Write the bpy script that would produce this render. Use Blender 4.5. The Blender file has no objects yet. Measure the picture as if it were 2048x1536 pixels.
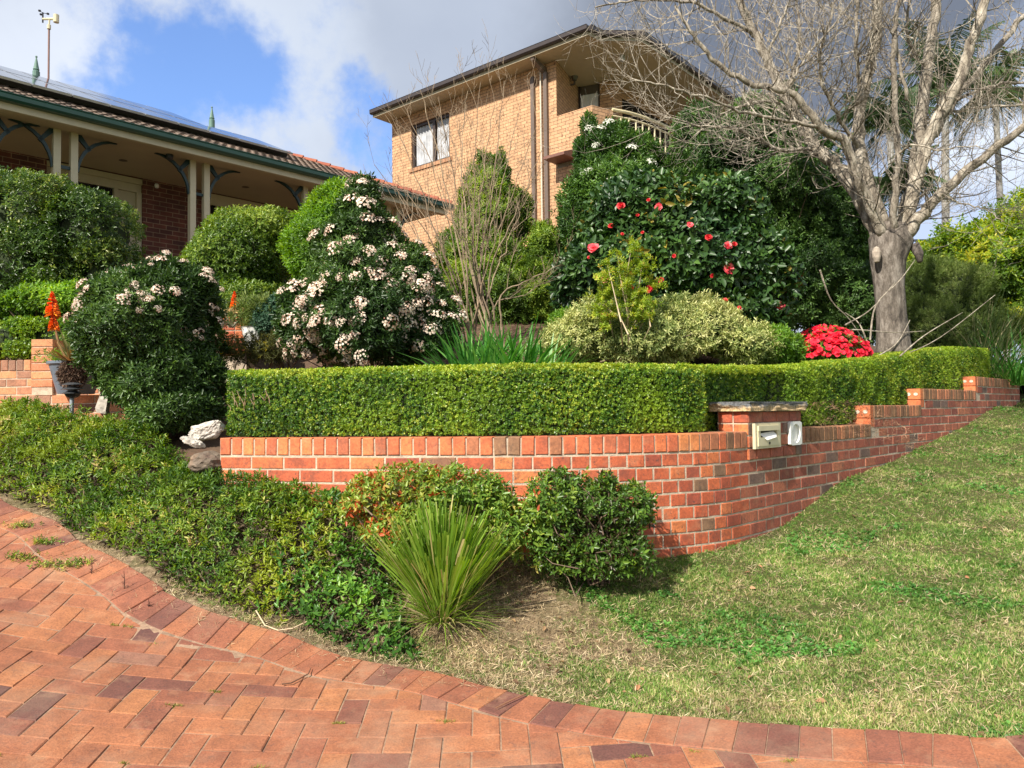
import bpy, bmesh, math, random
import numpy as np
from mathutils import Vector, Matrix
rng = np.random.default_rng(7)
random.seed(7)
R_ = math.radians
# ------------------------------------------------------------------ camera
CAMZ = 1.6
FPX = 1540.0
PITCH, ROLL = R_(2.0), .012
_F = np.array([0, math.cos(PITCH), math.sin(PITCH)])
_R0 = np.array([1., 0, 0]); _U0 = np.cross(_R0, _F)
CR = math.cos(ROLL)*_R0 - math.sin(ROLL)*_U0
CU = math.cos(ROLL)*_U0 + math.sin(ROLL)*_R0
def px(x, y, Y):
    """world point seen at photo pixel (x, y) whose forward distance is Y"""
    d = CR*(x-1024)/FPX - CU*(y-768)/FPX + _F
    return np.array([0, 0, CAMZ]) + d*(Y/d[1])
def toxy(p):
    q = np.asarray(p, float)-[0, 0, CAMZ]; z = q@_F
    return 1024+FPX*(q@CR)/z, 768-FPX*(q@CU)/z
sc = bpy.context.scene
col = sc.collection
cd = bpy.data.cameras.new('camera'); cam = bpy.data.objects.new('camera', cd); col.objects.link(cam)
cd.sensor_width = 36; cd.lens = FPX/2048*36; cd.clip_start = .05; cd.clip_end = 3000
M = Matrix.Identity(4)
for i in range(3):
    M[i][0] = CR[i]; M[i][1] = CU[i]; M[i][2] = -_F[i]
M[0][3], M[1][3], M[2][3] = 0, 0, CAMZ
cam.matrix_world = M
sc.camera = cam
# ------------------------------------------------------------------ light
SUN_EL = R_(41); SUN_DIR = np.array([-.60, -.80])
sv = Vector((SUN_DIR[0]*math.cos(SUN_EL), SUN_DIR[1]*math.cos(SUN_EL), math.sin(SUN_EL))).normalized()
sl = bpy.data.lights.new('sun', 'SUN'); sl.energy = 5.0; sl.angle = R_(.53); sl.color = (1, .93, .82)
so = bpy.data.objects.new('sun', sl); col.objects.link(so)
so.rotation_euler = sv.to_track_quat('Z', 'Y').to_euler(); so.location = (0, 0, 30)
sc.view_settings.view_transform = 'Standard'; sc.view_settings.look = 'None'
sc.view_settings.exposure = .70; sc.view_settings.gamma = 1
sc.view_settings.use_curve_mapping = False
# world
w = bpy.data.worlds.new('World'); sc.world = w; w.use_nodes = True
nt = w.node_tree; N = nt.nodes; Lk = nt.links; N.clear()
out = N.new('ShaderNodeOutputWorld'); bg = N.new('ShaderNodeBackground'); bg.inputs['Strength'].default_value = .1
Lk.new(bg.outputs[0], out.inputs[0])
sky = N.new('ShaderNodeTexSky'); sky.sky_type = 'NISHITA'; sky.sun_disc = False
sky.sun_elevation = SUN_EL; sky.sun_rotation = math.atan2(SUN_DIR[0], SUN_DIR[1])
sky.air_density = 1.0; sky.dust_density = .3; sky.ozone_density = 1.6
tc = N.new('ShaderNodeTexCoord')
def wn(kind, **kw):
    n = N.new(kind)
    for k, v in kw.items():
        setattr(n, k, v)
    return n
def wmath(op, a, b=None, clamp=False):
    n = wn('ShaderNodeMath', operation=op, use_clamp=clamp)
    for i, v in enumerate((a, b)):
        if v is None: continue
        if isinstance(v, (int, float)): n.inputs[i].default_value = v
        else: Lk.new(v, n.inputs[i])
    return n.outputs[0]
def blob(x, y, r0, r1):
    """1 inside angular radius r0 (photo px) round the direction of pixel (x,y), 0 beyond r1"""
    d = px(x, y, 1)-[0, 0, CAMZ]; d /= np.linalg.norm(d)
    vm = wn('ShaderNodeVectorMath', operation='DOT_PRODUCT'); Lk.new(wv, vm.inputs[0]); vm.inputs[1].default_value = tuple(d)
    mr = wn('ShaderNodeMapRange', interpolation_type='SMOOTHSTEP')
    Lk.new(vm.outputs['Value'], mr.inputs[0])
    mr.inputs[1].default_value = math.cos(r1/FPX); mr.inputs[2].default_value = math.cos(r0/FPX)
    return mr.outputs[0]
def wnoise(scale, detail=8, rough=.55, dist=0.):
    n = wn('ShaderNodeTexNoise'); n.inputs['Scale'].default_value = scale; n.inputs['Detail'].default_value = detail
    n.inputs['Roughness'].default_value = rough; n.inputs['Distortion'].default_value = dist
    Lk.new(tc.outputs['Generated'], n.inputs['Vector']); return n
# warp the direction a little so that cloud edges are ragged
nz = wnoise(3.2, 6, .6)
vs = wn('ShaderNodeVectorMath', operation='SUBTRACT'); Lk.new(nz.outputs['Color'], vs.inputs[0]); vs.inputs[1].default_value = (.5, .5, .5)
vk = wn('ShaderNodeVectorMath', operation='SCALE'); Lk.new(vs.outputs[0], vk.inputs[0]); vk.inputs['Scale'].default_value = .22
va = wn('ShaderNodeVectorMath', operation='ADD'); Lk.new(tc.outputs['Generated'], va.inputs[0]); Lk.new(vk.outputs[0], va.inputs[1])
vn = wn('ShaderNodeVectorMath', operation='NORMALIZE'); Lk.new(va.outputs[0], vn.inputs[0]); wv = vn.outputs[0]
n1 = wnoise(6.5, 12, .62).outputs['Fac']
cov = wmath('ADD', wmath('MULTIPLY', wmath('SUBTRACT', n1, .5), 3.4), 1.02)
for (x, y, a, b, k) in ((320, 215, 10, 200, .62), (430, 110, 5, 150, .5), (200, 40, 5, 130, .5), (250, 180, 5, 100, .3), (735, 265, 5, 110, .7), (560, 190, 5, 90, .25)):
    cov = wmath('SUBTRACT', cov, wmath('MULTIPLY', blob(x, y, a, b), k))
for (x, y, a, b, k) in ((1500, 100, 300, 700, .8), (50, 130, 40, 200, .7), (310, 110, 5, 60, .35), (560, 260, 20, 160, .25), (2000, 380, 50, 400, .4)):
    cov = wmath('ADD', cov, wmath('MULTIPLY', blob(x, y, a, b), k))
cm = wn('ShaderNodeMapRange', interpolation_type='SMOOTHSTEP'); Lk.new(cov, cm.inputs[0]); cm.inputs[1].default_value = .2; cm.inputs[2].default_value = 1.1
cm.inputs[3].default_value = 0.06; cm.inputs[4].default_value = .97
def wmix(f, a, b):
    m = wn('ShaderNodeMix', data_type='RGBA'); Lk.new(f, m.inputs[0])
    for i, v in ((6, a), (7, b)):
        if isinstance(v, tuple): m.inputs[i].default_value = (*v, 1)
        else: Lk.new(v, m.inputs[i])
    return m.outputs[2]
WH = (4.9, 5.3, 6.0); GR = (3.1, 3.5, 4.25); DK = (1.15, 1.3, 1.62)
n2 = wnoise(2.6, 7, .55).outputs['Fac']
m2 = wn('ShaderNodeMapRange'); Lk.new(n2, m2.inputs[0]); m2.inputs[1].default_value = .38; m2.inputs[2].default_value = .62
cl = wmix(m2.outputs[0], GR, WH)
cl = wmix(wmath('MULTIPLY', blob(1000, 60, 100, 560), .75), cl, GR)
cl = wmix(wmath('MULTIPLY', blob(60, 160, 60, 260), .8), cl, (5.6, 6.0, 6.7))
cl = wmix(wmath('MULTIPLY', blob(560, 130, 40, 220), .6), cl, (5.0, 5.5, 6.3))
cl = wmix(wmath('MULTIPLY', blob(1720, 60, 250, 640), .95), cl, DK)
cl = wmix(wmath('MULTIPLY', blob(2080, 420, 120, 380), .9), cl, (4.2, 5.0, 6.6))
cl = wmix(wmath('MULTIPLY', blob(1990, 300, 20, 130), .6), cl, (6.5, 6.9, 7.5))
# sky light from Nishita, a little deeper blue
skm = wn('ShaderNodeMix', data_type='RGBA', blend_type='MULTIPLY'); skm.inputs[0].default_value = 1
Lk.new(sky.outputs[0], skm.inputs[6]); skm.inputs[7].default_value = (1.0, 1.22, 1.6, 1)
# unseen bright cloud added behind and above the viewer as fill light
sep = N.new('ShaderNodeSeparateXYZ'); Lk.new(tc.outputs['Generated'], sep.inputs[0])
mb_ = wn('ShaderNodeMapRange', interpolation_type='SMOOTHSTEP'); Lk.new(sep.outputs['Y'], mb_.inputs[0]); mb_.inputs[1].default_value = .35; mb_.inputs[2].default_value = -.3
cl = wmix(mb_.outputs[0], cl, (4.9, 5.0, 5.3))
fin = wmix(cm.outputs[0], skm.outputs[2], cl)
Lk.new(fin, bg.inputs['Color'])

# ------------------------------------------------------------------ helpers
def tag(o, label=None, cat=None, group=None, kind=None):
    if label: o['label'] = label
    if cat: o['category'] = cat
    if group: o['group'] = group
    if kind: o['kind'] = kind
    return o
def empty(name, loc, label=None, cat=None, group=None):
    o = bpy.data.objects.new(name, None); col.objects.link(o); o.location = Vector(tuple(float(c) for c in loc)); o.empty_display_size = .1
    return tag(o, label, cat, group)
def link(o, parent=None):
    col.objects.link(o)
    if parent is not None:
        o.parent = parent; o.matrix_parent_inverse = Matrix.Translation(-parent.location) if parent.type == 'EMPTY' else Matrix.Identity(4)
    return o
def npmesh(name, V, F, mat, parent=None, r=None, uv=None, smooth=False):
    """V (n,3), F (m,k) same-size faces; world coordinates"""
    V = np.ascontiguousarray(V, np.float32); F = np.ascontiguousarray(F, np.int32)
    me = bpy.data.meshes.new(name); k = F.shape[1]
    me.vertices.add(len(V)); me.vertices.foreach_set('co', V.ravel())
    me.loops.add(F.size); me.loops.foreach_set('vertex_index', F.ravel())
    me.polygons.add(len(F)); me.polygons.foreach_set('loop_start', np.arange(0, F.size, k, dtype=np.int32))
    if smooth: me.polygons.foreach_set('use_smooth', np.ones(len(F), bool))
    me.update(calc_edges=True)
    if r is not None:
        a = me.attributes.new('r', 'FLOAT', 'FACE'); a.data.foreach_set('value', np.ascontiguousarray(r, np.float32))
    me.materials.append(mat)
    o = bpy.data.objects.new(name, me)
    return link(o, parent)
class MB:
    """mesh builder: polygons with optional per-face value r and uv"""
    def __init__(s): s.v = []; s.f = []; s.r = []; s.uv = []
    def poly(s, pts, r=0., uv=None):
        b = len(s.v); s.v += [tuple(map(float, p)) for p in pts]; s.f.append(list(range(b, b+len(pts)))); s.r.append(r); s.uv.append(uv)
    def box(s, o, ex, ey, ez, r=0.):
        o, ex, ey, ez = (np.asarray(a, float) for a in (o, ex, ey, ez))
        p = [o, o+ex, o+ex+ey, o+ey]; q = [a+ez for a in p]
        if np.dot(np.cross(ex, ey), ez) < 0: p, q = q, p
        s.poly(p[::-1], r); s.poly(q, r)
        for i in range(4): s.poly([p[i], p[(i+1) % 4], q[(i+1) % 4], q[i]], r)
    def bbox(s, lo, hi, r=0.):
        lo = np.array(lo, float); d = np.array(hi, float)-lo
        s.box(lo, (d[0], 0, 0), (0, d[1], 0), (0, 0, d[2]), r)
    def tube(s, pts, rad, n=8, r=0., cap=True):
        pts = [np.array(p, float) for p in pts]; m = len(pts)
        rad = [rad]*m if np.isscalar(rad) else rad
        b = len(s.v); up = None
        for i, p in enumerate(pts):
            t = pts[min(i+1, m-1)]-pts[max(i-1, 0)]; t /= np.linalg.norm(t)+1e-9
            if up is None:
                a = np.array([0, 0, 1.]) if abs(t[2]) < .9 else np.array([1., 0, 0]); up = np.cross(t, a)
            up = up-t*np.dot(up, t); up /= np.linalg.norm(up)+1e-9
            w_ = np.cross(t, up)
            for k in range(n):
                a = 2*math.pi*k/n; s.v.append(tuple(p+rad[i]*(math.cos(a)*up+math.sin(a)*w_)))
        for i in range(m-1):
            for k in range(n):
                s.f.append([b+i*n+k, b+i*n+(k+1) % n, b+(i+1)*n+(k+1) % n, b+(i+1)*n+k]); s.r.append(r); s.uv.append(None)
        if cap:
            s.f.append([b+k for k in range(n)][::-1]); s.r.append(r); s.uv.append(None)
            s.f.append([b+(m-1)*n+k for k in range(n)]); s.r.append(r); s.uv.append(None)
    def lathe(s, prof, c, n=20, r=0.):
        b = len(s.v); m = len(prof)
        for (q, z) in prof:
            for k in range(n):
                a = 2*math.pi*k/n; s.v.append((c[0]+q*math.cos(a), c[1]+q*math.sin(a), c[2]+z))
        for i in range(m-1):
            for k in range(n):
                s.f.append([b+i*n+k, b+i*n+(k+1) % n, b+(i+1)*n+(k+1) % n, b+(i+1)*n+k]); s.r.append(r); s.uv.append(None)
    def prism(s, pts, off, r=0.):
        pts = [np.array(p, float) for p in pts]; off = np.array(off, float); q = [p+off for p in pts]; n = len(pts)
        s.poly(pts[::-1], r); s.poly(q, r)
        for i in range(n): s.poly([pts[i], pts[(i+1) % n], q[(i+1) % n], q[i]], r)
    def build(s, name, mat, parent=None, smooth=False, bevel=0):
        me = bpy.data.meshes.new(name); me.from_pydata(s.v, [], s.f); me.update()
        a = me.attributes.new('r', 'FLOAT', 'FACE'); a.data.foreach_set('value', np.array(s.r, np.float32))
        if any(u is not None for u in s.uv):
            ul = me.uv_layers.new(name='UVMap'); i = 0
            for f, u in zip(s.f, s.uv):
                for k in range(len(f)):
                    if u is not None: ul.data[i].uv = u[k]
                    i += 1
        if smooth:
            for p in me.polygons: p.use_smooth = True
        me.materials.append(mat)
        o = bpy.data.objects.new(name, me); link(o, parent)
        if bevel:
            m = o.modifiers.new('bevel', 'BEVEL'); m.width = bevel; m.segments = 2; m.limit_method = 'ANGLE'
        return o
def unit(v): v = np.asarray(v, float); return v/(np.linalg.norm(v)+1e-12)
def copyob(o, parent=None):
    c = o.copy(); col.objects.link(c)
    if parent is not None: c.parent = parent
    return c
# ------------------------------------------------------------------ materials
def mat(name):
    m = bpy.data.materials.new(name); m.use_nodes = True; t = m.node_tree
    b = t.nodes['Principled BSDF']
    return m, t, b
def P(name, c, rough=.6, metal=0., spec=.5, var=.12, scale=6., bump=.1, bscale=40., emit=None):
    """a painted / plain surface with slight procedural variation"""
    m, t, b = mat(name); n = t.nodes; l = t.links
    co = n.new('ShaderNodeTexCoord'); nz = n.new('ShaderNodeTexNoise'); nz.inputs['Scale'].default_value = scale; nz.inputs['Detail'].default_value = 6
    l.new(co.outputs['Object'], nz.inputs['Vector'])
    mr = n.new('ShaderNodeMapRange'); l.new(nz.outputs['Fac'], mr.inputs[0]); mr.inputs[1].default_value = .3; mr.inputs[2].default_value = .7
    mr.inputs[3].default_value = 1-var; mr.inputs[4].default_value = 1+var
    hs = n.new('ShaderNodeHueSaturation'); hs.inputs['Color'].default_value = (*c, 1); l.new(mr.outputs[0], hs.inputs['Value']); l.new(hs.outputs[0], b.inputs['Base Color'])
    b.inputs['Roughness'].default_value = rough; b.inputs['Metallic'].default_value = metal; b.inputs['Specular IOR Level'].default_value = spec
    if bump:
        n3 = n.new('ShaderNodeTexNoise'); n3.inputs['Scale'].default_value = bscale; l.new(co.outputs['Object'], n3.inputs['Vector'])
        bp = n.new('ShaderNodeBump'); bp.inputs['Strength'].default_value = bump; bp.inputs['Distance'].default_value = .01
        l.new(n3.outputs['Fac'], bp.inputs['Height']); l.new(bp.outputs[0], b.inputs['Normal'])
    return m
def ramp(n, stops, interp='LINEAR'):
    r = n.new('ShaderNodeValToRGB'); cr = r.color_ramp; cr.interpolation = interp
    while len(cr.elements) < len(stops): cr.elements.new(.5)
    for e, (p, c) in zip(cr.elements, stops): e.position = p; e.color = (*c, 1)
    return r
def leafmat(name, stops, rough=.42, trans=.3, patch=None, pscale=2.5, spec=.36):
    """stops: colours over the per-leaf value r; patch: second colour in large soft patches"""
    m, t, b = mat(name); n = t.nodes; l = t.links
    at = n.new('ShaderNodeAttribute'); at.attribute_name = 'r'
    r = ramp(n, stops); l.new(at.outputs['Fac'], r.inputs[0]); c = r.outputs[0]
    co = n.new('ShaderNodeTexCoord')
    nz = n.new('ShaderNodeTexNoise'); nz.inputs['Scale'].default_value = pscale; nz.inputs['Detail'].default_value = 3; l.new(co.outputs['Object'], nz.inputs['Vector'])
    if patch:
        mr = n.new('ShaderNodeMapRange'); l.new(nz.outputs['Fac'], mr.inputs[0]); mr.inputs[1].default_value = .48; mr.inputs[2].default_value = .68; mr.inputs[4].default_value = .75
        mx = n.new('ShaderNodeMix'); mx.data_type = 'RGBA'; l.new(mr.outputs[0], mx.inputs[0]); l.new(c, mx.inputs[6]); mx.inputs[7].default_value = (*patch, 1); c = mx.outputs[2]
    mr2 = n.new('ShaderNodeMapRange'); l.new(nz.outputs['Fac'], mr2.inputs[0]); mr2.inputs[1].default_value = .3; mr2.inputs[2].default_value = .7; mr2.inputs[3].default_value = .8; mr2.inputs[4].default_value = 1.2
    hs = n.new('ShaderNodeHueSaturation'); l.new(c, hs.inputs['Color']); l.new(mr2.outputs[0], hs.inputs['Value']); c = hs.outputs[0]
    l.new(c, b.inputs['Base Color']); b.inputs['Roughness'].default_value = rough; b.inputs['Specular IOR Level'].default_value = spec
    if trans:
        tr = n.new('ShaderNodeBsdfTranslucent'); h2 = n.new('ShaderNodeHueSaturation'); h2.inputs['Saturation'].default_value = 1.15; h2.inputs['Value'].default_value = 1.5; h2.inputs['Hue'].default_value = .488
        l.new(c, h2.inputs['Color']); l.new(h2.outputs[0], tr.inputs['Color'])
        ms = n.new('ShaderNodeMixShader'); ms.inputs[0].default_value = trans
        l.new(b.outputs[0], ms.inputs[1]); l.new(tr.outputs[0], ms.inputs[2]); l.new(ms.outputs[0], n['Material Output'].inputs[0])
    return m
def brickmat(name, stops, spots=.5, rough=.8, streak=0., dust=None, nscale=60):
    """single bricks: per-brick colour value r, kiln spots, fine grain"""
    m, t, b = mat(name); n = t.nodes; l = t.links
    at = n.new('ShaderNodeAttribute'); at.attribute_name = 'r'
    r = ramp(n, stops, 'LINEAR'); l.new(at.outputs['Fac'], r.inputs[0]); c = r.outputs[0]
    co = n.new('ShaderNodeTexCoord')
    def noise(s, d=5, ro=.6):
        x = n.new('ShaderNodeTexNoise'); x.inputs['Scale'].default_value = s; x.inputs['Detail'].default_value = d; x.inputs['Roughness'].default_value = ro; l.new(co.outputs['Object'], x.inputs['Vector']); return x.outputs['Fac']
    def mul(c, f, a, bb, lo, hi):
        mr = n.new('ShaderNodeMapRange'); l.new(f, mr.inputs[0]); mr.inputs[1].default_value = a; mr.inputs[2].default_value = bb; mr.inputs[3].default_value = lo; mr.inputs[4].default_value = hi
        hs = n.new('ShaderNodeHueSaturation'); l.new(c, hs.inputs['Color']); l.new(mr.outputs[0], hs.inputs['Value']); return hs.outputs[0]
    c = mul(c, noise(nscale), .35, .65, .78, 1.18)
    c = mul(c, noise(9, 4), .3, .7, .8, 1.18)
    def blend(c, f, a, bb, k, c2):
        mr = n.new('ShaderNodeMapRange'); l.new(f, mr.inputs[0]); mr.inputs[1].default_value = a; mr.inputs[2].default_value = bb; mr.inputs[4].default_value = k
        mx = n.new('ShaderNodeMix'); mx.data_type = 'RGBA'; l.new(mr.outputs[0], mx.inputs[0]); l.new(c, mx.inputs[6]); mx.inputs[7].default_value = (*c2, 1); return mx.outputs[2]
    if spots: c = blend(c, noise(38, 3, .75), .60, .66, spots*.8, (.05, .04, .04))
    if spots: c = blend(c, noise(11, 5, .7), .50, .66, .55*spots, (.13, .05, .035))
    if spots: c = blend(c, noise(150, 2, .6), .60, .68, .5*spots, (.06, .035, .03))
    c = blend(c, noise(7, 6, .65), .55, .75, .35, (.50, .30, .17))
    if dust: c = blend(c, noise(2.2, 6, .6), .5, .75, .5, dust)
    l.new(c, b.inputs['Base Color']); b.inputs['Roughness'].default_value = rough
    bp = n.new('ShaderNodeBump'); bp.inputs['Strength'].default_value = .45; bp.inputs['Distance'].default_value = .004
    l.new(noise(160, 4), bp.inputs['Height']); l.new(bp.outputs[0], b.inputs['Normal'])
    return m
def walltex(name, c1, c2, mortar, odd=None, bw=.24, bh=.086, rough=.85, bias=-.2, grain=.3, marks=.0, ms=.006):
    """house brickwork from the Brick Texture over metric UVs"""
    m, t, b = mat(name); n = t.nodes; l = t.links
    uvn = n.new('ShaderNodeUVMap'); br = n.new('ShaderNodeTexBrick'); l.new(uvn.outputs[0], br.inputs['Vector'])
    br.inputs['Scale'].default_value = 1; br.inputs['Brick Width'].default_value = bw; br.inputs['Row Height'].default_value = bh; br.inputs['Mortar Size'].default_value = ms
    br.inputs['Mortar Smooth'].default_value = .3; br.inputs['Bias'].default_value = bias
    br.inputs['Color1'].default_value = (*c1, 1); br.inputs['Color2'].default_value = (*c2, 1); br.inputs['Mortar'].default_value = (*mortar, 1)
    c = br.outputs[0]
    co = n.new('ShaderNodeTexCoord')
    nz = n.new('ShaderNodeTexNoise'); nz.inputs['Scale'].default_value = 5; nz.inputs['Detail'].default_value = 8; l.new(co.outputs['Object'], nz.inputs['Vector'])
    mr = n.new('ShaderNodeMapRange'); l.new(nz.outputs['Fac'], mr.inputs[0]); mr.inputs[1].default_value = .3; mr.inputs[2].default_value = .7; mr.inputs[3].default_value = 1-grain; mr.inputs[4].default_value = 1+grain
    hs = n.new('ShaderNodeHueSaturation'); l.new(c, hs.inputs['Color']); l.new(mr.outputs[0], hs.inputs['Value']); c = hs.outputs[0]
    if marks:
        n2 = n.new('ShaderNodeTexNoise'); n2.inputs['Scale'].default_value = 14; n2.inputs['Detail'].default_value = 4; l.new(co.outputs['Object'], n2.inputs['Vector'])
        m3 = n.new('ShaderNodeMapRange'); l.new(n2.outputs['Fac'], m3.inputs[0]); m3.inputs[1].default_value = .6; m3.inputs[2].default_value = .68; m3.inputs[4].default_value = marks
        mx = n.new('ShaderNodeMix'); mx.data_type = 'RGBA'; l.new(m3.outputs[0], mx.inputs[0]); l.new(c, mx.inputs[6]); mx.inputs[7].default_value = (.12, .05, .025, 1); c = mx.outputs[2]
    l.new(c, b.inputs['Base Color']); b.inputs['Roughness'].default_value = rough
    bp = n.new('ShaderNodeBump'); bp.inputs['Strength'].default_value = .6; bp.inputs['Distance'].default_value = .006; bp.invert = True
    l.new(br.outputs['Fac'], bp.inputs['Height']); l.new(bp.outputs[0], b.inputs['Normal'])
    return m
# ------------------------------------------------------------------ terrain
def tps_fit(pts, lam=.002):
    p = np.array(pts, float); X = p[:, :2]; z = p[:, 2]; n = len(p)
    d = np.linalg.norm(X[:, None]-X[None], axis=2); K = np.where(d > 0, d*d*np.log(d+1e-9), 0)
    A = np.zeros((n+3, n+3)); A[:n, :n] = K+lam*np.eye(n); A[:n, n] = 1; A[:n, n+1:] = X; A[n, :n] = 1; A[n+1:, :n] = X.T
    wv_ = np.linalg.solve(A, np.r_[z, 0, 0, 0])
    def f(x, y):
        x = np.atleast_1d(np.asarray(x, float)); y = np.atleast_1d(np.asarray(y, float)); sh = x.shape
        q = np.c_[x.ravel(), y.ravel()]; o = np.zeros(len(q))
        for i in range(0, len(q), 20000):
            qq = q[i:i+20000]; d = np.linalg.norm(qq[:, None]-X[None], axis=2)
            o[i:i+20000] = np.where(d > 0, d*d*np.log(d+1e-9), 0)@wv_[:n]+wv_[n]+qq@wv_[n+1:]
        return o.reshape(sh)
    return f
def pave(x, y): return .327+.01*x+.082*(y-4)+.039*x*x-.01*x*(y-4)
# retaining wall front face, left to right (plan)
def at(x, Y): p = px(x, 800, Y); return (p[0], Y)
WP = [at(440, 5.25), at(700, 5.02), at(900, 4.88), at(1050, 4.82), at(1150, 4.83), at(1250, 4.88), at(1350, 4.99), at(1430, 5.15), at(1492, 5.40), at(1596, 6.0), at(1719, 6.88), at(1820, 7.83), at(1931, 9.1), at(2040, 11.2)]
WP = np.array(WP)
def catmull(p, n=24):
    p = np.array(p, float); q = np.vstack([2*p[0]-p[1], p, 2*p[-1]-p[-2]]); o = []
    for i in range(1, len(q)-2):
        for t in np.linspace(0, 1, n, endpoint=False):
            a, b, c, d = q[i-1], q[i], q[i+1], q[i+2]
            o.append(.5*((2*b)+(-a+c)*t+(2*a-5*b+4*c-d)*t*t+(-a+3*b-3*c+d)*t**3))
    o.append(p[-1]); return np.array(o)
class Path:
    def __init__(s, pts):
        s.p = pts; s.l = np.r_[0, np.cumsum(np.linalg.norm(np.diff(pts, axis=0), axis=1))]; s.L = s.l[-1]
    def at(s, t):
        t = np.asarray(t, float)
        x = np.interp(t, s.l, s.p[:, 0]); y = np.interp(t, s.l, s.p[:, 1])
        for m_, e in ((t < 0, 0), (t > s.L, -1)):
            if np.any(m_):
                d = unit(s.p[1]-s.p[0]) if e == 0 else unit(s.p[-1]-s.p[-2]); dt = np.where(m_, t-(0 if e == 0 else s.L), 0)
                x = x+d[0]*dt; y = y+d[1]*dt
        return np.stack([x, y], -1)
    def tan(s, t):
        a = s.at(np.asarray(t)-.04); b = s.at(np.asarray(t)+.04); d = b-a; return d/np.linalg.norm(d, axis=-1, keepdims=True)
    def near(s, q):
        q = np.atleast_2d(q); o = np.zeros(len(q)); sd = np.zeros(len(q))
        seg = s.p[::2]; ll = s.l[::2]
        for i in range(0, len(q), 20000):
            d = np.linalg.norm(q[i:i+20000, None]-seg[None], axis=2); k = d.argmin(1); o[i:i+20000] = ll[k]
            t = s.tan(ll[k]); v = q[i:i+20000]-seg[k]; cr = t[:, 0]*v[:, 1]-t[:, 1]*v[:, 0]; sd[i:i+20000] = np.sign(cr)*d.min(1)
        return o, sd   # arc length, signed distance (+ = behind the wall)
WPATH = Path(catmull(WP))
def s_at(path, xpix):
    s_ = np.linspace(0, path.L, 2000); p = path.at(s_); q = np.array([toxy((a, b, 1.5))[0] for a, b in p]); return s_[np.abs(q-xpix).argmin()]
SP0, SP1 = s_at(WPATH, 1494), s_at(WPATH, 1600)       # pillar
ST = [s_at(WPATH, 1741), s_at(WPATH, 1842), s_at(WPATH, 1953)]  # steps
TOPS = [1.44, 1.44, 1.612, 1.784, 1.956]
front = []
for x in np.linspace(-2.8, 1.6, 7):
    for y in np.linspace(2.4, 4.0, 4): front.append((x, y, pave(x, y)))
for x, Y, yp in ((440, 5.2, 1000), (560, 5.0, 1030), (700, 4.97, 1070), (900, 4.85, 1100), (1100, 4.8, 1118), (1318, 4.93, 1118), (1405, 5.09, 1103), (1488, 5.37, 1082), (1550, 5.72, 1058), (1680, 6.57, 963), (1775, 7.35, 928), (1843, 8.07, 891), (1929, 9.05, 853), (1997, 10.3, 812), (2048, 11.4, 797)):
    front.append(tuple(px(x, yp, Y)))
front += [(-2.3, 5.35, 1.0), (-2.7, 6.0, 1.28), (-3.5, 6.6, 1.48), (-4.6, 7.0, 1.50), (-6, 7.2, 1.55), (-3.55, 5.4, .97), (-4.6, 5.9, 1.3), (-6, 6, 1.6), (-5, 4, 1.05), (-5, 2, .85), (-4, 0, .5), (0, 0, 0), (4, .0, .12), (-3, -4, -.1), (5, -4, -.5),
          (2.2, 2.6, .42), (3.2, 3.2, .46), (3.3, 4.8, .66), (4.2, 6.2, .86), (5.4, 7.6, 1.1), (7.2, 10.6, 1.5), (6, 3, .5), (8, 6, .85), (11, 10, 1.3), (9, 14, 1.8), (14, 4, .5),
          (-1, 7, 1.2), (3, 9.5, 1.5), (0, 12, 1.6), (-6, 12, 1.7), (5, 16, 1.7), (12, 20, 2.0)]
HF = tps_fit(front)
back = [(*WPATH.at(s_), z) for s_, z in ((0, 1.38), (.8, 1.38), (1.8, 1.38), (2.6, 1.38), (3.4, 1.38), (4.2, 1.38), (4.9, 1.52), (ST[0]+.4, 1.56), (ST[1]+.3, 1.72), (ST[2]+.5, 1.9), (WPATH.L, 1.9))]
back += [(-2.2, 5.5, 1.20), (-2.6, 6.0, 1.34), (-2.5, 6.7, 1.5), (-3.5, 6.6, 1.50), (-4.6, 7.2, 1.54), (-6, 7.3, 1.58), (-8, 7.3, 1.62), (-4, 8.1, 1.68), (-6.5, 8.1, 1.72), (-4, 8.7, 2.0), (-6.5, 8.8, 2.05), (-2, 7.3, 1.72), (0, 6.6, 1.78), (-.1, 7.5, 2.2), (.2, 8.5, 2.5), (2, 7, 1.95), (2, 8.5, 2.3), (4.4, 8.9, 2.2), (5, 10.5, 2.3), (-1, 10, 2.9), (-4, 10.5, 2.9), (-8, 10.5, 3.2), (-8, 14, 3.5), (0, 13, 3.3), (4, 14, 3.0), (8, 13, 2.3), (-5, 18, 3.8), (3, 20, 3.6), (12, 18, 2.4), (12, 30, 2.4), (0, 30, 4), (-12, 26, 4), (9, 11.8, 1.95)]
HB = tps_fit(back)
def hf(x, y): return float(HF(x, y)[0])
def hb(x, y): return float(HB(x, y)[0])
def fhit(x, y, H=None, y0=1.5, y1=14):
    """ground point under photo pixel (front terrain)"""
    H = H or HF
    Ys = np.linspace(y0, y1, 400); a = px(x, y, 1.0); d = a-[0, 0, CAMZ]
    q = np.array([0, 0, CAMZ])+d*Ys[:, None]; e = q[:, 2]-H(q[:, 0], q[:, 1]); k = np.argmax(e < 0)
    if k == 0: k = len(Ys)-1
    t = e[k-1]/(e[k-1]-e[k]+1e-9); return q[k-1]*(1-t)+q[k]*t
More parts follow.
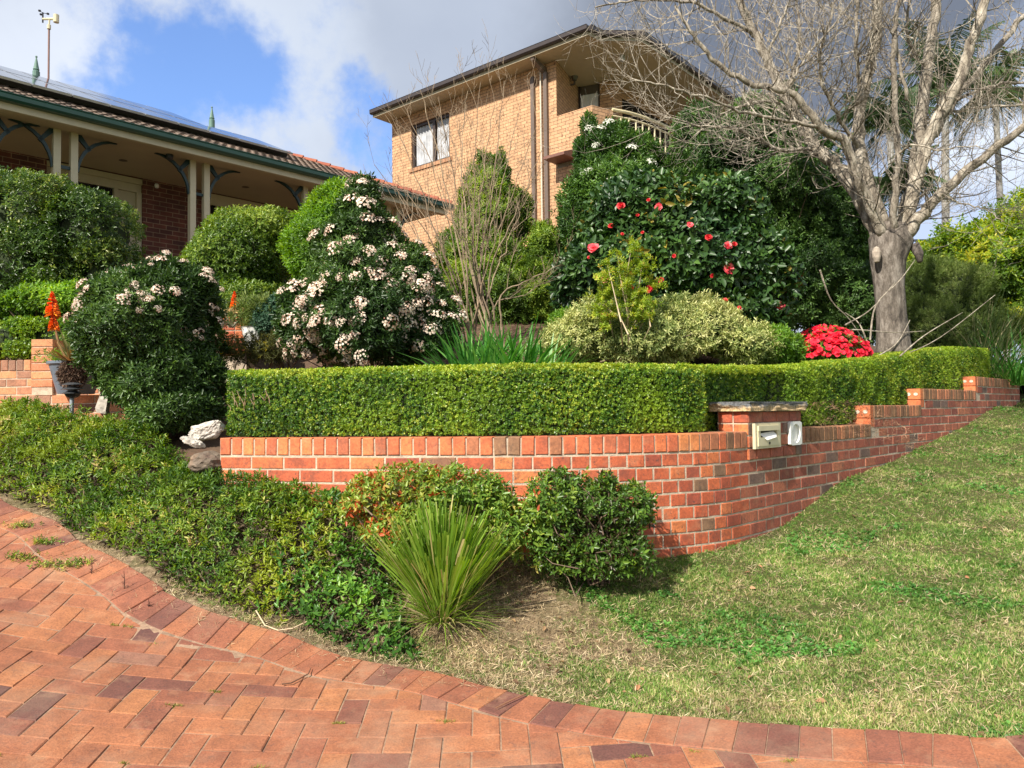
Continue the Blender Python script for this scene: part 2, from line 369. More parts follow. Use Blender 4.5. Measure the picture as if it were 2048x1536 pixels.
# outer edge of the paving (towards the bed and lawn)
EPX = [(0, 1003), (104, 1045), (166, 1092), (232, 1124), (290, 1157), (332, 1190), (415, 1228), (498, 1253), (581, 1278), (680, 1318), (768, 1336), (882, 1356), (1015, 1390), (1073, 1404), (1239, 1431), (1405, 1446), (1550, 1458), (1800, 1472), (2048, 1482)]
ep = [fhit(*q)[:2] for q in EPX]
ep = [ep[0]+(ep[0]-ep[2])*k for k in (2.2, 1.1)]+ep+[ep[-1]+np.array([k, k*.02]) for k in (.8, 2, 4)]
EDGE = Path(catmull(ep, 12))
SOIL_D = 0
# ground materials
def groundmat():
    m, t, b = mat('lawn ground'); n = t.nodes; l = t.links
    at_ = n.new('ShaderNodeAttribute'); at_.attribute_name = 'r'
    co = n.new('ShaderNodeTexCoord')
    def noise(s, d=6, ro=.65):
        x = n.new('ShaderNodeTexNoise'); x.inputs['Scale'].default_value = s; x.inputs['Detail'].default_value = d; x.inputs['Roughness'].default_value = ro; l.new(co.outputs['Object'], x.inputs['Vector']); return x.outputs['Fac']
    g = ramp(n, [(.3, (.035, .045, .014)), (.5, (.07, .08, .025)), (.7, (.15, .13, .05))]); l.new(noise(45), g.inputs[0])
    d = ramp(n, [(.3, (.10, .07, .042)), (.5, (.22, .16, .10)), (.7, (.38, .29, .18))]); l.new(noise(30), d.inputs[0])
    mx = n.new('ShaderNodeMix'); mx.data_type = 'RGBA'; l.new(at_.outputs['Fac'], mx.inputs[0]); l.new(g.outputs[0], mx.inputs[6]); l.new(d.outputs[0], mx.inputs[7])
    l.new(mx.outputs[2], b.inputs['Base Color']); b.inputs['Roughness'].default_value = .95; b.inputs['Specular IOR Level'].default_value = .1
    bp = n.new('ShaderNodeBump'); bp.inputs['Strength'].default_value = .8; bp.inputs['Distance'].default_value = .02; l.new(noise(60), bp.inputs['Height']); l.new(bp.outputs[0], b.inputs['Normal'])
    return m
M_GROUND = groundmat()
BEDC = [fhit(*q)[:2] for q in ((900, 1290), (1000, 1330), (1120, 1200), (1260, 1150), (1000, 1230), (700, 1300), (1180, 1140))]
def dirtmask(x, y):
    """0 = lawn, 1 = bare soil"""
    q = np.c_[np.ravel(x), np.ravel(y)]
    s_, sd = EDGE.near(q); sw, wd = WPATH.near(q)
    bedx = fhit(1160, 1250)[0]
    e1 = np.clip((bedx-q[:, 0]+.25*np.sin(q[:, 1]*5)+.2*np.sin(q[:, 0]*9+q[:, 1]*7))/.45+.5, 0, 1)
    d = np.minimum(e1, 1.)*np.clip((sd-.05)/.3, .6, 1)*(.84+.16*np.sin(q[:, 0]*11+2*np.sin(q[:, 1]*9)))
    xs = fhit(1050, 1400)[0]
    d = np.maximum(d, np.clip(1-(sd-.03)/.10, 0, 1)*(q[:, 0] < xs+.25))
    return d.reshape(np.shape(x))
def grid(x0, x1, y0, y1, st):
    xs = np.arange(x0, x1+1e-6, st); ys = np.arange(y0, y1+1e-6, st); X, Y = np.meshgrid(xs, ys); nx, ny = len(xs), len(ys)
    i = np.arange(nx*ny).reshape(ny, nx); F = np.stack([i[:-1, :-1], i[:-1, 1:], i[1:, 1:], i[1:, :-1]], -1).reshape(-1, 4)
    return X.ravel(), Y.ravel(), F
X, Y, F = grid(-9, 14, -6, 13, .12)
Z = HF(X, Y)+.006*np.sin(X*7+3*np.sin(Y*5))
cx_, cy_ = X[F].mean(1), Y[F].mean(1)
lawn = npmesh('lawn_ground', np.c_[X, Y, Z], F, M_GROUND, r=dirtmask(cx_, cy_), smooth=True); tag(lawn, kind='structure')
# far ground to the horizon
M_FAR = P('far ground', (.09, .13, .035), .95, var=.3, scale=.6, bump=0)
ax_0 = np.r_[-1500, -700, -300, -150, np.arange(-90, 90, 3), 150, 300, 700, 1500]; X, Y = np.meshgrid(ax_0, ax_0); i = np.arange(X.size).reshape(X.shape)
F = np.stack([i[:-1, :-1], i[:-1, 1:], i[1:, 1:], i[1:, :-1]], -1).reshape(-1, 4); X, Y = X.ravel(), Y.ravel()
fg = npmesh('ground', np.c_[X, Y, HF(np.clip(X, -8, 13), np.clip(Y, -5, 12))-.15-2.2*((X > -12.5)&(X < 14.5)&(Y > -9.5)&(Y < 13.5))], F, M_FAR); tag(fg, kind='structure')
# terrace behind the wall
bs = np.sort(np.r_[np.linspace(0, WPATH.L, 84), ST[0]-.01, ST[0]+.01, ST[1]-.01, ST[1]+.01, ST[2]-.01, ST[2]+.01]); wp_ = WPATH.at(bs); wt_ = WPATH.tan(bs); wn_ = np.c_[-wt_[:, 1], wt_[:, 0]]
inner = wp_+wn_*.11
left = catmull([(-40, 9.0), (-9, 7.1), (-6, 7.15), (-4.6, 7.0), (-3.5, 6.5), (-2.7, 5.95), (-2.15, 5.45), tuple(inner[0])], 8)[:-1]
right = catmull([tuple(inner[-1]), (9.5, 13.2), (14, 15), (40, 20)], 8)[1:]
B = np.vstack([left, inner, right]); nB = len(B)
ang = np.linspace(math.pi*.97, math.pi*.05, nB); far = np.c_[np.cos(ang)*60+2, np.sin(ang)*60+8]
T = np.linspace(0, 1, 60)**2.2
VV = (B[None]*(1-T[:, None, None])+far[None]*T[:, None, None]).reshape(-1, 2)
ZZ = HB(np.clip(VV[:, 0], -14, 14), np.clip(VV[:, 1], 0, 32)).reshape(60, nB)
def top_at(s_): return TOPS[0] if s_ < ST[0] else TOPS[2] if s_ < ST[1] else TOPS[3] if s_ < ST[2] else TOPS[4]
bz = np.array([top_at(q)-.06 for q in bs]); i0 = len(left)
for k in range(5): ZZ[k, i0:i0+90] = bz
ZZ = ZZ.ravel()
i = np.arange(60*nB).reshape(60, nB); F = np.stack([i[:-1, :-1], i[:-1, 1:], i[1:, 1:], i[1:, :-1]], -1).reshape(-1, 4)
M_MULCH = brickmat('mulch soil', [(0, (.10, .06, .035)), (1, (.20, .13, .08))], spots=.5, rough=.95, nscale=30)
tb = npmesh('garden_soil', np.c_[VV, ZZ], F, M_MULCH, r=None, smooth=True); tag(tb, kind='structure')

# ------------------------------------------------------------------ driveway of herringbone pavers
PH = .032; PO = np.array([-1.915, 3.007]); UN = .116
ca, sa = math.cos(PH), math.sin(PH)
def lat(a, b): return PO+UN*np.array([ca*a-sa*b, sa*a+ca*b])
M_PAVE = brickmat('clay paver', [(0, (.11, .045, .035)), (.15, (.18, .065, .042)), (.4, (.27, .092, .046)), (.65, (.32, .118, .052)), (.9, (.38, .15, .06)), (1, (.26, .12, .075))], spots=.45, rough=.82, dust=(.34, .23, .15), nscale=110)
mb = MB()
def clip(poly, p, n):
    """keep the part of the polygon with (q-p).n < 0"""
    o = []
    for i in range(len(poly)):
        a, b = poly[i], poly[(i+1) % len(poly)]; da, db = np.dot(a-p, n), np.dot(b-p, n)
        if da < 0: o.append(a)
        if da*db < 0: o.append(a+(b-a)*da/(da-db))
    return o
def area(p):
    p = np.array(p); x, y = p[:, 0], p[:, 1]; return .5*abs(np.dot(x, np.roll(y, 1))-np.dot(y, np.roll(x, 1)))
def paver(poly, r, tilt=None):
    c = np.mean(poly, 0); dz = random.uniform(-.002, .002); t = (random.gauss(0, .008), random.gauss(0, .008))
    n_ = len(poly); P0 = []
    def H(q, k): return hf(q[0], q[1])+.022+dz+t[0]*(q[0]-c[0])+t[1]*(q[1]-c[1])-k
    out_ = poly; per = sum(np.linalg.norm(out_[i]-out_[i-1]) for i in range(n_)); 
    ins = []
    for q in out_:
        d = c-q; l_ = np.linalg.norm(d); ins.append(q+d/l_*min(.0055, l_*.3))
    bot = [(*q, H(q, .03)) for q in out_]; mid = [(*q, H(q, .0035)) for q in out_]; top = [(*q, H(q, 0)) for q in ins]
    mb.poly(top, r)
    for i in range(n_):
        j = (i+1) % n_
        mb.poly([mid[i], mid[j], top[j], top[i]], r); mb.poly([bot[i], bot[j], mid[j], mid[i]], r)
def inset(rect, g):
    a, b, c, d = rect; return [a+g*(unit(b-a)+unit(d-a)), b+g*(unit(a-b)+unit(c-b)), c+g*(unit(b-c)+unit(d-c)), d+g*(unit(c-d)+unit(a-d))]
BW = .235
for i in range(-60, 62):
    for j in range(-40, 40):
        base = (i+2*j, -i+2*j)
        for (o_, sz) in (((0, 0), (1, 2)), ((1, 1), (2, 1))):
            a, b = base[0]+o_[0], base[1]+o_[1]
            c = lat(a+sz[0]/2, b+sz[1]/2)
            if not (-5.6 < c[0] < 5.2 and .9 < c[1] < 7.2): continue
            s_, sd = EDGE.near(c); sd = sd[0]
            if sd > -BW+.14: continue
            rect = [lat(a, b), lat(a+sz[0], b), lat(a+sz[0], b+sz[1]), lat(a, b+sz[1])]
            rect = inset(rect, random.uniform(.0012, .003))
            if sd > -BW-.16:
                ok = True
                for ds in (-.08, .08):
                    tt = EDGE.tan(s_[0]+ds); nn = np.array([-tt[1], tt[0]]); pp = EDGE.at(s_[0]+ds)-nn*(BW+.006)
                    rect = clip(rect, pp, nn)
                    if len(rect) < 3: ok = False; break
                if not ok or area(rect) < .0004: continue
            q = float(np.clip(random.gauss(.6, .16), .2, 1)); paver([np.array(v) for v in rect], q if random.random() > .09 else random.uniform(0, .25))
s_ = .1
while s_ < EDGE.L-.2:
    a, b = s_+.0015, s_+UN-.0015
    ta, tb_ = EDGE.tan(a), EDGE.tan(b); na, nb_ = np.array([-ta[1], ta[0]]), np.array([-tb_[1], tb_[0]])
    pa, pb = EDGE.at(a), EDGE.at(b); j_ = random.uniform(-.004, .004)
    paver([pa-na*(BW-.002), pb-nb_*(BW-.002), pb+nb_*j_, pa+na*j_], float(np.clip(random.gauss(.42, .2), .1, .85)))
    s_ += UN
drive = mb.build('driveway', M_PAVE); tag(drive, kind='structure')
# sand and dirt in the joints
M_SAND = brickmat('joint sand', [(0, (.22, .14, .09)), (1, (.34, .22, .14))], spots=.4, rough=.95)
es = np.linspace(0, EDGE.L, 160); e0 = EDGE.at(es); et = EDGE.tan(es); en = np.c_[-et[:, 1], et[:, 0]]
far_ = np.c_[np.linspace(-7, 6, 160), np.full(160, -1.5)]; TT = np.r_[0, .03, np.linspace(.06, 1, 60)]
VV = (((e0-en*.012)[None])*(1-TT[:, None, None])+far_[None]*TT[:, None, None]).reshape(-1, 2)
i = np.arange(len(TT)*160).reshape(len(TT), 160); F = np.stack([i[:-1, :-1], i[1:, :-1], i[1:, 1:], i[:-1, 1:]], -1).reshape(-1, 4)
sb = npmesh('driveway_sand', np.c_[VV, HF(VV[:, 0], VV[:, 1])+.0175], F, M_SAND, r=rng.random(len(F)), smooth=True); tag(sb, kind='structure')

# ------------------------------------------------------------------ front brick retaining wall
M_BRICK = brickmat('red brick', [(0, (.17, .10, .06)), (.1, (.24, .13, .07)), (.16, (.32, .07, .038)), (.5, (.45, .098, .04)), (.8, (.54, .135, .048)), (1, (.57, .19, .062))], spots=.85, rough=.8)
M_BRICK2 = brickmat('shade toned red brick', [(0, (.13, .085, .065)), (.12, (.20, .12, .09)), (.2, (.28, .075, .045)), (.6, (.37, .10, .055)), (1, (.44, .15, .075))], spots=.9, rough=.85)  # red brick darkened: shade of the sun-grazed right faces put into the colour
M_CAP = brickmat('coping brick', [(0, (.27, .145, .075)), (.12, (.36, .15, .07)), (.3, (.48, .115, .05)), (.75, (.58, .155, .055)), (1, (.62, .23, .075))], spots=.6, rough=.8)
M_MORT = P('mortar', (.48, .39, .29), .95, var=.25, scale=20, bump=.6, bscale=150)
def brick(mb_, c, t, up, nrm, L, Hh, D, r, ch=.004):
    """c = centre of the front face; t along, nrm outwards"""
    t, up, nrm = map(np.asarray, (t, up, nrm)); o = c-t*L/2-up*Hh/2
    fr = [o, o+t*L, o+t*L+up*Hh, o+up*Hh]; bk = [q-nrm*D for q in fr]; m_ = [q-nrm*ch for q in fr]
    ins = [fr[0]+(t+up)*ch, fr[1]+(up-t)*ch, fr[2]-(t+up)*ch, fr[3]+(t-up)*ch]
    mb_.poly(ins, r)
    for i in range(4):
        j = (i+1) % 4; mb_.poly([m_[i], m_[j], ins[j], ins[i]], r); mb_.poly([bk[i], bk[j], m_[j], m_[i]], r)
    mb_.poly(bk[::-1], r)
wall = empty('retaining_wall', (*WPATH.at(2.5), .6), 'curved red brick retaining wall under the clipped hedge, stepping up beside the lawn', 'retaining wall')
UP = np.array([0, 0, 1.])
def wf(s_):
    p = WPATH.at(s_); t = WPATH.tan(s_); t3 = np.array([t[0], t[1], 0]); n3 = np.array([t[1], -t[0], 0]); return np.array([p[0], p[1], 0]), t3, n3
def top_at(s_):
    if s_ < ST[0]: return TOPS[0]
    if s_ < ST[1]: return TOPS[2]
    if s_ < ST[2]: return TOPS[3]
    return TOPS[4]
mb1, mb2 = MB(), MB()
CO = .0865; CAPH = .118
SC0, SC1 = s_at(WPATH, 985), s_at(WPATH, 1440)
def rb():
    return random.uniform(0, .13) if random.random() < .10 else float(np.clip(random.gauss(.55, .2), .2, 1))
for k in range(0, 17):
    zt = TOPS[4]-CAPH-.008-k*CO
    s_ = -.06 if k % 2 else 0.0
    s_ = 0.0; first = True; z_in = z_out = False
    while s_ < WPATH.L:
        if s_ < SC0-.02: L = .24
        elif s_ < SC1: L = .121
        else: L = .24
        if first: L = .12 if k % 2 else .24; first = False
        if k % 2 and L < .2 and s_ >= SC0-.02 and not z_in: L = .181; z_in = True
        if k % 2 and s_ >= SC1 and not z_out: L = .181; z_out = True
        e = min(s_+L, WPATH.L); mid = (s_+e)/2
        cap = min(top_at(s_+.01), top_at(e-.01))
        if e-s_ > .05 and zt <= TOPS[0]-CAPH+.02+(cap-TOPS[0]) and zt > .30:
            p, t, n3 = wf(mid)
            g = HF(p[0], p[1])[0]
            if zt > g-.1:
                c = p+UP*(zt-CO/2+.004)+n3*random.uniform(-.0025, .0025)
                tt = unit(t+UP*random.gauss(0, .006)); up = unit(np.cross(n3, tt)); up = up if up[2] > 0 else -up
                brick(mb2 if mid > SP0 else mb1, c, tt, up, n3, e-s_-.010, CO-.011, .105, rb())
        s_ = e
mb1.build('brick_course', M_BRICK, wall); mb2.build('brick_course', M_BRICK2, wall)
# coping of bricks on edge
mb1 = MB(); mb2 = MB()
segs = [(0, SP0-.01, TOPS[0]), (SP1+.01, ST[0], TOPS[0]), (ST[0], ST[1], TOPS[2]), (ST[1], ST[2], TOPS[3]), (ST[2], WPATH.L, TOPS[4])]
endb = MB(); holes = MB()
for gi, (a, b, z) in enumerate(segs):
    s_ = a
    if gi >= 2:       # end brick laid flat with its cores showing
        p, t, n3 = wf(a+.04)
        c = p+UP*(z-CAPH/2)
        lft = -t
        endc = c+lft*.04-n3*.115
        brick(endb, endc, -n3, UP, lft, .228, CAPH-.004, .075, random.uniform(.55, .95))
        brick(endb, endc-UP*(CAPH/2+CO/2-.003), -n3, UP, lft, .228, CO-.012, .105, random.uniform(.55, 1))
        for q in (-.07, 0, .07):
            hc = endc-n3*q+lft*.0015
            ring = [hc+(-n3*math.cos(u)*.021+UP*math.sin(u)*.017) for u in np.linspace(0, 2*math.pi, 13)[:-1]]
            holes.prism(ring, lft*.003, 0)
        s_ += .082
    nb = max(1, round((b-s_)/.0865)); st_ = (b-s_)/nb
    for k in range(nb):
        mid = s_+st_*(k+.5); p, t, n3 = wf(mid)
        j_ = random.uniform(-.0025, .003)
        c = p+UP*(z-CAPH/2+random.uniform(-.0015, .0015))+n3*(.004+j_)
        tt = unit(t+UP*random.gauss(0, .012)); up = unit(np.cross(n3, tt)); up = up if up[2] > 0 else -up
        brick(mb1 if mid < SP0-.25 else mb2, c, tt, up, n3, st_-random.uniform(.008, .013), CAPH-.004, .225, random.uniform(0, .2) if random.random() < .09 or (mid > SP0-.5 and random.random() < .5) else float(np.clip(random.gauss(.6, .2), .25, 1)), .005)
mb1.build('coping', M_CAP, wall); mb2.build('coping', brickmat('weathered coping brick', [(0, (.22, .12, .06)), (.4, (.34, .155, .075)), (.7, (.44, .16, .08)), (1, (.50, .21, .10))], spots=.6, rough=.9), wall)
ec = endb.build('end_brick', M_CAP, wall); holes.build('core_hole', P('mortar plug', (.55, .5, .4), .95, var=.3, scale=30), ec)
# mortar body
core = MB()
ss = np.arange(0, WPATH.L+.04, .04)
for k in range(len(ss)-1):
    a, b = ss[k], min(ss[k+1], WPATH.L)
    if b-a < .005: continue
    (pa, ta, na), (pb, tb2, nb2) = wf(a), wf(b)
    z = min(top_at(a-.05), top_at(b-.05))-.010
    if SP0 < (a+b)/2 < SP1: z = TOPS[0]-.005
    fa, fb = pa-na*.003, pb-nb2*.003; ba, bb = pa-na*.21, pb-nb2*.21
    Zl = np.array([0, 0, .1]); Zh = np.array([0, 0, z])
    core.poly([fa+Zl, fb+Zl, fb+Zh, fa+Zh]); core.poly([fa+Zh, fb+Zh, bb+Zh, ba+Zh]); core.poly([bb+Zl, ba+Zl, ba+Zh, bb+Zh])
    core.poly([fa+Zl, fa+Zh, ba+Zh, ba+Zl]); core.poly([fb+Zl, bb+Zl, bb+Zh, fb+Zh])
core.build('mortar', M_MORT, wall)
# ------------------------------------------------------------------ letterbox pillar
pA, tA, nA = wf((SP0+SP1)/2); tA = unit(WPATH.at(SP1)-WPATH.at(SP0)); tA = np.array([*tA, 0]); nA = np.array([tA[1], -tA[0], 0])
PW = float(np.linalg.norm(WPATH.at(SP1)-WPATH.at(SP0))); pc = np.array([*((WPATH.at(SP0)+WPATH.at(SP1))/2), 0])
pil = empty('brick_pillar', (*pc[:2], 1.3), 'square brick pillar with rough stone slab on top, holding the letterbox', 'pillar')
mp, cp = MB(), MB(); PT = 1.578; ZB0 = TOPS[0]-CAPH
zt = PT; k = 0
while zt > ZB0-.02:
    n_ = 4; L = PW/4
    offs = [0, .25, .5, .75] if k % 2 == 0 else [-.125, .125, .375, .625, .875]
    for o_ in offs:
        a, b = max(o_, 0)*PW, min(o_+.25, 1)*PW
        c = pc+tA*((a+b)/2-PW/2)+UP*(zt-CO/2)+nA*.012
        brick(mp, c, tA, UP, nA, b-a-.010, CO-.011, .1, rb())
    for q in range(2):
        c = pc-tA*(PW/2)-nA*(.06+.12*q-.012)+UP*(zt-CO/2)
        brick(cp, c-tA*.001, -nA, UP, -tA, .11, CO-.011, .1, random.uniform(.4, 1))
    for q in range(2):
        c = pc+tA*(PW/2)-nA*(.06+.12*q-.012)+UP*(zt-CO/2)
        brick(cp, c, nA, UP, tA, .11, CO-.011, .1, random.uniform(.4, 1))
    zt -= CO; k += 1
mp.build('brick_face', M_BRICK2, pil); cp.build('brick_side', M_BRICK, pil)  # front gets the shade-darkened copy, sides the plain red brick
cm_ = MB(); cm_.box(pc-tA*(PW/2-.006)+nA*.006+UP*(ZB0+.03), tA*(PW-.012), -nA*.235, UP*(PT-ZB0-.033)); cm_.build('mortar', M_MORT, pil)
# rough sandstone slab
def rough_slab(o, ex, ey, ez, nx, ny, amp):
    bm = bmesh.new(); ex, ey, ez = map(np.asarray, (ex, ey, ez))
    st = MB(); V = {}
    bmesh.ops.create_cube(bm, size=1); bmesh.ops.subdivide_edges(bm, edges=bm.edges[:], cuts=14, use_grid_fill=True)
    from mathutils import noise
    for v in bm.verts:
        c = v.co.copy(); p = np.array(o)+ex*(c.x+.5)+ey*(c.y+.5)+ez*(c.z+.5)
        side = max(abs(c.x), abs(c.y)) > .49
        f = noise.fractal(Vector(p*np.array([9, 9, 26])), 1., 2.1, 4)
        f2 = noise.fractal(Vector(p*5), 1., 2, 3)
        out_ = unit(ex)*np.sign(c.x)*(abs(c.x) > .49)+unit(ey)*np.sign(c.y)*(abs(c.y) > .49)
        d = out_*(f*amp+f2*amp*.5)*(1.1 if c.z < .3 else .5)
        dz = -.5*amp*abs(f2)*(c.z < -.2)*(1 if side else .2)
        v.co = Vector(tuple(p+d+np.array([0, 0, dz+.002*f])))
    me = bpy.data.meshes.new('stone_cap'); bm.to_mesh(me); bm.free(); return me
m, t, b = mat('sandstone slab'); n = t.nodes; l = t.links
co = n.new('ShaderNodeTexCoord'); ge = n.new('ShaderNodeNewGeometry'); sp = n.new('ShaderNodeSeparateXYZ'); l.new(co.outputs['Object'], sp.inputs[0])
nz_ = n.new('ShaderNodeTexNoise'); nz_.inputs['Scale'].default_value = 14; nz_.inputs['Detail'].default_value = 8; l.new(co.outputs['Object'], nz_.inputs['Vector'])
add = n.new('ShaderNodeMath'); add.operation = 'MULTIPLY_ADD'; l.new(nz_.outputs['Fac'], add.inputs[0]); add.inputs[1].default_value = .09; l.new(sp.outputs['Z'], add.inputs[2])
mr = n.new('ShaderNodeMapRange'); l.new(add.outputs[0], mr.inputs[0]); mr.inputs[1].default_value = 1.648; mr.inputs[2].default_value = 1.672
rp = ramp(n, [(0, (.42, .30, .16)), (.5, (.30, .25, .18)), (1, (.10, .105, .11))]); l.new(mr.outputs[0], rp.inputs[0])
n5 = n.new('ShaderNodeTexNoise'); n5.inputs['Scale'].default_value = 70; n5.inputs['Detail'].default_value = 5; l.new(co.outputs['Object'], n5.inputs['Vector'])
hs = n.new('ShaderNodeHueSaturation'); l.new(rp.outputs[0], hs.inputs['Color']); m9 = n.new('ShaderNodeMapRange'); l.new(n5.outputs['Fac'], m9.inputs[0]); m9.inputs[1].default_value = .3; m9.inputs[2].default_value = .7; m9.inputs[3].default_value = .6; m9.inputs[4].default_value = 1.5; l.new(m9.outputs[0], hs.inputs['Value'])
l.new(hs.outputs[0], b.inputs['Base Color']); b.inputs['Roughness'].default_value = .9
bp = n.new('ShaderNodeBump'); bp.inputs['Strength'].default_value = .8; bp.inputs['Distance'].default_value = .01; l.new(n5.outputs['Fac'], bp.inputs['Height']); l.new(bp.outputs[0], b.inputs['Normal'])
M_SLAB = m
me = rough_slab(pc-tA*(PW/2+.035)+nA*.045+UP*(PT+.002), tA*(PW+.07), -nA*.32, UP*.066, 1, 1, .016)
me.materials.append(M_SLAB); link(bpy.data.objects.new('stone_cap', me), pil)
# letterbox and newspaper holder, set into the pillar face
M_CREAM = P('cream enamel', (.62, .55, .36), .35, var=.06, scale=12, bump=.05)
M_WHITEP = P('white plastic', (.80, .80, .76), .35, var=.04)
M_BLACK = P('black metal', (.02, .02, .022), .4)
M_DARKIN = P('dark inside', (.015, .014, .012), .9)
M_PAPER = P('paper', (.75, .74, .70), .8)
fz = nA*.0135
def pf(x, y):
    """point on the pillar front plane seen at pixel (x, y)"""
    o = np.array([0, 0, CAMZ]); d = px(x, y, 1)-o; t_ = np.dot((pc+fz)-o, nA)/np.dot(d, nA); return o+d*t_
a_, b_ = pf(1505, 872), pf(1556, 872); top_, bot_ = pf(1530, 846)[2], pf(1530, 896)[2]
lc = (a_+b_)/2; lw = float(np.dot(b_-a_, tA)); lh = top_-bot_; lc[2] = (top_+bot_)/2
lb = empty('letterbox', lc, 'cream metal letterbox with paper in its slot, set in the brick pillar', 'letterbox')
mb = MB(); D = .012
def ring(mb_, c, w_, h_, w2, h2, dn, cz=0):
    for (x0, x1, y0, y1) in ((-w_/2, -w2/2, -h_/2, h_/2), (w2/2, w_/2, -h_/2, h_/2), (-w2/2, w2/2, h2/2+cz, h_/2), (-w2/2, w2/2, -h_/2, -h2/2+cz)):
        mb_.box(c+tA*x0+UP*y0, tA*(x1-x0), UP*(y1-y0), nA*dn)
ring(mb, lc, lw, lh, lw*.84, lh*.80, .022); mb.build('frame', M_CREAM, lb, bevel=.003)
mb = MB(); c2 = lc; mb.box(c2-tA*lw*.42-UP*lh*.40, tA*lw*.84, UP*lh*.34, nA*.030); mb.build('door', M_CREAM, lb, bevel=.003)
mb = MB(); mb.box(lc-tA*lw*.42+UP*lh*.20, tA*lw*.84, UP*lh*.20, nA*.034); mb.build('flap', M_CREAM, lb, bevel=.004)
mb = MB(); mb.box(lc-tA*lw*.42-UP*lh*.06, tA*lw*.84, UP*lh*.26, nA*.002); mb.build('slot', M_DARKIN, lb)
mb = MB(); 
for x0, x1 in ((-.42, -.33), (.33, .42)):
    mb = MB(); mb.box(lc+tA*lw*x0-UP*lh*.058, tA*lw*(x1-x0), UP*lh*.256, nA*.028); mb.build('slot_side', M_CREAM, lb)
mb = MB(); k0 = lc-UP*lh*.30+nA*.030; mb.lathe([(0, .003), (.010, .003), (.011, 0)], (0, 0, 0), 14)
mb.v = [tuple(k0+tA*v[0]+UP*v[1]+nA*v[2]) for v in mb.v]; mb.build('lock', M_BLACK, lb)
pp = MB(); q0 = lc-tA*lw*.30-UP*lh*.035+nA*.004
pts = [q0+UP*lh*.13, q0+tA*lw*.58+UP*lh*.19, q0+tA*lw*.60+UP*lh*.06+nA*.02, q0+tA*lw*.52-UP*lh*.04+nA*.034, q0+tA*lw*.14-UP*lh*.14+nA*.036, q0+tA*lw*.1-UP*lh*.03+nA*.02]
pp.prism(pts, nA*.003); pr = pp.build('folded_paper', M_PAPER); tag(pr, 'white folded papers sticking out of the cream letterbox slot', 'paper')
a_, b_ = pf(1575.5, 866), pf(1598.5, 866); top_, bot_ = pf(1586, 843)[2], pf(1586, 890)[2]
nc = (a_+b_)/2; nw = float(np.dot(b_-a_, tA)); nh = top_-bot_; nc[2] = (top_+bot_)/2
nh_o = empty('newspaper_holder', nc, 'white plastic newspaper holder with round opening, right of the letterbox', 'newspaper holder')
# plate with a round hole
bm = bmesh.new(); K = 28; rad = nw*.36; ov = []; iv = []; ib = []
for k in range(K):
    u = 2*math.pi*k/K; c_, s2 = math.cos(u), math.sin(u); m9_ = max(abs(c_)/(nw/2), abs(s2)/(nh/2)); ov.append((c_/m9_, s2/m9_)); iv.append((rad*c_, rad*1.0*s2))
mb = MB()
g3 = lambda q, d: nc+tA*q[0]+UP*q[1]+nA*d
for k in range(K):
    j = (k+1) % K
    mb.poly([g3(ov[k], .022), g3(ov[j], .022), g3(iv[j], .022), g3(iv[k], .022)][::1]); mb.poly([g3(iv[k], .022), g3(iv[j], .022), g3(iv[j], .0), g3(iv[k], .0)])
    mb.poly([g3(ov[j], .022), g3(ov[k], .022), g3(ov[k], 0), g3(ov[j], 0)])
for k in range(K):    # hollow of the tube, slanting back
    j = (k+1) % K; mb.poly([g3(iv[k], .001), g3(iv[j], .001), nc+UP*0.0+nA*.001-tA*.0])
mb.build('face_plate', M_WHITEP, nh_o)
# ------------------------------------------------------------------ foliage
def leafshape(kind, L=1., w=.3, fold=.12, droop=.15):
    """one leaf along +Y, thickness direction Z"""
    if kind == 'd':      # diamond, 1 quad
        return np.array([[0, 0, 0], [w, .5*L, fold], [0, L, -droop], [-w, .5*L, fold]]), [[0, 1, 2, 3]]
    if kind == 'o':      # ovate, 2 quads along the midrib
        return np.array([[0, 0, 0], [w, .32*L, fold], [w*.75, .7*L, fold*.6], [0, L, -droop], [-w*.75, .7*L, fold*.6], [-w, .32*L, fold]]), [[0, 1, 2, 3], [0, 3, 4, 5]]
    if kind == 's':      # strap blade, 3 quads, bending
        V = [];
        for i, (y, q, z) in enumerate(((0, .8, 0), (.35, 1, .03), (.7, .8, -.04), (1, .12, -.04-droop))): V += [[-w*q, y*L, z*L], [w*q, y*L, z*L]]
        return np.array(V), [[0, 1, 3, 2], [2, 3, 5, 4], [4, 5, 7, 6]]
def rotm(axis, ang):
    return np.array(Matrix.Rotation(ang, 3, Vector(tuple(axis))))
def rosette(k, kind='d', w=.3, fold=.12, droop=.15, e0=15, e1=70, stem=.5, size=(.8, 1.15), seed=0, off=0.):
    """a shoot tip: k leaves round the +Z axis"""
    r = np.random.default_rng(seed); V = []; F = []; Lf = []; b = 0
    for i in range(k):
        lv, lf = leafshape(kind, 1, w, fold, droop); lv = lv*r.uniform(*size)
        t = i/max(k-1, 1); el = R_(e0+(e1-e0)*t+r.normal(0, 9)); az = i*2.399+r.normal(0, .25)
        # leaf frame: y -> out, z -> up
        lv = lv@rotm((0, 1, 0), r.normal(0, .35)).T; lv[:, 1] += off
        lv = lv@rotm((1, 0, 0), el).T
        lv = lv@rotm((0, 0, 1), az).T
        lv[:, 2] += stem*(t-.5)
        V.append(lv); F += [[q+b for q in f] for f in lf]; Lf += [i]*len(lf); b += len(lv)
    return np.vstack(V), np.array(F), np.array(Lf)
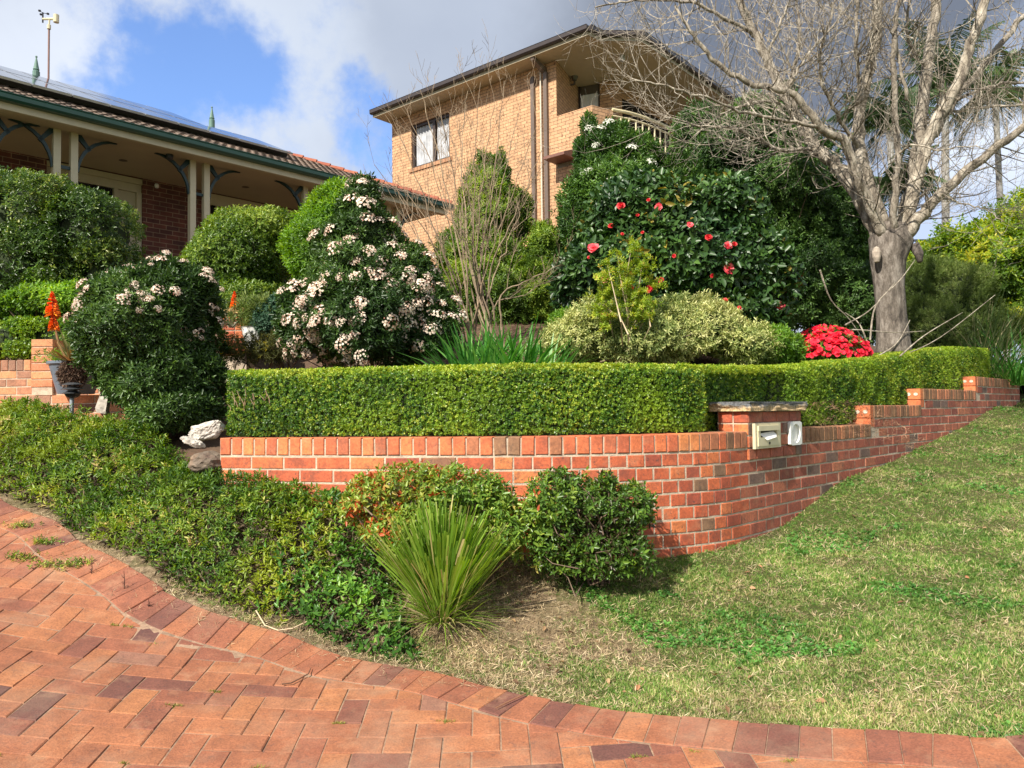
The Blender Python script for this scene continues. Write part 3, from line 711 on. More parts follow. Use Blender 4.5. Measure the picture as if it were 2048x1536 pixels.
def frames(ax, spin=None):
    ax = ax/(np.linalg.norm(ax, axis=1, keepdims=True)+1e-9); n = len(ax)
    rv = rng.normal(size=(n, 3)); x = np.cross(rv, ax); x /= np.linalg.norm(x, axis=1, keepdims=True)+1e-9; y = np.cross(ax, x)
    return np.stack([x, y, ax], 2)    # columns
def scatter(name, templ, pos, ax, size, mat_, parent=None, r=None, rj=.12, frm=None):
    """bake rosettes at pos, axis ax, scale size; r = per-cluster value in 0..1, rj = per-leaf jitter"""
    n = len(pos); which = rng.integers(0, len(templ), n); VV, FF, RR = [], [], []; b = 0
    Fm = frames(ax) if frm is None else frm
    size = np.broadcast_to(size, (n,)); r = rng.random(n) if r is None else r
    for k, (V, F, Lf) in enumerate(templ):
        m_ = which == k; c = m_.sum()
        if not c: continue
        W = np.einsum('nij,vj->nvi', Fm[m_], V)*size[m_][:, None, None]+pos[m_][:, None]
        VV.append(W.reshape(-1, 3)); FF.append((F[None]+(np.arange(c)*len(V))[:, None, None]).reshape(-1, F.shape[1])+b); b += c*len(V)
        lr = rng.normal(0, rj, (c, Lf.max()+1))
        RR.append(np.clip(r[m_][:, None]+lr[:, Lf], 0, 1).ravel())
    return npmesh(name, np.vstack(VV), np.vstack(FF), mat_, parent, r=np.concatenate(RR))
def lump(p, s=1., seed=0.):
    """cheap smooth 3-D noise in -1..1"""
    x, y, z = (p*s).T+seed
    return (np.sin(x*2.1+1.7*np.sin(y*1.3+z))+np.sin(y*2.7+1.3*np.sin(z*1.9+x*.7)+2)+np.sin(z*2.3+1.9*np.sin(x*1.1+y*1.7)+4))/3
def lobe(cx, cy, rx, ry, Y, dr=None):
    """ellipsoid lobe from photo px: centre, half sizes in px, forward distance, depth radius (m)"""
    c = px(cx, cy, Y); k = Y/FPX; return (c, np.array([rx*k, (dr if dr else rx*k), ry*k]))
def shell(lobes, n, thick=.25, amp=.12, nscale=3., seed=0., back=.35, bottom=-.9, inner=.75, pw=2.):
    """points near the surface of a union of lobes, outward normals"""
    P_, N_ = [], []; wts = np.array([l[1][0]*l[1][2]+l[1][0]*l[1][1] for l in lobes]); wts = wts/wts.sum()
    for (c, rad), w_ in zip(lobes, wts):
        m = int(n*w_*1.8)+8; d = rng.normal(size=(m, 3)); d /= np.linalg.norm(d, axis=1, keepdims=True)
        keep = ((d[:, 1] < .25) | (rng.random(m) < back)) & (d[:, 2] > bottom); d = d[keep]
        if pw != 2.: d = np.sign(d)*np.abs(d)**(2/pw); d /= (np.abs(d)**pw).sum(1, keepdims=True)**(1/pw)
        nr = d/rad; nr /= np.linalg.norm(nr, axis=1, keepdims=True)
        k = 1+amp*(lump(c+d*rad, nscale, seed)+.7*lump(c+d*rad, nscale*2.7, seed+3))-thick*rng.random(len(d))**1.6+(rng.random(len(d)) < .05)*rng.random(len(d))*.09*amp/.12
        p = c+d*rad*k[:, None]; ok = np.ones(len(p), bool)
        for (c2, r2) in lobes:
            if c2 is c: continue
            ok &= (((p-c2)/r2)**2).sum(1) > inner**2
        P_.append(p[ok]); N_.append(nr[ok])
    return np.vstack(P_), np.vstack(N_)
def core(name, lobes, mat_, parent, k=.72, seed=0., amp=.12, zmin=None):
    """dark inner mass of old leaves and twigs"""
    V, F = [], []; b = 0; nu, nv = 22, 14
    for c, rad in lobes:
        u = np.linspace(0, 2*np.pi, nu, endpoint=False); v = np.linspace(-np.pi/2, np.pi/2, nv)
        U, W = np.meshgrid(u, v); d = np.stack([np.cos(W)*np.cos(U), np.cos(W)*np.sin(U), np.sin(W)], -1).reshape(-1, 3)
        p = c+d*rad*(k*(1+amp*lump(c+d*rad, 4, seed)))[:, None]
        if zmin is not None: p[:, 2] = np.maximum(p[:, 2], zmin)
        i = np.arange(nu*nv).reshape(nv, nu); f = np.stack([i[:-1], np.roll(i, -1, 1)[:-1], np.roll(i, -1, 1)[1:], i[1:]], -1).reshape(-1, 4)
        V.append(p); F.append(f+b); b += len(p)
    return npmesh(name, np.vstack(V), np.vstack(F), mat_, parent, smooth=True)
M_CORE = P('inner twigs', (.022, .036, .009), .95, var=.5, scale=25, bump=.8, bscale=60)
M_TWIG = P('brown twig', (.16, .11, .075), .9, var=.3, scale=30)
def stems(name, pts_to, base, parent, mat_=None, rad=.012, n=5, n_side=4):
    """twigs from a base point out to points of the crown"""
    mb = MB()
    for q in pts_to:
        a = np.array(base)+rng.normal(0, .04, 3)*[1, 1, 0]; q = np.array(q); m_ = a*.5+q*.5+rng.normal(0, .07, 3)+np.array([0, 0, .08])
        mb.tube([a, a*.75+m_*.3+rng.normal(0, .02, 3)-.05*a*0, m_, (m_+q)/2+rng.normal(0, .03, 3), q], [rad, rad*.85, rad*.65, rad*.45, rad*.2], n_side)
    return mb.build(name, mat_ or M_TWIG, parent)
def shrub(name, label, cat, lobes, n, size, lm, templ, base=None, thick=.28, amp=.14, nscale=3., upb=.35, jit=.5, back=.35, group=None, nst=14, corek=.72, seed=0., pw=2., inner=.75, rmix=.5, bottom=-.9, part='foliage'):
    g = lobes[0][0]; zb = hb(*g[:2]) if base is None else base
    root = empty(name, (g[0], g[1], zb), label, cat, group)
    p, nr = shell(lobes, n, thick, amp, nscale, seed, back, bottom, inner, pw)
    ok = p[:, 2] > zb+.01; p, nr = p[ok], nr[ok]
    ax = nr+rng.normal(0, jit, p.shape)*.6+np.array([0, 0, upb])
    r = np.clip(.5+.35*lump(p, 2.2, seed+9)*rmix*2+rng.normal(0, .18, len(p)), 0, 1)
    scatter(part, templ, p, ax, size*rng.uniform(.7, 1.25, len(p)), lm, root, r=r)
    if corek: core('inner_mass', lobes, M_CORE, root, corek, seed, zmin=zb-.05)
    if nst:
        k = rng.choice(len(p), nst); stems('stem', c_in(p[k], lobes), (g[0], g[1], zb), root)
    return root, p, nr
def c_in(p, lobes): return p
T_SMALL = [rosette(7, 'd', .27, .1, .1, -10, 55, .7, seed=s) for s in range(5)]
T_TINY = [rosette(6, 'd', .33, .08, .1, -10, 45, .8, seed=s+20) for s in range(5)]
T_OV = [rosette(6, 'o', .21, .07, .12, -5, 55, .9, seed=s+40) for s in range(5)]
T_CAM = [rosette(5, 'o', .26, .06, .16, -10, 50, .9, seed=s+60) for s in range(5)]
T_LONG = [rosette(7, 'o', .16, .04, .15, -10, 60, .8, seed=s+80) for s in range(5)]
T_NEED = [rosette(10, 'd', .09, .03, .1, 10, 80, 1.2, seed=s+100) for s in range(4)]
G = lambda name, *a, **k: leafmat(name, *a, **k)
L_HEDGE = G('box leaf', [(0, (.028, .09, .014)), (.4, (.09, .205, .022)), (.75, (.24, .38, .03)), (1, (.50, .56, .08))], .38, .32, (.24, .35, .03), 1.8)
L_DARKSH = G('viburnum leaf', [(0, (.02, .048, .012)), (.6, (.048, .10, .022)), (1, (.13, .23, .05))], .38, .22)
L_CAMEL = G('camellia leaf', [(0, (.015, .045, .015)), (.7, (.045, .105, .02)), (.985, (.10, .19, .035)), (1, (.25, .2, .03))], .42, .15, spec=.5)
L_PHOT = G('photinia leaf', [(0, (.03, .07, .018)), (.6, (.07, .15, .03)), (1, (.17, .30, .06))], .35, .28)
L_BUSH = G('bush leaf', [(0, (.05, .10, .018)), (.6, (.13, .22, .03)), (1, (.34, .42, .08))], .33, .3)
L_LIGHT = G('fresh bush leaf', [(0, (.07, .15, .02)), (.6, (.15, .30, .035)), (1, (.32, .46, .07))], .4, .38)
L_CONIF = G('laurel leaf', [(0, (.06, .12, .02)), (.6, (.15, .25, .035)), (1, (.34, .44, .07))], .4, .34)
L_VARI = G('variegated leaf', [(0, (.08, .13, .03)), (.3, (.24, .30, .09)), (.65, (.48, .50, .19)), (1, (.68, .66, .32))], .5, .25)
L_YELL = G('golden leaf', [(0, (.05, .11, .012)), (.5, (.15, .26, .02)), (.85, (.40, .46, .03)), (1, (.60, .56, .05))], .4, .4)
L_FERN = G('fine leaf', [(0, (.07, .11, .025)), (.6, (.15, .22, .05)), (1, (.32, .38, .13))], .55, .3)
L_COVER = G('ground cover leaf', [(0, (.04, .10, .016)), (.4, (.12, .23, .028)), (.75, (.26, .36, .045)), (.94, (.50, .50, .12)), (1, (.52, .40, .16))], .42, .3, (.26, .30, .02), 1.3)
L_COVER2 = G('coarse ground cover leaf', [(0, (.035, .10, .018)), (.6, (.09, .22, .03)), (1, (.22, .38, .06))], .35, .3)
L_RHAP = G('front shrub leaf', [(0, (.06, .045, .02)), (.12, (.05, .11, .018)), (.5, (.11, .21, .03)), (.82, (.27, .37, .05)), (.95, (.44, .36, .10)), (1, (.42, .10, .04))], .33, .3)
L_RHAP2 = G('sparse shrub leaf', [(0, (.06, .12, .018)), (.45, (.13, .24, .035)), (.85, (.30, .38, .06)), (.985, (.50, .40, .10)), (1, (.45, .10, .03))], .33, .3)
L_GRASSB = G('clump blade', [(0, (.09, .19, .02)), (.5, (.19, .34, .035)), (.88, (.32, .46, .08)), (.95, (.45, .48, .16)), (1, (.58, .46, .22))], .42, .3)
L_STRAP = G('strap leaf', [(0, (.03, .13, .02)), (.6, (.08, .26, .045)), (1, (.18, .38, .08))], .38, .28)
M_SOLID = leafmat
# ---- clipped hedge along the wall
SS_ = np.linspace(-.1, WPATH.L, 300); XX_ = np.array([toxy((*WPATH.at(q), 1.5))[0] for q in SS_])
def hedge():
    root = empty('clipped_hedge', (*WPATH.at(2.5), 1.4), 'long low clipped box hedge following the brick retaining wall', 'hedge')
    P_, N_ = [], []; L0, L1 = -.06, s_at(WPATH, 2006)
    def top(s): 
        x = np.interp(s, SS_, XX_); return np.interp(x, [430, 1450, 1600, 1724, 1830, 1929, 2010], [1.905, 1.90, 1.93, 2.02, 2.14, 2.30, 2.38])
    def bot(s):
        if SP0-.1 < s < SP1+.05: return 1.35
        return {1.44: 1.45, 1.612: 1.62, 1.784: 1.79, 1.956: 1.965}[top_at(s)]-.0
    dens = 7600
    fpil = lambda q: np.clip((q-(SP0-.32))/.1, 0, 1)*np.clip(((SP1+.12)-q)/.1, 0, 1)
    def add(s, off, z, nv, k):
        p = WPATH.at(s); t = WPATH.tan(s); nb = np.stack([-t[:, 1], t[:, 0]], -1)   # towards the back
        q = np.c_[p+nb*off[:, None], z]
        q[:, :2] += 0
        N = np.c_[nb*nv[0][:, None]+t*nv[2][:, None], nv[1]]
        P_.append(q); N_.append(N)
    W0, W1 = .13, .72; rc = .07
    n = int((L1-L0)*.55*dens)
    s = rng.uniform(L0, L1, n); zt = top(s); zb_ = np.array([bot(a) for a in s])
    # keep clear of the step ends: lower part just before a step stays open
    u = rng.random(n); z = zb_+(zt-zb_)*u; dep = .055*rng.random(n)**1.5
    edge_ = np.clip((z-(zt-rc))/rc, 0, 1); off = W0+rc*(1-np.sqrt(1-edge_**2*.98))+dep+.012*lump(np.c_[s, s*0, z], 9)
    eL = np.clip(1-(s-L0)/rc, 0, 1); off += rc*(1-np.sqrt(1-eL**2*.98))
    off = off+.14*fpil(s)
    add(s, off, z, (-np.ones(n)*(1-edge_*.5), edge_*.9+.1, -eL), 0)
    n = int((L1-L0)*.6*dens*.8); s = rng.uniform(L0, L1, n); off = rng.uniform(W0+.03, W1, n); z = top(s)-.05*rng.random(n)**1.5+.008*lump(np.c_[s, off, s*0], 9)
    add(s, off, z, (np.zeros(n), np.ones(n), np.zeros(n)), 0)
    for Lx, sg in ((L0, -1), (L1, 1)):
        n = int(.6*.5*dens*1.1); s = np.full(n, Lx)-sg*.05*rng.random(n)**1.5; off = rng.uniform(W0+.03, W1, n); z = bot(max(Lx, .01))+rng.random(n)*(top(Lx)-bot(max(Lx, .01)))
        add(s, off, z, (np.zeros(n), np.full(n, .1), np.full(n, float(sg))), 0)
    p = np.vstack(P_); N = np.vstack(N_)
    ax = N+rng.normal(0, .5, p.shape)
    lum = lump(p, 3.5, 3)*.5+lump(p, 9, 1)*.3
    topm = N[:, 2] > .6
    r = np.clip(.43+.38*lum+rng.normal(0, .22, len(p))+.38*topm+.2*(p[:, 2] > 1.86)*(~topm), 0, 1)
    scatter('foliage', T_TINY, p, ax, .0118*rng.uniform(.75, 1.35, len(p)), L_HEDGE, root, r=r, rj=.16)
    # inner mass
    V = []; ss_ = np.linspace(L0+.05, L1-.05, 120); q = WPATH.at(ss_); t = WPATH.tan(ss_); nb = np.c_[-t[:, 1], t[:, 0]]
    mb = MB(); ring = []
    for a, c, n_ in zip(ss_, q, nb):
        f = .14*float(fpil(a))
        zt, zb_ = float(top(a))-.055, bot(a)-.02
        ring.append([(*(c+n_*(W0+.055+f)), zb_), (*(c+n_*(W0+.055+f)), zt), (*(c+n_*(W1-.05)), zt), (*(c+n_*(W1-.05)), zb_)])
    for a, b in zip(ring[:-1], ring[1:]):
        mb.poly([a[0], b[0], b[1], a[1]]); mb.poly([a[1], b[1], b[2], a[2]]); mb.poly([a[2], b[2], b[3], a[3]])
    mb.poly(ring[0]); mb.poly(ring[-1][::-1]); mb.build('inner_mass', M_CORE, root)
    # few bare twigs at the left end
    st = MB()
    for k in range(14):
        s0 = random.uniform(.02, .35); c = WPATH.at(s0)+np.array([0, W0+.02]); z0 = 1.62+random.uniform(0, .08)
        a = np.array([*c, z0]); e = a+np.array([random.uniform(-.05, .02), -.03, random.uniform(.05, .11)]); st.tube([a, (a+e)/2+[.01, 0, 0], e], [.0035, .003, .0015], 4)
    st.build('bare_twig', P('pale twig', (.45, .33, .2), .9), root)
hedge()
# ---- ground cover bed in front of the wall
def cover():
    P0 = []
    n = 52000
    x = rng.uniform(-6.2, .35, n); y = rng.uniform(2.9, 7.6, n)
    s, sd = EDGE.near(np.c_[x, y]); sw, wd = WPATH.near(np.c_[x, y])
    lx = WP[0, 0]
    # distance to the back boundary
    bk = np.where(x > lx, -wd, 9.)
    bl = Path(catmull([(-9, 7.4), (-6, 7.2), (-4.6, 7.0), (-3.5, 6.45), (-2.9, 6.15), (-2.45, 5.75), (-2.0, 5.42)], 10))
    _, bd = bl.near(np.c_[x, y]); bk = np.where(x > lx, bk, -bd)
    lump2 = lump(np.c_[x, y, y*0], 2.3, 5)
    fr = sd-.10-.05*lump2
    ex = fhit(830, 1240)[0]; rt = ex-x-.25*(y-4)+.1*lump2
    m_ = (fr > 0) & (bk > .05) & (rt > 0)
    x, y, fr, bk, rt, lump2 = (a[m_] for a in (x, y, fr, bk, rt, lump2))
    h = .34*np.clip(fr/.55, 0, 1)**.6*np.clip(rt/.3, 0, 1)**.5*(1+.30*lump2+.26*lump(np.c_[x, y, y*0], 6, 2)+.14*lump(np.c_[x, y, y*0], 14, 2))
    h *= np.interp(x, [-5, -3, -2.4, -2.0, -1.1, 0], [.66, .8, .62, .62, .8, 1.]); h *= np.clip(.45+bk/.35, 0, 1)
    g = HF(x, y); u = rng.random(len(x)); z = g+h*(1-.55*u**2)
    eps = .05
    p = np.c_[x, y, z]
    # slope based normal
    f = lambda fr_: .34*np.clip(fr_/.55, 0, 1)**.6
    tn = EDGE.tan(s[m_]); nn = np.c_[-tn[:, 1], tn[:, 0]]; sl = np.clip(1-fr/.5, 0, 1)[:, None]
    N = np.c_[-nn*sl*1.1+rng.normal(0, .1, nn.shape), np.ones(len(x))]
    return p, N, h, fr
p, N, h, fr = cover()
right_ = np.clip((p[:, 0]+1.45+.25*lump(p, 3, 8))/.5, 0, 1)
sel = rng.random(len(p)) < right_
ax = N+rng.normal(0, .45, p.shape)
r = np.clip(.42+.35*lump(p, 3.5, 4)+rng.normal(0, .2, len(p)), 0, 1)
a = scatter('ground_cover', T_LONG, p[~sel], ax[~sel], .033*rng.uniform(.65, 1.3, (~sel).sum()), L_COVER, r=r[~sel]); tag(a, kind='stuff', label='low olive green ground cover filling the bed between the paving and the wall', cat='ground cover')
s2 = sel & (rng.random(len(p)) < .62)
a = scatter('leafy_ground_cover', T_OV, p[s2], ax[s2], .042*rng.uniform(.6, 1.25, s2.sum()), L_COVER2, r=r[s2]); tag(a, kind='stuff', label='brighter green broad leaved ground cover left of the grass clump', cat='ground cover')
# under layer so soil does not shine through: dead stems
k = rng.random(len(p)) < .35; q = p[k].copy(); q[:, 2] -= h[k]*.45
a = scatter('dry_stems', T_NEED, q, rng.normal(size=q.shape)*[1, 1, .5], .06, G('dry stem', [(0, (.05, .035, .02)), (1, (.20, .15, .09))], .9, 0)); tag(a, kind='stuff', label='dry brown stems under the ground cover', cat='stems')

# ---- shrubs behind and beside
def Lb(*a): return [lobe(*q) for q in a]
rv, pv, nv = shrub('viburnum_bush', 'round dark green bush with pale pink flower clusters, beside the aloe urn', 'bush',
      Lb((302, 668, 128, 134, 6.5, .6), (260, 612, 78, 72, 6.5, .45), (345, 615, 88, 80, 6.5, .45), (340, 760, 96, 80, 6.4, .5), (280, 745, 62, 72, 6.45, .45), (355, 822, 80, 42, 6.2, .35)), 12000, .046, L_DARKSH, T_LONG, base=1.45, seed=1, upb=.3)
rp_, pp_, np_ = shrub('pink_viburnum', 'tall cone shaped shrub covered in pale pink flower heads behind the hedge', 'shrub',
      Lb((745, 640, 150, 105, 6.7, .6), (740, 560, 110, 95, 6.7, .5), (735, 490, 72, 90, 6.7, .4), (728, 425, 38, 60, 6.7, .25), (718, 385, 15, 28, 6.7, .1), (855, 650, 62, 75, 6.6, .3), (625, 650, 65, 75, 6.6, .3), (660, 500, 32, 40, 6.7, .2), (810, 560, 60, 60, 6.7, .3), (590, 600, 30, 30, 6.6, .2), (850, 570, 30, 30, 6.7, .2)), 11000, .044, L_DARKSH, T_LONG, base=1.6, seed=2, amp=.2)
shrub('pale_green_bush', 'upright light green bush behind the pink flowering shrub', 'bush', Lb((670, 500, 92, 105, 8.4, .6), (690, 430, 70, 55, 8.4, .5), (740, 540, 60, 80, 8.3, .4)), 6500, .042, L_LIGHT, T_LONG, base=2.1, seed=3, upb=.7)
shrub('clipped_round_bush', 'rounded clipped bush in front of the verandah posts', 'bush', Lb((490, 520, 95, 100, 8.9, .7), (440, 540, 65, 75, 8.8, .6), (545, 470, 55, 50, 8.9, .5), (500, 620, 95, 60, 8.6, .6)), 8500, .038, L_BUSH, T_OV, base=1.9, seed=4, amp=.08)
shrub('tall_boxy_hedge', 'tall clipped shaded green hedge at the left in front of the verandah', 'hedge', Lb((60, 460, 135, 100, 9.6, .8), (-60, 450, 120, 110, 9.7, .8), (190, 480, 75, 85, 9.5, .7), (60, 540, 150, 90, 9.5, .8), (220, 550, 50, 70, 9.4, .5), (-60, 560, 120, 90, 9.6, .7)), 14000, .045, G('shade toned hedge leaf', [(0, (.03, .065, .014)), (.6, (.075, .14, .024)), (.9, (.22, .30, .06)), (1, (.42, .46, .14))], .3, .28), T_OV, base=2.4, seed=5, amp=.07, pw=3.2, thick=.2)  # leaf colours darkened to carry the shade on the hedge sides
shrub('low_hedge', 'low clipped hedge on top of the left garden wall behind the urns', 'hedge', Lb((20, 680, 80, 42, 8.75, .28), (120, 680, 80, 42, 8.75, .28), (-80, 680, 80, 42, 8.75, .28), (200, 690, 60, 45, 8.75, .28)), 7000, .026, L_HEDGE, T_SMALL, base=2.1, seed=6, amp=.05, pw=4, thick=.25, nst=0)
shrub('geranium', 'bright green leafy plant in front of the tall left hedge', 'plant', Lb((90, 595, 62, 30, 8.9, .25), (150, 600, 55, 32, 8.8, .25), (30, 610, 45, 25, 8.9, .2), (75, 560, 22, 22, 8.9, .12)), 1500, .05, L_LIGHT, T_OV, base=2.4, seed=7, corek=.4, nst=8)
shrub('laurel_tree', 'conical green tree behind the bare many stemmed shrub', 'tree', Lb((985, 430, 58, 90, 9.6, .45), (975, 520, 88, 85, 9.6, .6), (1000, 590, 110, 80, 9.4, .7), (990, 355, 30, 45, 9.6, .2), (965, 330, 9, 30, 9.6, .08), (1002, 325, 9, 30, 9.6, .08), (930, 440, 20, 50, 9.6, .15), (1040, 440, 24, 60, 9.6, .18), (900, 500, 22, 50, 9.6, .15), (1085, 500, 35, 60, 9.5, .3), (1090, 600, 50, 70, 9.3, .5)), 15000, .042, L_CONIF, T_LONG, base=2.5, seed=8, amp=.3, thick=.45, upb=.8)
shrub('blue_green_shrub', 'small blue green fine leaved shrub beside the white pot', 'shrub', Lb((575, 620, 48, 42, 7.5, .2), (540, 640, 35, 40, 7.5, .2)), 2200, .022, G('blue green leaf', [(0, (.02, .06, .035)), (1, (.07, .15, .08))], .5, .2), T_SMALL, base=1.85, seed=9, nst=4)
shrub('yellow_flowering_plant', 'thin brownish green plant with small yellow flowers in front of the white pot', 'plant', Lb((520, 700, 65, 32, 6.9, .2), (455, 700, 30, 40, 6.9, .15), (580, 690, 50, 35, 6.9, .2)), 1500, .028, G('thin leaf', [(0, (.04, .05, .015)), (.5, (.10, .11, .03)), (.9, (.2, .2, .05)), (.95, (.7, .5, .02)), (1, (.8, .6, .02))], .5, .25), T_NEED, base=1.6, seed=10, corek=0, jit=1., nst=10, thick=.8)
rph, pph, nph = shrub('photinia', 'tall glossy green shrub with a few white flower heads against the tan brick house', 'shrub', Lb((1240, 410, 100, 110, 9.6, .8), (1190, 335, 42, 75, 9.6, .4), (1178, 262, 13, 36, 9.6, .12), (1218, 275, 14, 34, 9.6, .12), (1275, 350, 55, 68, 9.6, .5), (1345, 410, 65, 88, 9.6, .6), (1160, 470, 40, 110, 9.5, .5), (1243, 290, 18, 36, 9.6, .15), (1160, 300, 10, 26, 9.6, .1), (1290, 300, 12, 30, 9.6, .1)), 11000, .05, L_PHOT, T_LONG, base=2.4, seed=11, amp=.22, upb=.8)
rc_, pcm, ncm = shrub('camellia', 'big glossy dark green camellia bush with red and pink blooms', 'bush', Lb((1340, 530, 190, 120, 8.2, .9), (1290, 440, 110, 80, 8.2, .7), (1430, 450, 95, 85, 8.2, .7), (1190, 560, 75, 90, 8.1, .6), (1500, 560, 80, 95, 8.0, .6), (1450, 640, 110, 60, 7.9, .6), (1230, 640, 90, 50, 7.9, .5)), 9000, .085, L_CAMEL, T_CAM, base=2.0, seed=12, amp=.12, upb=.2, thick=.22)
shrub('dark_evergreen', 'large dark evergreen tree behind the camellia and the bare tree', 'tree', Lb((1540, 400, 140, 125, 11, 1.2), (1640, 460, 100, 110, 11, 1), (1600, 560, 130, 120, 10.8, 1), (1440, 330, 90, 70, 11, .9), (1540, 300, 60, 60, 11, .6), (1690, 600, 80, 100, 10.4, .7), (1500, 240, 40, 50, 11.2, .4), (1570, 215, 22, 40, 11.2, .3), (1400, 270, 50, 60, 11, .5)), 17000, .058, G('evergreen leaf', [(0, (.025, .06, .016)), (.6, (.06, .13, .03)), (1, (.17, .30, .07))], .35, .25), T_LONG, base=2.4, seed=13, amp=.2)
shrub('variegated_shrub', 'low spreading cream variegated shrub right of the strap leaved plants', 'shrub', Lb((1150, 690, 58, 48, 6.9, .35), (1195, 665, 60, 58, 6.9, .35), (1330, 665, 70, 62, 6.9, .4), (1410, 660, 75, 55, 6.9, .4), (1260, 695, 80, 40, 6.8, .4), (1480, 690, 65, 45, 6.9, .4), (1345, 632, 45, 36, 7.0, .3), (1215, 628, 30, 28, 7.0, .2), (1440, 640, 35, 25, 7.0, .2), (1525, 700, 30, 30, 6.9, .2)), 7600, .034, L_VARI, T_LONG, base=1.75, seed=14, amp=.3, thick=.4, upb=.5)
shrub('green_azalea', 'small bright green azalea between variegated shrub and red azalea', 'shrub', Lb((1545, 688, 36, 34, 6.9, .2), (1575, 700, 24, 26, 6.95, .15)), 700, .042, L_LIGHT, T_LONG, base=1.75, seed=15, nst=4, amp=.3)
shrub('green_azalea', 'small bright green azalea at the left end of the variegated shrub', 'shrub', Lb((1135, 648, 36, 26, 7.2, .2)), 420, .042, L_LIGHT, T_LONG, base=1.9, seed=19, nst=4, amp=.3)
raz, paz, naz = shrub('red_azalea', 'low mound of bright red azalea flowers by the bare tree trunk', 'azalea', Lb((1650, 708, 78, 42, 7.9, .35), (1655, 686, 48, 28, 7.9, .25)), 900, .03, L_COVER2, T_OV, base=1.8, seed=16, nst=4)
shrub('golden_bush', 'big yellow green bush at the right edge of the garden', 'bush', Lb((1960, 560, 120, 110, 13, 1.2), (2060, 520, 110, 120, 13, 1.2), (1890, 540, 60, 60, 13.5, .8), (2050, 630, 100, 70, 12.6, 1), (1850, 530, 40, 45, 13.5, .5), (2130, 440, 90, 70, 13.5, 1)), 13000, .07, L_YELL, T_OV, base=1.9, seed=17, amp=.2)
shrub('feathery_shrub', 'soft fine leaved green shrub right of the bare tree trunk', 'shrub', Lb((1880, 600, 90, 80, 12.2, .8), (1925, 655, 85, 65, 12.2, .8), (1845, 660, 70, 70, 11.6, .7), (1850, 560, 45, 50, 12.2, .5), (1960, 640, 50, 60, 12.6, .5), (1830, 590, 30, 60, 11.8, .3)), 15000, .04, L_FERN, T_NEED, base=2.0, seed=18, amp=.2, thick=.4, upb=.8)
# ------------------------------------------------------------------ flowers
def petalmat(name, stops, rough=.6, trans=.25): return leafmat(name, stops, rough, trans)
M_VIB = petalmat('viburnum floret', [(0, (.28, .09, .06)), (.2, (.50, .27, .18)), (.4, (.72, .58, .46)), (1, (.82, .76, .64))])
M_WFL = petalmat('white floret', [(0, (.5, .5, .38)), (1, (.82, .82, .74))])
M_AZ = petalmat('azalea petal', [(0, (.62, .01, .03)), (.5, (.80, .02, .05)), (1, (.85, .06, .10))], .55, .3)
M_CAMR = petalmat('camellia petal', [(0, (.35, .008, .012)), (.5, (.65, .025, .03)), (1, (.8, .10, .10))], .5, .3)
M_CAMP = petalmat('pink camellia petal', [(0, (.55, .03, .05)), (.5, (.80, .09, .12)), (1, (.9, .28, .28))], .5, .3)
M_ALOE = petalmat('aloe flower', [(0, (.55, .06, .01)), (.6, (.85, .17, .02)), (1, (.90, .38, .03))], .5, .2)
def rawmesh(name, V, F, r, mat_):
    o = npmesh(name, V, F, mat_, None, r=r); me = o.data; bpy.data.objects.remove(o); return me
def floret_head(seed, n=70, R=.05, fs=.0075, flat=.45):
    r_ = np.random.default_rng(seed); V = []; F = []; rr = []; b = 0
    for i in range(n):
        u, v = r_.uniform(0, 2*np.pi), np.sqrt(r_.random()); q = np.array([R*v*np.cos(u), R*v*np.sin(u), R*flat*(1-v*v)+r_.normal(0, .004)])
        ax = unit(q+[0, 0, R*.8]+r_.normal(0, R*.3, 3)); x = unit(np.cross(ax, r_.normal(size=3))); y = np.cross(ax, x); c = r_.random(); s_ = fs*(.6 if c < .3 else 1.)
        for a in (0, 1):     # two crossed diamonds make a small star
            m_ = rotm(ax, a*math.pi/4) if a else np.eye(3); X_, Y_ = m_@x*s_, m_@y*s_
            V += [q+X_+ax*.002, q+Y_, q-X_+ax*.002, q-Y_]; F.append([b, b+1, b+2, b+3]); b += 4; rr.append(c)
    return np.array(V), np.array(F), np.array(rr)
def petals(seed, rings, mat_, name, cup=.4):
    """rings: (count, length, width, elevation deg)"""
    r_ = np.random.default_rng(seed); V = []; F = []; rr = []; b = 0
    for (k, L, W, el) in rings:
        a0 = r_.uniform(0, 6)
        for i in range(k):
            lv, lf = leafshape('o', 1, .42, .12, -.05+cup*.1); lv = lv*[W/.42, L, L]*r_.uniform(.85, 1.1)
            lv = lv@rotm((1, 0, 0), R_(el+r_.normal(0, 8))).T@rotm((0, 0, 1), a0+i*2*math.pi/k+r_.normal(0, .1)).T
            V.append(lv); F += [[q+b for q in f] for f in lf]; rr += [np.clip(r_.normal(.55, .25), 0, 1)]*2; b += len(lv)
    return rawmesh(name, np.vstack(V), np.array(F), np.array(rr), mat_)
def place(me, name, p, ax, root, s=1., label=None):
    o = bpy.data.objects.new(name, me); col.objects.link(o); o.parent = root
    o.location = Vector(tuple(np.array(p)-np.array(root.location))); ax = Vector(tuple(ax)).normalized()
    o.rotation_euler = (ax.to_track_quat('Z', 'Y').to_matrix() @ Matrix.Rotation(random.uniform(0, 6.3), 3, 'Z')).to_euler(); o.scale = (s, s, s)
    if label: o['label'] = label
    return o
HEADS = [rawmesh('flower_head', *floret_head(s), M_VIB) for s in range(5)]
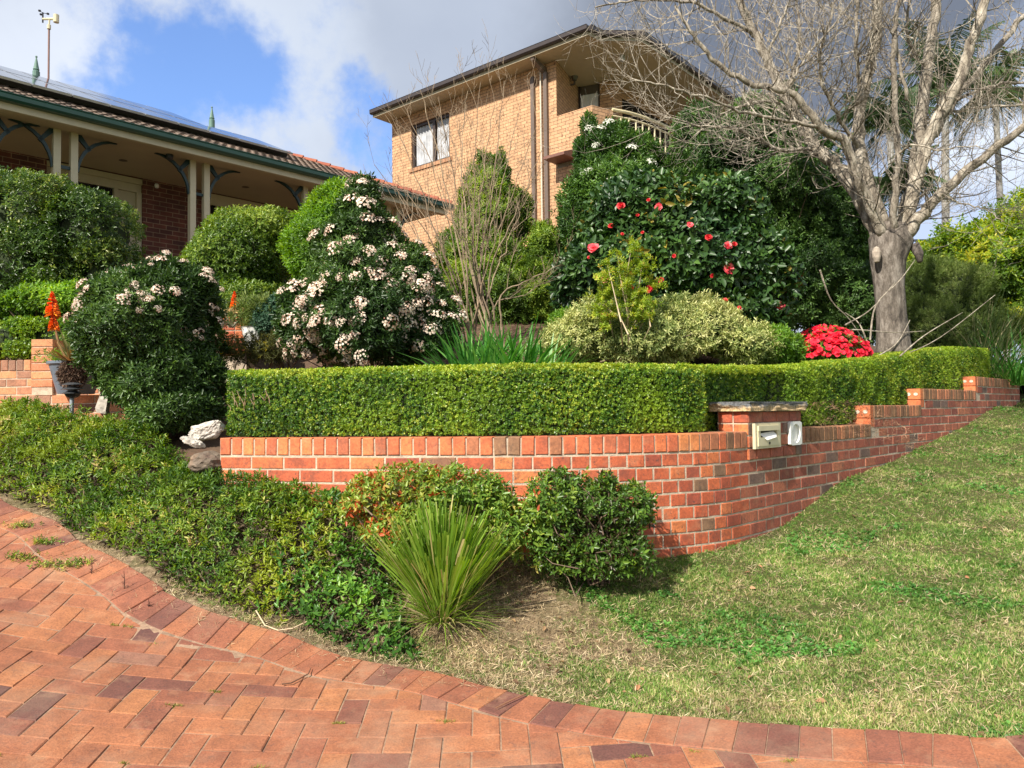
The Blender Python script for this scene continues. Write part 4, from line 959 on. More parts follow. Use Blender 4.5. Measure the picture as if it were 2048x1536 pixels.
def heads(root, p, nr, n, mind, smin=.7, smax=1.3, zf=None, meshes=HEADS, name='flower_head', ymax=.45, push=.03):
    ok = (nr[:, 1] < ymax)&(nr[:, 2] > -.35); p, nr = p[ok], nr[ok]
    w_ = rng.random(len(p)) if zf is None else zf(p)*rng.random(len(p)); order = np.argsort(-w_); ch = []
    for k in order:
        if all(np.linalg.norm(p[k]-p[c]) > mind for c in ch):
            ch.append(k)
            if len(ch) >= n: break
    for k in ch: place(random.choice(meshes), name, p[k]+nr[k]*push, nr[k]+[0, -.1, .5]+rng.normal(0, .2, 3), root, random.uniform(smin, smax))
heads(rp_, pp_, np_, 99, .10, 1.0, 1.7)
TH_ = []
for sd_0 in range(4):
    v_, f_, r_0 = floret_head(sd_0+60, 46, .055, .009); TH_.append((v_, f_, np.arange(len(f_))))
ok = (np_[:, 1] < .4)&(pp_[:, 2] < 2.75)&(lump(pp_, 3.5, 6) > -.15); ok = np.flatnonzero(ok); ok = rng.choice(ok, 190, replace=False)
a = scatter('small_flower_heads', TH_, pp_[ok]+np_[ok]*.04, np_[ok]+[0, -.1, .6]+rng.normal(0, .2, (len(ok), 3)), rng.uniform(.6, 1.3, len(ok)), M_VIB, rp_, r=np.full(len(ok), .6), rj=.3); a['kind'] = 'stuff'
heads(rv, pv, nv, 99, .065, .5, 1.2, zf=lambda p: np.clip((p[:, 2]-1.4)/.9, .35, 1.1)*(1.15+.6*lump(p, 4, 2)), ymax=.1, push=.06)
WH_ = [rawmesh('flower_head', *floret_head(s+30, 60, .07, .010), M_WFL) for s in range(3)]
def surfY(lobes, x, y):
    d = px(x, y, 1)-[0, 0, CAMZ]; o = np.array([0, 0, CAMZ]); best = None
    for c, rad in lobes:
        a = (d/rad)@(d/rad); b_ = 2*((o-c)/rad)@(d/rad); c_ = ((o-c)/rad)@((o-c)/rad)-1; q = b_*b_-4*a*c_
        if q > 0:
            t_ = (-b_-math.sqrt(q))/(2*a)
            if best is None or t_ < best[0]: best = (t_, o+d*t_, (o+d*t_-c)/rad**2)
    return best
LPH = Lb((1240, 410, 100, 110, 9.6, .8), (1190, 335, 42, 75, 9.6, .4), (1178, 262, 13, 36, 9.6, .12), (1218, 275, 14, 34, 9.6, .12), (1275, 350, 55, 68, 9.6, .5), (1345, 410, 65, 88, 9.6, .6), (1160, 470, 40, 110, 9.5, .5), (1243, 290, 18, 36, 9.6, .15), (1160, 300, 10, 26, 9.6, .1), (1290, 300, 12, 30, 9.6, .1))
for (x, y) in ((1173, 348), (1219, 367), (1214, 250), (1200, 262), (1189, 296), (1247, 286), (1178, 262), (1225, 385), (1262, 300), (1210, 372), (1165, 350), (1300, 330), (1190, 395)):
    h_ = surfY(LPH, x, y)
    if h_ is None: h_ = (0, px(x, y, 9.4), np.array([0, -1, .3]))
    place(random.choice(WH_), 'flower_head', h_[1]-[0, .1, 0], unit(h_[2])+[0, -.2, .8], rph, random.uniform(.7, 1.1))
LCM = Lb((1340, 530, 190, 120, 8.2, .9), (1290, 440, 110, 80, 8.2, .7), (1430, 450, 95, 85, 8.2, .7), (1190, 560, 75, 90, 8.1, .6), (1500, 560, 80, 95, 8.0, .6), (1450, 640, 110, 60, 7.9, .6), (1230, 640, 90, 50, 7.9, .5))
cam_r = petals(1, [(7, .038, .026, 12), (6, .032, .022, 38), (5, .022, .018, 62), (4, .014, .012, 78)], M_CAMR, 'bloom')
cam_p = petals(2, [(7, .052, .034, 8), (7, .042, .03, 32), (6, .03, .022, 58), (4, .018, .015, 76)], M_CAMP, 'bloom')
for (x, y, k, s) in ((1187, 497, 1, 1.25), (1242, 412, 0, 1.2), (1317, 414, 1, .8), (1297, 400, 0, .6), (1222, 452, 0, .9), (1245, 468, 0, .5), (1285, 465, 0, .5), (1260, 546, 0, .7), (1262, 578, 0, 1.2), (1298, 578, 0, 1.1), (1322, 560, 0, .8), (1136, 621, 1, 1.0), (1240, 585, 0, .6), (1458, 537, 1, 1.2), (1469, 488, 0, .7), (1456, 492, 1, .9), (1417, 475, 0, 1.0), (1557, 611, 1, 1.35), (1425, 552, 0, .7), (1449, 602, 0, .9), (1479, 616, 0, .6), (1490, 645, 0, .9), (1521, 688, 0, 1.1), (1383, 382, 1, .7), (1275, 430, 0, .6), (1178, 515, 0, .5), (1380, 450, 1, .7), (1209, 558, 1, .9), (1196, 630, 0, .6), (1370, 600, 0, .6), (1518, 470, 0, .5), (1348, 512, 0, .6), (1404, 640, 0, .5), (1228, 665, 1, .5)):
    h_ = surfY(LCM, x, y)
    if h_ is None: h_ = (0, px(x, y, 7.9), np.array([0, -1, .2]))
    q = h_[1]; d = unit(q-[0, 0, CAMZ]); place(cam_p if k else cam_r, 'bloom', q-d*.10, unit(h_[2])*.6+[-.2, -.8, .35]+rng.normal(0, .15, 3), rc_, s)
az = [petals(s, [(5, .030, .02, 25), (3, .012, .008, 70)], M_AZ, 'azalea_flower') for s in (5, 6, 7)]
LAZ = Lb((1650, 708, 78, 42, 7.9, .35), (1655, 686, 48, 28, 7.9, .25))
pz, nz2 = shell(LAZ, 700, .12, .1, 4, 3, .3, -.2); ok = nz2[:, 1] < .5; pz, nz2 = pz[ok], nz2[ok]
for k in range(100): place(random.choice(az), 'azalea_flower', pz[k]+nz2[k]*.03, nz2[k]+[0, -.2, .4]+rng.normal(0, .2, 3), raz, random.uniform(.85, 1.25))
ta = []
for s in range(4):
    m_ = petals(s+40, [(5, 1, .66, 25)], M_AZ, 'tmp'); v = np.empty(len(m_.vertices)*3); m_.vertices.foreach_get('co', v); F_ = np.array([list(p.vertices) for p in m_.polygons]); ta.append((v.reshape(-1, 3), F_, np.repeat(np.arange(5), 2)))
a = scatter('azalea_flowers', ta, pz[100:]+nz2[100:]*.025, nz2[100:]+[0, -.2, .3]+rng.normal(0, .3, nz2[100:].shape), .030, M_AZ, raz); tag(a, kind='stuff')

# ------------------------------------------------------------------ plants in front of the wall
def blades(name, n, base, spread, L, W, mat_, lean=(5, 50), curve=.25, parent=None, cut=True, up=1.0, rj=None):
    V, F, rr = [], [], []; b = 0
    for i in range(n):
        az_ = random.uniform(0, 2*math.pi); t = random.random()**.8; le = R_(lean[0]+(lean[1]-lean[0])*t); l_ = L*random.uniform(.72, 1.05)*(1-.12*t)
        d = np.array([math.cos(az_), math.sin(az_), 0]); o = np.array(base)+d*spread*t*random.uniform(.3, 1)+rng.normal(0, spread*.2, 3)*[1, 1, 0]
        sd_ = np.cross(d, UP); sd_ = sd_*math.cos(.5*random.gauss(0, 1))+d*math.sin(.5*random.gauss(0, 1)); w_ = W*random.uniform(.6, 1.1)
        m_ = 5; cv = curve*random.uniform(.3, 1.4)
        for j in range(m_):
            u = j/(m_-1); a = le+cv*u*u; p = o+(d*math.sin(le+cv*u*.5)+UP*math.cos(le+cv*u*.5)*up)*l_*u; ww = w_*(.75+.5*u-.35*u*u) if cut else w_*(1-.92*u**2.2)
            V += [p-sd_*ww/2, p+sd_*ww/2]
        q = random.random(); q = q if t < .8 else min(1, q*.7+.35)
        for j in range(m_-1): F.append([b+2*j, b+2*j+1, b+2*j+3, b+2*j+2]); rr.append(q)
        b += 2*m_
    return npmesh(name, V, F, mat_, parent, r=np.array(rr))
gb = fhit(885, 1238); gc = empty('grass_clump', gb, 'large fountain clump of trimmed bright green blades in front of the brick wall', 'grass clump')
blades('blade_tuft', 1000, gb, .09, .66, .0115, L_GRASSB, (0, 36), .24, gc); 
blades('blade_tuft', 170, gb+[0, -.03, 0], .12, .46, .009, L_GRASSB, (30, 72), .8, gc, cut=False)
blades('dry_blade_tuft', 170, gb+[0, -.03, 0], .10, .34, .006, G('dry blade', [(0, (.35, .25, .12)), (1, (.6, .48, .28))], .7, .2), (30, 78), .5, gc, cut=False)
def front_shrub(name, label, lobes, n, base, seed, tw=60, size=.034, twk=1., lm_=L_RHAP):
    root, p, nr = shrub(name, label, 'shrub', lobes, n, size, lm_, T_OV, base=base[2], seed=seed, amp=.32, thick=.6, corek=0, nst=0, upb=.5, jit=.8, back=.6)
    k = rng.choice(len(p), tw); stems('stem', p[k], base, root, rad=.006)
    mb = MB()
    for i in range(int(260*twk)):
        q = p[rng.integers(len(p))]; c = lobes[0][0]; a = c+(q-c)*rng.uniform(.3, .8)-[0, 0, .05]; e = a+rng.normal(0, .05, 3)+[0, 0, .03]; mb.tube([a, (a+e)/2+rng.normal(0, .01, 3), e], [.003, .0022, .001], 3)
    mb.build('bare_twigs', M_TWIG, root)['kind'] = 'stuff'
b1 = px(1185, 1130, 4.62); b1[2] = hf(b1[0], b1[1]); b2 = px(870, 1110, 4.55); b2[2] = hf(b2[0], b2[1])
front_shrub('leafy_shrub', 'dense leafy shrub against the brick wall, right of the grass clump', Lb((1185, 1010, 120, 56, 4.58, .2), (1110, 995, 50, 50, 4.58, .2), (1265, 1015, 48, 52, 4.58, .2), (1175, 1085, 100, 62, 4.56, .2), (1110, 1080, 55, 70, 4.5, .15), (1225, 1105, 70, 45, 4.5, .15), (1130, 970, 22, 26, 4.55, .08), (1215, 965, 18, 22, 4.55, .08)), 2100, b1, 31, 110, twk=2.)
front_shrub('sparse_shrub', 'straggly yellow green shrub with a few red leaves behind the grass clump', Lb((790, 985, 90, 42, 4.6, .2), (900, 985, 105, 45, 4.62, .2), (980, 1000, 50, 40, 4.6, .18), (720, 1010, 50, 42, 4.55, .2), (1010, 1070, 50, 60, 4.5, .15), (820, 1050, 110, 55, 4.5, .22)), 2000, b2, 32, 110, twk=2., lm_=L_RHAP2)

# ------------------------------------------------------------------ lawn
L_LAWN = G('lawn blade', [(0, (.07, .16, .025)), (.35, (.14, .26, .045)), (.62, (.25, .36, .08)), (.8, (.42, .42, .16)), (1, (.62, .52, .28))], .65, .32)
L_STRAW = G('straw', [(0, (.16, .10, .055)), (.25, (.34, .25, .14)), (.75, (.55, .43, .25)), (1, (.66, .55, .36))], .8, .15)
def tuft(seed, k=7, w=.06, e0=10, e1=70, kind='d'): return rosette(k, kind, w, .02, .15, e0, e1, .0, (.6, 1.2), seed, .0)
T_TUFT = [tuft(s+200, 8, .07, 0, 75) for s in range(6)]
T_STRAW = [tuft(s+220, 5, .035, -5, 30) for s in range(5)]
T_CLOV = [rosette(4, 'o', .42, .03, .1, 0, 25, .3, seed=s+240) for s in range(4)]
def lawn_pts(n, pw=1.7):
    """points on the lawn, denser near the camera"""
    u = rng.random(n); y0, y1 = 2.2, 13.; y = (y0**(1-pw)+u*(y1**(1-pw)-y0**(1-pw)))**(1/(1-pw)); x = rng.uniform(-2.2, 1.15*y+1.6, n)
    q = np.c_[x, y]; s, sd = EDGE.near(q); sw, wd = WPATH.near(q)
    ok = (sd > -.012)&((wd < -.0)|(x > 9))&(x > -2.0)&(x < 1.05*y+1.4); q = q[ok]; sd = sd[ok]; wd = wd[ok]
    return q, sd, wd
q, sd, wd = lawn_pts(420000); dm = dirtmask(q[:, 0], q[:, 1]); big = lump(np.c_[q, q[:, 0]*0], 1.5, 3); sm = lump(np.c_[q, q[:, 0]*0], 5, 1)
keep = rng.random(len(q)) > np.clip(dm*1.05, 0, .9); q1, b1_, s1_ = q[keep], big[keep], sm[keep]
z = HF(q1[:, 0], q1[:, 1]); p = np.c_[q1, z-.004]; ax = rng.normal(0, .45, p.shape)+[0, 0, 1]
nearw = np.clip(1-(-wd[keep])/.5, 0, 1)
sd_k = sd[keep]
r = np.clip(.37-.20*b1_-.13*s1_+rng.normal(0, .24, len(p))-.05*nearw+.16*np.clip(1-sd_k/1.2, 0, 1), 0, 1)
a = scatter('lawn_grass', T_TUFT, p, ax, rng.uniform(.018, .036, len(p))*(1+.35*np.clip(lump(p, 4, 2), -1, 1)), L_LAWN, r=r, rj=.18); tag(a, kind='stuff', label='short patchy green lawn sloping up beside the brick wall', cat='lawn')
q, sd, wd = lawn_pts(230000); z = HF(q[:, 0], q[:, 1]); dm = dirtmask(q[:, 0], q[:, 1]); kb = (rng.random(len(q)) < .30+.68*dm)&(~((dm > .9)&(sd < .22)&(rng.random(len(q)) < .8))); p = np.c_[q, z+.006][kb]
ax = rng.normal(0, .5, p.shape)+[0, 0, 1.]
a = scatter('straw_litter', T_STRAW, p, ax, rng.uniform(.02, .05, len(p)), L_STRAW); tag(a, kind='stuff', label='dry straw and clippings lying over the lawn edge and soil', cat='litter')
q, sd, wd = lawn_pts(120000); lum = lump(np.c_[q, q[:, 0]*0], 2.0, 17)+.5*lump(np.c_[q, q[:, 0]*0], 5, 7); kb = (lum > .38)&(dirtmask(q[:, 0], q[:, 1]) < .3); q = q[kb]; p = np.c_[q, HF(q[:, 0], q[:, 1])+.012]
a = scatter('clover', T_CLOV, p, rng.normal(0, .25, p.shape)+[0, 0, 1], rng.uniform(.012, .02, len(p)), G('clover leaf', [(0, (.05, .16, .03)), (1, (.14, .33, .06))], .5, .3)); tag(a, kind='stuff', label='darker green clover patches in the lawn', cat='clover')
# fallen leaves on soil and lawn
T_FL = [leafshape('o', 1, .28, .1, .1)]; T_FL = [(v-[0, .5, 0], np.array(f), np.array([0, 0])) for v, f in T_FL]
q, sd, wd = lawn_pts(5000); dm = dirtmask(q[:, 0], q[:, 1]); kb = rng.random(len(q)) < .08+.75*dm; q = q[kb]; p = np.c_[q, HF(q[:, 0], q[:, 1])+.02]
a = scatter('fallen_leaves', T_FL, p, rng.normal(0, .4, p.shape)+[0, 0, 1], rng.uniform(.02, .045, len(p)), G('fallen leaf', [(0, (.08, .045, .025)), (.4, (.24, .13, .06)), (.8, (.42, .27, .14)), (1, (.36, .14, .06))], .7, .15)); tag(a, kind='stuff', label='brown and orange fallen leaves on the soil by the shrubs', cat='fallen leaves')
n = 9000; q = np.c_[rng.uniform(-2.2, 3.4, n), rng.uniform(5.9, 9.4, n)]; p = np.c_[q, HB(q[:, 0], q[:, 1])+.012]
a = scatter('mulch', T_STRAW, p, rng.normal(0, .35, p.shape)+[0, 0, 1], rng.uniform(.02, .055, n), G('bark chip', [(0, (.07, .035, .02)), (.6, (.20, .11, .065)), (1, (.38, .25, .15))], .9, 0)); tag(a, kind='stuff', label='brown bark mulch and litter on the garden bed behind the hedge', cat='mulch')
# litter along the paving edge under the ground cover
n = 26000; s = rng.uniform(0, EDGE.L, n); o_ = np.where(rng.random(n) < .12, -rng.random(n)**2*.22, rng.uniform(-.02, .45, n)); e_ = EDGE.at(s); t_ = EDGE.tan(s); q = e_+np.c_[-t_[:, 1], t_[:, 0]]*o_[:, None]; kb = (q[:, 0] < fhit(1000, 1350)[0])&(rng.random(n) < .25+.7*np.clip(o_/.3, 0, 1)); q = q[kb]; o_ = o_[kb]
p = np.c_[q, HF(q[:, 0], q[:, 1])+.005+.022*(o_ < 0)]
a = scatter('bed_litter', T_STRAW, p, rng.normal(0, .6, p.shape)+[0, 0, 1], rng.uniform(.015, .045, len(p)), L_STRAW, r=rng.random(len(p))*.8); tag(a, kind='stuff', label='dry twigs and straw along the edge of the paving', cat='litter')
# moss and grass in the paving joints
jn = []
for k in range(900):
    a_, b_ = random.randint(-14, 30), random.randint(-8, 34); f = random.random(); c = lat(a_+f, b_) if random.random() < .6 else lat(a_, b_+f)
    s_, sd = EDGE.near(c)
    if sd[0] < -.25 and 2 < c[1] < 6.5: jn.append(c)
jn = np.array(jn); sel_ = rng.random(len(jn)) < .17; cl = jn[sel_]
pp3 = []
for c in cl:
    m_ = random.randint(6, 16)
    for _ in range(m_): pp3.append(c+[rng.normal(0, .016), rng.normal(0, .003)])
pp3 = np.array(pp3); p = np.c_[pp3, HF(pp3[:, 0], pp3[:, 1])+.018]
a = scatter('joint_grass', T_TUFT, p, rng.normal(0, .4, p.shape)+[0, 0, 1], rng.uniform(.012, .024, len(p)), G('joint grass', [(0, (.10, .16, .02)), (.6, (.26, .28, .05)), (1, (.50, .40, .12))], .6, .3)); tag(a, kind='stuff', label='small grass tufts growing in the paving joints', cat='grass')
# weeds on the paving at the left
WEEDS = [((40, 1125), .05, 'flat leafy weed at the left edge of the paving'), ((48, 1062), .05, 'small weed near the top corner of the paving'), ((88, 1095), .055, 'upright weed with curled stems on the paving border'), ((105, 1140), .06, 'spreading weed lying along the paving border'), ((150, 1140), .05, 'dry brown weed beside the spreading weed')]
for (x, y), s, lab in WEEDS:
    g = fhit(x, y); rt = empty('weed', g, lab, 'weed', 'weeds on the paving')
    n = 34; p = g+rng.normal(0, 1, (n, 3))*[s, s*.5, 0]; p[:, 2] = HF(p[:, 0], p[:, 1])+.03+rng.random(n)*.015
    scatter('leaves', T_OV, p, rng.normal(0, .5, p.shape)+[0, 0, 1], rng.uniform(.012, .022, n), L_COVER, rt)
    mb = MB()
    for k in range(5):
        a0 = g+[rng.normal(0, s*.5), 0, .02]; e = a0+[rng.normal(0, .03), rng.normal(0, .02), rng.uniform(.03, .07)]; mb.tube([a0, (a0+e)/2+[.008, 0, .006], e], [.0018, .0014, .0008], 3); 
    mb.build('stalks', M_TWIG, rt)['kind'] = 'stuff'
for i, (x, y, h_) in enumerate(((248, 1187, .11), (297, 1222, .05), (183, 1155, .09))):
    g = fhit(x, y); mb = MB(); g = g+[0, 0, .015]; mb.tube([g, g+[.003, 0, h_*.5], g+[-.002, .002, h_]], [.003, .0025, .0012], 4)
    for k in range(9): a0 = g+[0, 0, h_*random.uniform(.05, .7)]; mb.tube([a0, a0+[random.uniform(-.02, .02), random.uniform(-.01, .01), random.uniform(0, .015)]], [.0022, .0008], 3)
    o = mb.build('dead_stalk', P('dead stalk', (.07, .03, .02), .9)); tag(o, ('tall dark dead stalk standing on the paving border', 'short dead stalk lower on the paving border', 'thin dead stalk beside the dry brown weed')[i], 'stalk', 'dead stalks on the paving')
# curved dry stem and fallen twig
g = [fhit(*q)+[0, 0, .03] for q in ((512, 1232), (530, 1262), (556, 1272), (585, 1268), (612, 1255), (628, 1240))]; mb = MB(); mb.tube(g, .0035, 5); tag(mb.build('dry_stem', P('straw stem', (.6, .47, .3), .8)), 'long curved straw coloured stem lying on the soil edge', 'stem')
g = [fhit(*q)+[0, 0, .035] for q in ((564, 1383), (582, 1381), (600, 1372), (617, 1362), (622, 1350))]; mb = MB(); mb.tube(g, [.004, .0035, .003, .003, .002], 5); tag(mb.build('fallen_twig', P('dark twig', (.14, .07, .04), .9)), 'short brown twig lying on the paving border', 'twig')
g = [fhit(*q)+[0, 0, .035] for q in ((992, 1432), (1015, 1420), (1040, 1408), (1052, 1402))]; mb = MB(); mb.tube(g, [.002, .0035, .003, .0025], 5); tag(mb.build('fallen_twig', P('red twig', (.26, .12, .06), .9)), 'reddish twig lying where the lawn meets the paving', 'twig')
# ------------------------------------------------------------------ plants behind the hedge
for (x, lab) in ((938, 'leftmost clump of strap leaved lilies behind the hedge, by the pink shrub'), (972, 'second clump of strap leaved lilies, below the bare shrub'), (1008, 'middle clump of strap leaved lilies behind the hedge'), (1045, 'fourth clump of strap leaved lilies, left of the smaller one'), (1092, 'smaller rightmost clump of strap leaved lilies by the variegated shrub')):
    for dx in (0,):
        b = px(x, 740, 6.1 if x < 1060 else 6.0); b[2] = hb(b[0], b[1]); rt = empty('strap_leaf_lily', b, lab, 'lily', 'strap leaved lilies behind the hedge')
        blades('leaf_blades', 95 if x < 1060 else 50, b, .13, (.78 if x < 1060 else .66), .042, L_STRAP, (0, 34), .8, rt, cut=False)['kind'] = 'stuff'
b = px(2025, 745, 10.9); b[2] = hb(b[0], b[1]); rt = empty('arching_grass', b, 'arching long leaved grass plant at the far right end of the hedge', 'grass plant')
blades('leaf_blades', 220, b, .45, 1.15, .022, L_STRAP, (5, 60), 1.1, rt, cut=False)['kind'] = 'stuff'
b = px(1960, 690, 11.2); b[2] = hb(b[0], b[1]); rt = empty('arching_grass', b, 'tall dry tipped grass behind the right end of the hedge', 'grass plant')
blades('leaf_blades', 260, b, .6, 1.55, .018, G('grey green blade', [(0, (.06, .11, .03)), (.6, (.13, .18, .07)), (1, (.45, .38, .22))], .6, .3), (0, 45), .8, rt, cut=False)['kind'] = 'stuff'
# nandina: bare canes with a feathery yellow green head
b = px(1240, 735, 6.45); b[2] = hb(b[0], b[1]); nd = empty('nandina', b, 'slender caned shrub with feathery yellow green leaves in front of the camellia', 'shrub')
tips = [px(x, y, 6.45+random.uniform(-.12, .12)) for x, y in ((1196, 560), (1215, 530), (1235, 510), (1262, 500), (1285, 520), (1300, 560), (1222, 580), (1255, 560), (1276, 590), (1205, 610), (1290, 615))]
stems('cane', tips, b, nd, P('cane', (.40, .31, .2), .8, var=.3), .009, n_side=5)
P_, A_ = [], []
for tp0 in tips:
    for k in range(15):       # leaf sprays leave the cane at its upper third
        f = random.uniform(.70, 1.05); q = b+(tp0-b)*f; u = random.uniform(0, 6.3); d = np.array([math.cos(u), math.sin(u), random.uniform(.0, .7)]); L = random.uniform(.06, .17)
        for j in range(9): t = (j+1)/9; P_.append(q+d*L*t-UP*.05*t*t+rng.normal(0, .008, 3)); A_.append(UP*.8+d*.4+rng.normal(0, .35, 3))
P_, A_ = np.array(P_), np.array(A_)
scatter('foliage', T_LONG, P_, A_, .026*rng.uniform(.6, 1.2, len(P_)), G('nandina leaf', [(0, (.16, .26, .03)), (.6, (.34, .46, .05)), (.97, (.55, .58, .10)), (1, (.5, .35, .08))], .45, .38), nd)
# ------------------------------------------------------------------ verandah house on the left
C_EXT = (.52, .46, .30)
M_TRIM = P('cream trim', C_EXT, .5, var=.06, scale=8, bump=.05)
M_SOFF = P('cream soffit', (.45, .38, .24), .6, var=.05, scale=3, bump=.03)
M_GREEN = P('dark green gutter', (.012, .055, .035), .3, var=.1, bump=.03)
M_GREENB = P('green bracket', (.006, .028, .025), .4, var=.1, bump=.03)
M_TILE = brickmat('roof tile', [(0, (.09, .065, .05)), (.5, (.15, .11, .08)), (1, (.23, .165, .12))], spots=.3, rough=.85)
M_TILEO = brickmat('orange ridge tile', [(0, (.28, .075, .04)), (1, (.38, .12, .06))], spots=.2, rough=.8)
M_DKBR = walltex('dark house brick', (.15, .045, .028), (.075, .03, .025), (.30, .21, .13), bias=-.1)
M_GLASS = P('dark window glass', (.012, .014, .016), .06, var=.2, bump=0)
M_PANEL = P('solar cell glass', (.010, .011, .016), .08, var=.1, bump=0, spec=.8)
M_ALU = P('aluminium frame', (.55, .56, .58), .35, metal=.8, bump=0)
hP = np.array([-7.13, 10.7]); he = unit([.684, .73]); hn = np.array([-he[1], he[0]])
HL = 8.42; HZ = 6.16
def hl(s, d, z): q = hP+he*s+hn*d; return np.array([q[0], q[1], z])
def hs_px(x, d, P_=hP, e_=he, n_=hn):
    a = px(x, 700, 1.); u = a[0]/a[1]; q = P_+n_*d     # q + e s on ray X = u Y
    return (u*q[1]-q[0])/(e_[0]-u*e_[1])
def hz_px(x, y, d, P_=hP, e_=he, n_=hn):
    s = hs_px(x, d, P_, e_, n_); q = P_+n_*d+e_*s; return px(x, y, q[1])[2]
hc = hl(4, 4, 3.4)
house = empty('verandah_house', (hc[0], hc[1], 3.4), 'single storey dark brick house with cream verandah posts, green gutter and solar panels', 'house')
e3 = np.array([*he, 0]); n3_ = np.array([*hn, 0]); ZF = 3.45; SOF = HZ-.20
s0 = -4.5
# gutter, fascia, soffit
mb = MB(); o = hl(s0, 0, 0)
prof = [(0, -.12), (-.10, -.12), (-.125, -.09), (-.125, -.035), (-.115, -.025), (-.125, -.012), (-.125, 0), (-.11, 0), (-.105, -.02), (0, -.03)]
mb.prism([o+n3_*a+UP*(HZ+b) for a, b in prof], e3*(HL-s0+.1)); mb.build('gutter', M_GREEN, house)
mb = MB(); mb.box(hl(s0, 0.0, HZ-.22), e3*(HL-s0), n3_*.03, UP*.19); mb.build('fascia', M_TRIM, house)
mb = MB(); mb.box(hl(s0, .032, HZ-.225), e3*(HL-s0-.03), n3_*.10, UP*.20); mb.box(hl(s0, .13, SOF), e3*(HL-s0-.13), n3_*2.2, UP*.03); mb.build('soffit', M_SOFF, house)
# walls with openings
def wallo(mb_, O, e_, s_a, s_b, z0, z1, ops, thick=None, inward=None, depth=.1):
    ss = sorted({s_a, s_b, *[a for o_ in ops for a in o_[:2]]}); zs = sorted({z0, z1, *[a for o_ in ops for a in o_[2:4]]})
    for a, b in zip(ss[:-1], ss[1:]):
        for c, d in zip(zs[:-1], zs[1:]):
            if any(o_[0]-1e-6 <= a and b <= o_[1]+1e-6 and o_[2]-1e-6 <= c and d <= o_[3]+1e-6 for o_ in ops): continue
            mb_.poly([O+e_*a+UP*c, O+e_*b+UP*c, O+e_*b+UP*d, O+e_*a+UP*d], uv=[(a, c), (b, c), (b, d), (a, d)])
    for a, b, c, d in ops:
        for p0, p1 in (((a, c), (a, d)), ((a, d), (b, d)), ((b, d), (b, c)), ((b, c), (a, c))):
            A, B_ = O+e_*p0[0]+UP*p0[1], O+e_*p1[0]+UP*p1[1]
            mb_.poly([A, B_, B_+inward*depth, A+inward*depth], uv=[(p0[0], p0[1]), (p1[0], p1[1]), (p1[0]+.03, p1[1]+.03), (p0[0]+.03, p0[1]+.03)])
WD = 2.0; wo = hl(0, WD, 0)
sA, sB = hs_px(90, WD), hs_px(284, WD)     # cream entry joinery
sC = hs_px(412, WD)                        # bay starts
mb = MB(); wallo(mb, wo, e3, s0, HL-.3, 2.6, SOF-.003, [(sA, sB, ZF, SOF-.003), (sC, HL-1.2, ZF+.5, SOF-.25)], inward=n3_, depth=.12); mb.build('wall', M_DKBR, house)
mb = MB(); mb.box(hl(HL-.3, WD, 2.6), n3_*6, e3*.1, UP*3.3); mb.build('end_wall', M_DKBR, house)
# entry joinery: head panel, door frame, side light
mb = MB(); hd = hz_px(224, 374, WD)
mb.box(hl(sA+.003, WD+.06, hd), e3*(sB-sA-.006), n3_*.05, UP*(SOF-.01-hd)); sD = hs_px(236, WD); sE = hs_px(150, WD)
for a, b in ((sA+.003, sA+.1), (sD-.07, sD), (sB-.09, sB-.004), (sE-.06, sE)): mb.box(hl(a, WD+.03, ZF), e3*(b-a), n3_*.10, UP*(hd-ZF-.003))
mb.box(hl(sA, WD+.02, SOF-.12), e3*(sB-sA), n3_*.03, UP*.1); mb.build('door_frame', M_TRIM, house)
mb = MB(); mb.box(hl(sE, WD+.10, ZF), e3*(sD-sE-.07), n3_*.03, UP*(hd-ZF-.004)); mb.build('screen_door', M_GLASS, house)
mb = MB(); mb.box(hl(sA+.1, WD+.10, ZF), e3*(sE-sA-.16), n3_*.03, UP*(hd-ZF-.004)); mb.build('entry_panel', M_TRIM, house)
sl_ = MB(); sl_.box(hl(sD+.003, WD+.09, ZF), e3*(sB-.09-sD-.006), n3_*.04, UP*(hd-ZF-.004)); side = sl_.build('side_light', M_TRIM, house)
mb = MB(); mb.box(hl(sD+.13, WD+.085, ZF+.5), e3*(sB-.09-sD-.26), n3_*.02, UP*(hd-ZF-.7)); mb.build('leaded_pane', P('leaded glass', (.16, .15, .11), .15, var=.5, scale=25, bump=.3), side)
# bay window
mb, gl = MB(), MB(); bz0, bz1 = ZF+.5, SOF-.25
bay = [hl(sC, WD, 0), hl(sC+.55, WD-.0, 0)]
mb.box(hl(sC, WD-.02, bz1), e3*(HL-1.2-sC), n3_*.10, UP*.22); mb.box(hl(sC, WD-.02, bz0-.08), e3*(HL-1.2-sC), n3_*.10, UP*.08)
xs_ = [sC, hs_px(470, WD), hs_px(482, WD), hs_px(558, WD), HL-1.25]
for a in xs_: mb.box(hl(a, WD-.015, bz0+.003), e3*.075, n3_*.08, UP*(bz1-bz0-.006))
for a, b in zip(xs_[:-1], xs_[1:]):
    for f in (.33, .66):
        if b-a > .3: mb.box(hl(a+(b-a)*f, WD+.01, bz0+.005), e3*.022, n3_*.025, UP*(bz1-bz0-.01))
mb.box(hl(sC+.01, WD+.012, bz1-.38), e3*(HL-1.23-sC), n3_*.02, UP*.022)
win = mb.build('bay_window', M_TRIM, house); gl.box(hl(sC+.01, WD+.05, bz0+.01), e3*(HL-1.22-sC), n3_*.01, UP*(bz1-bz0-.02)); gl.build('pane', M_GLASS, win)
# verandah floor, low brick base
mb = MB(); mb.box(hl(s0, .3, 2.3), e3*(HL-s0-.3), n3_*1.7, UP*(ZF-2.3)); mb.build('verandah_floor', M_DKBR, house)
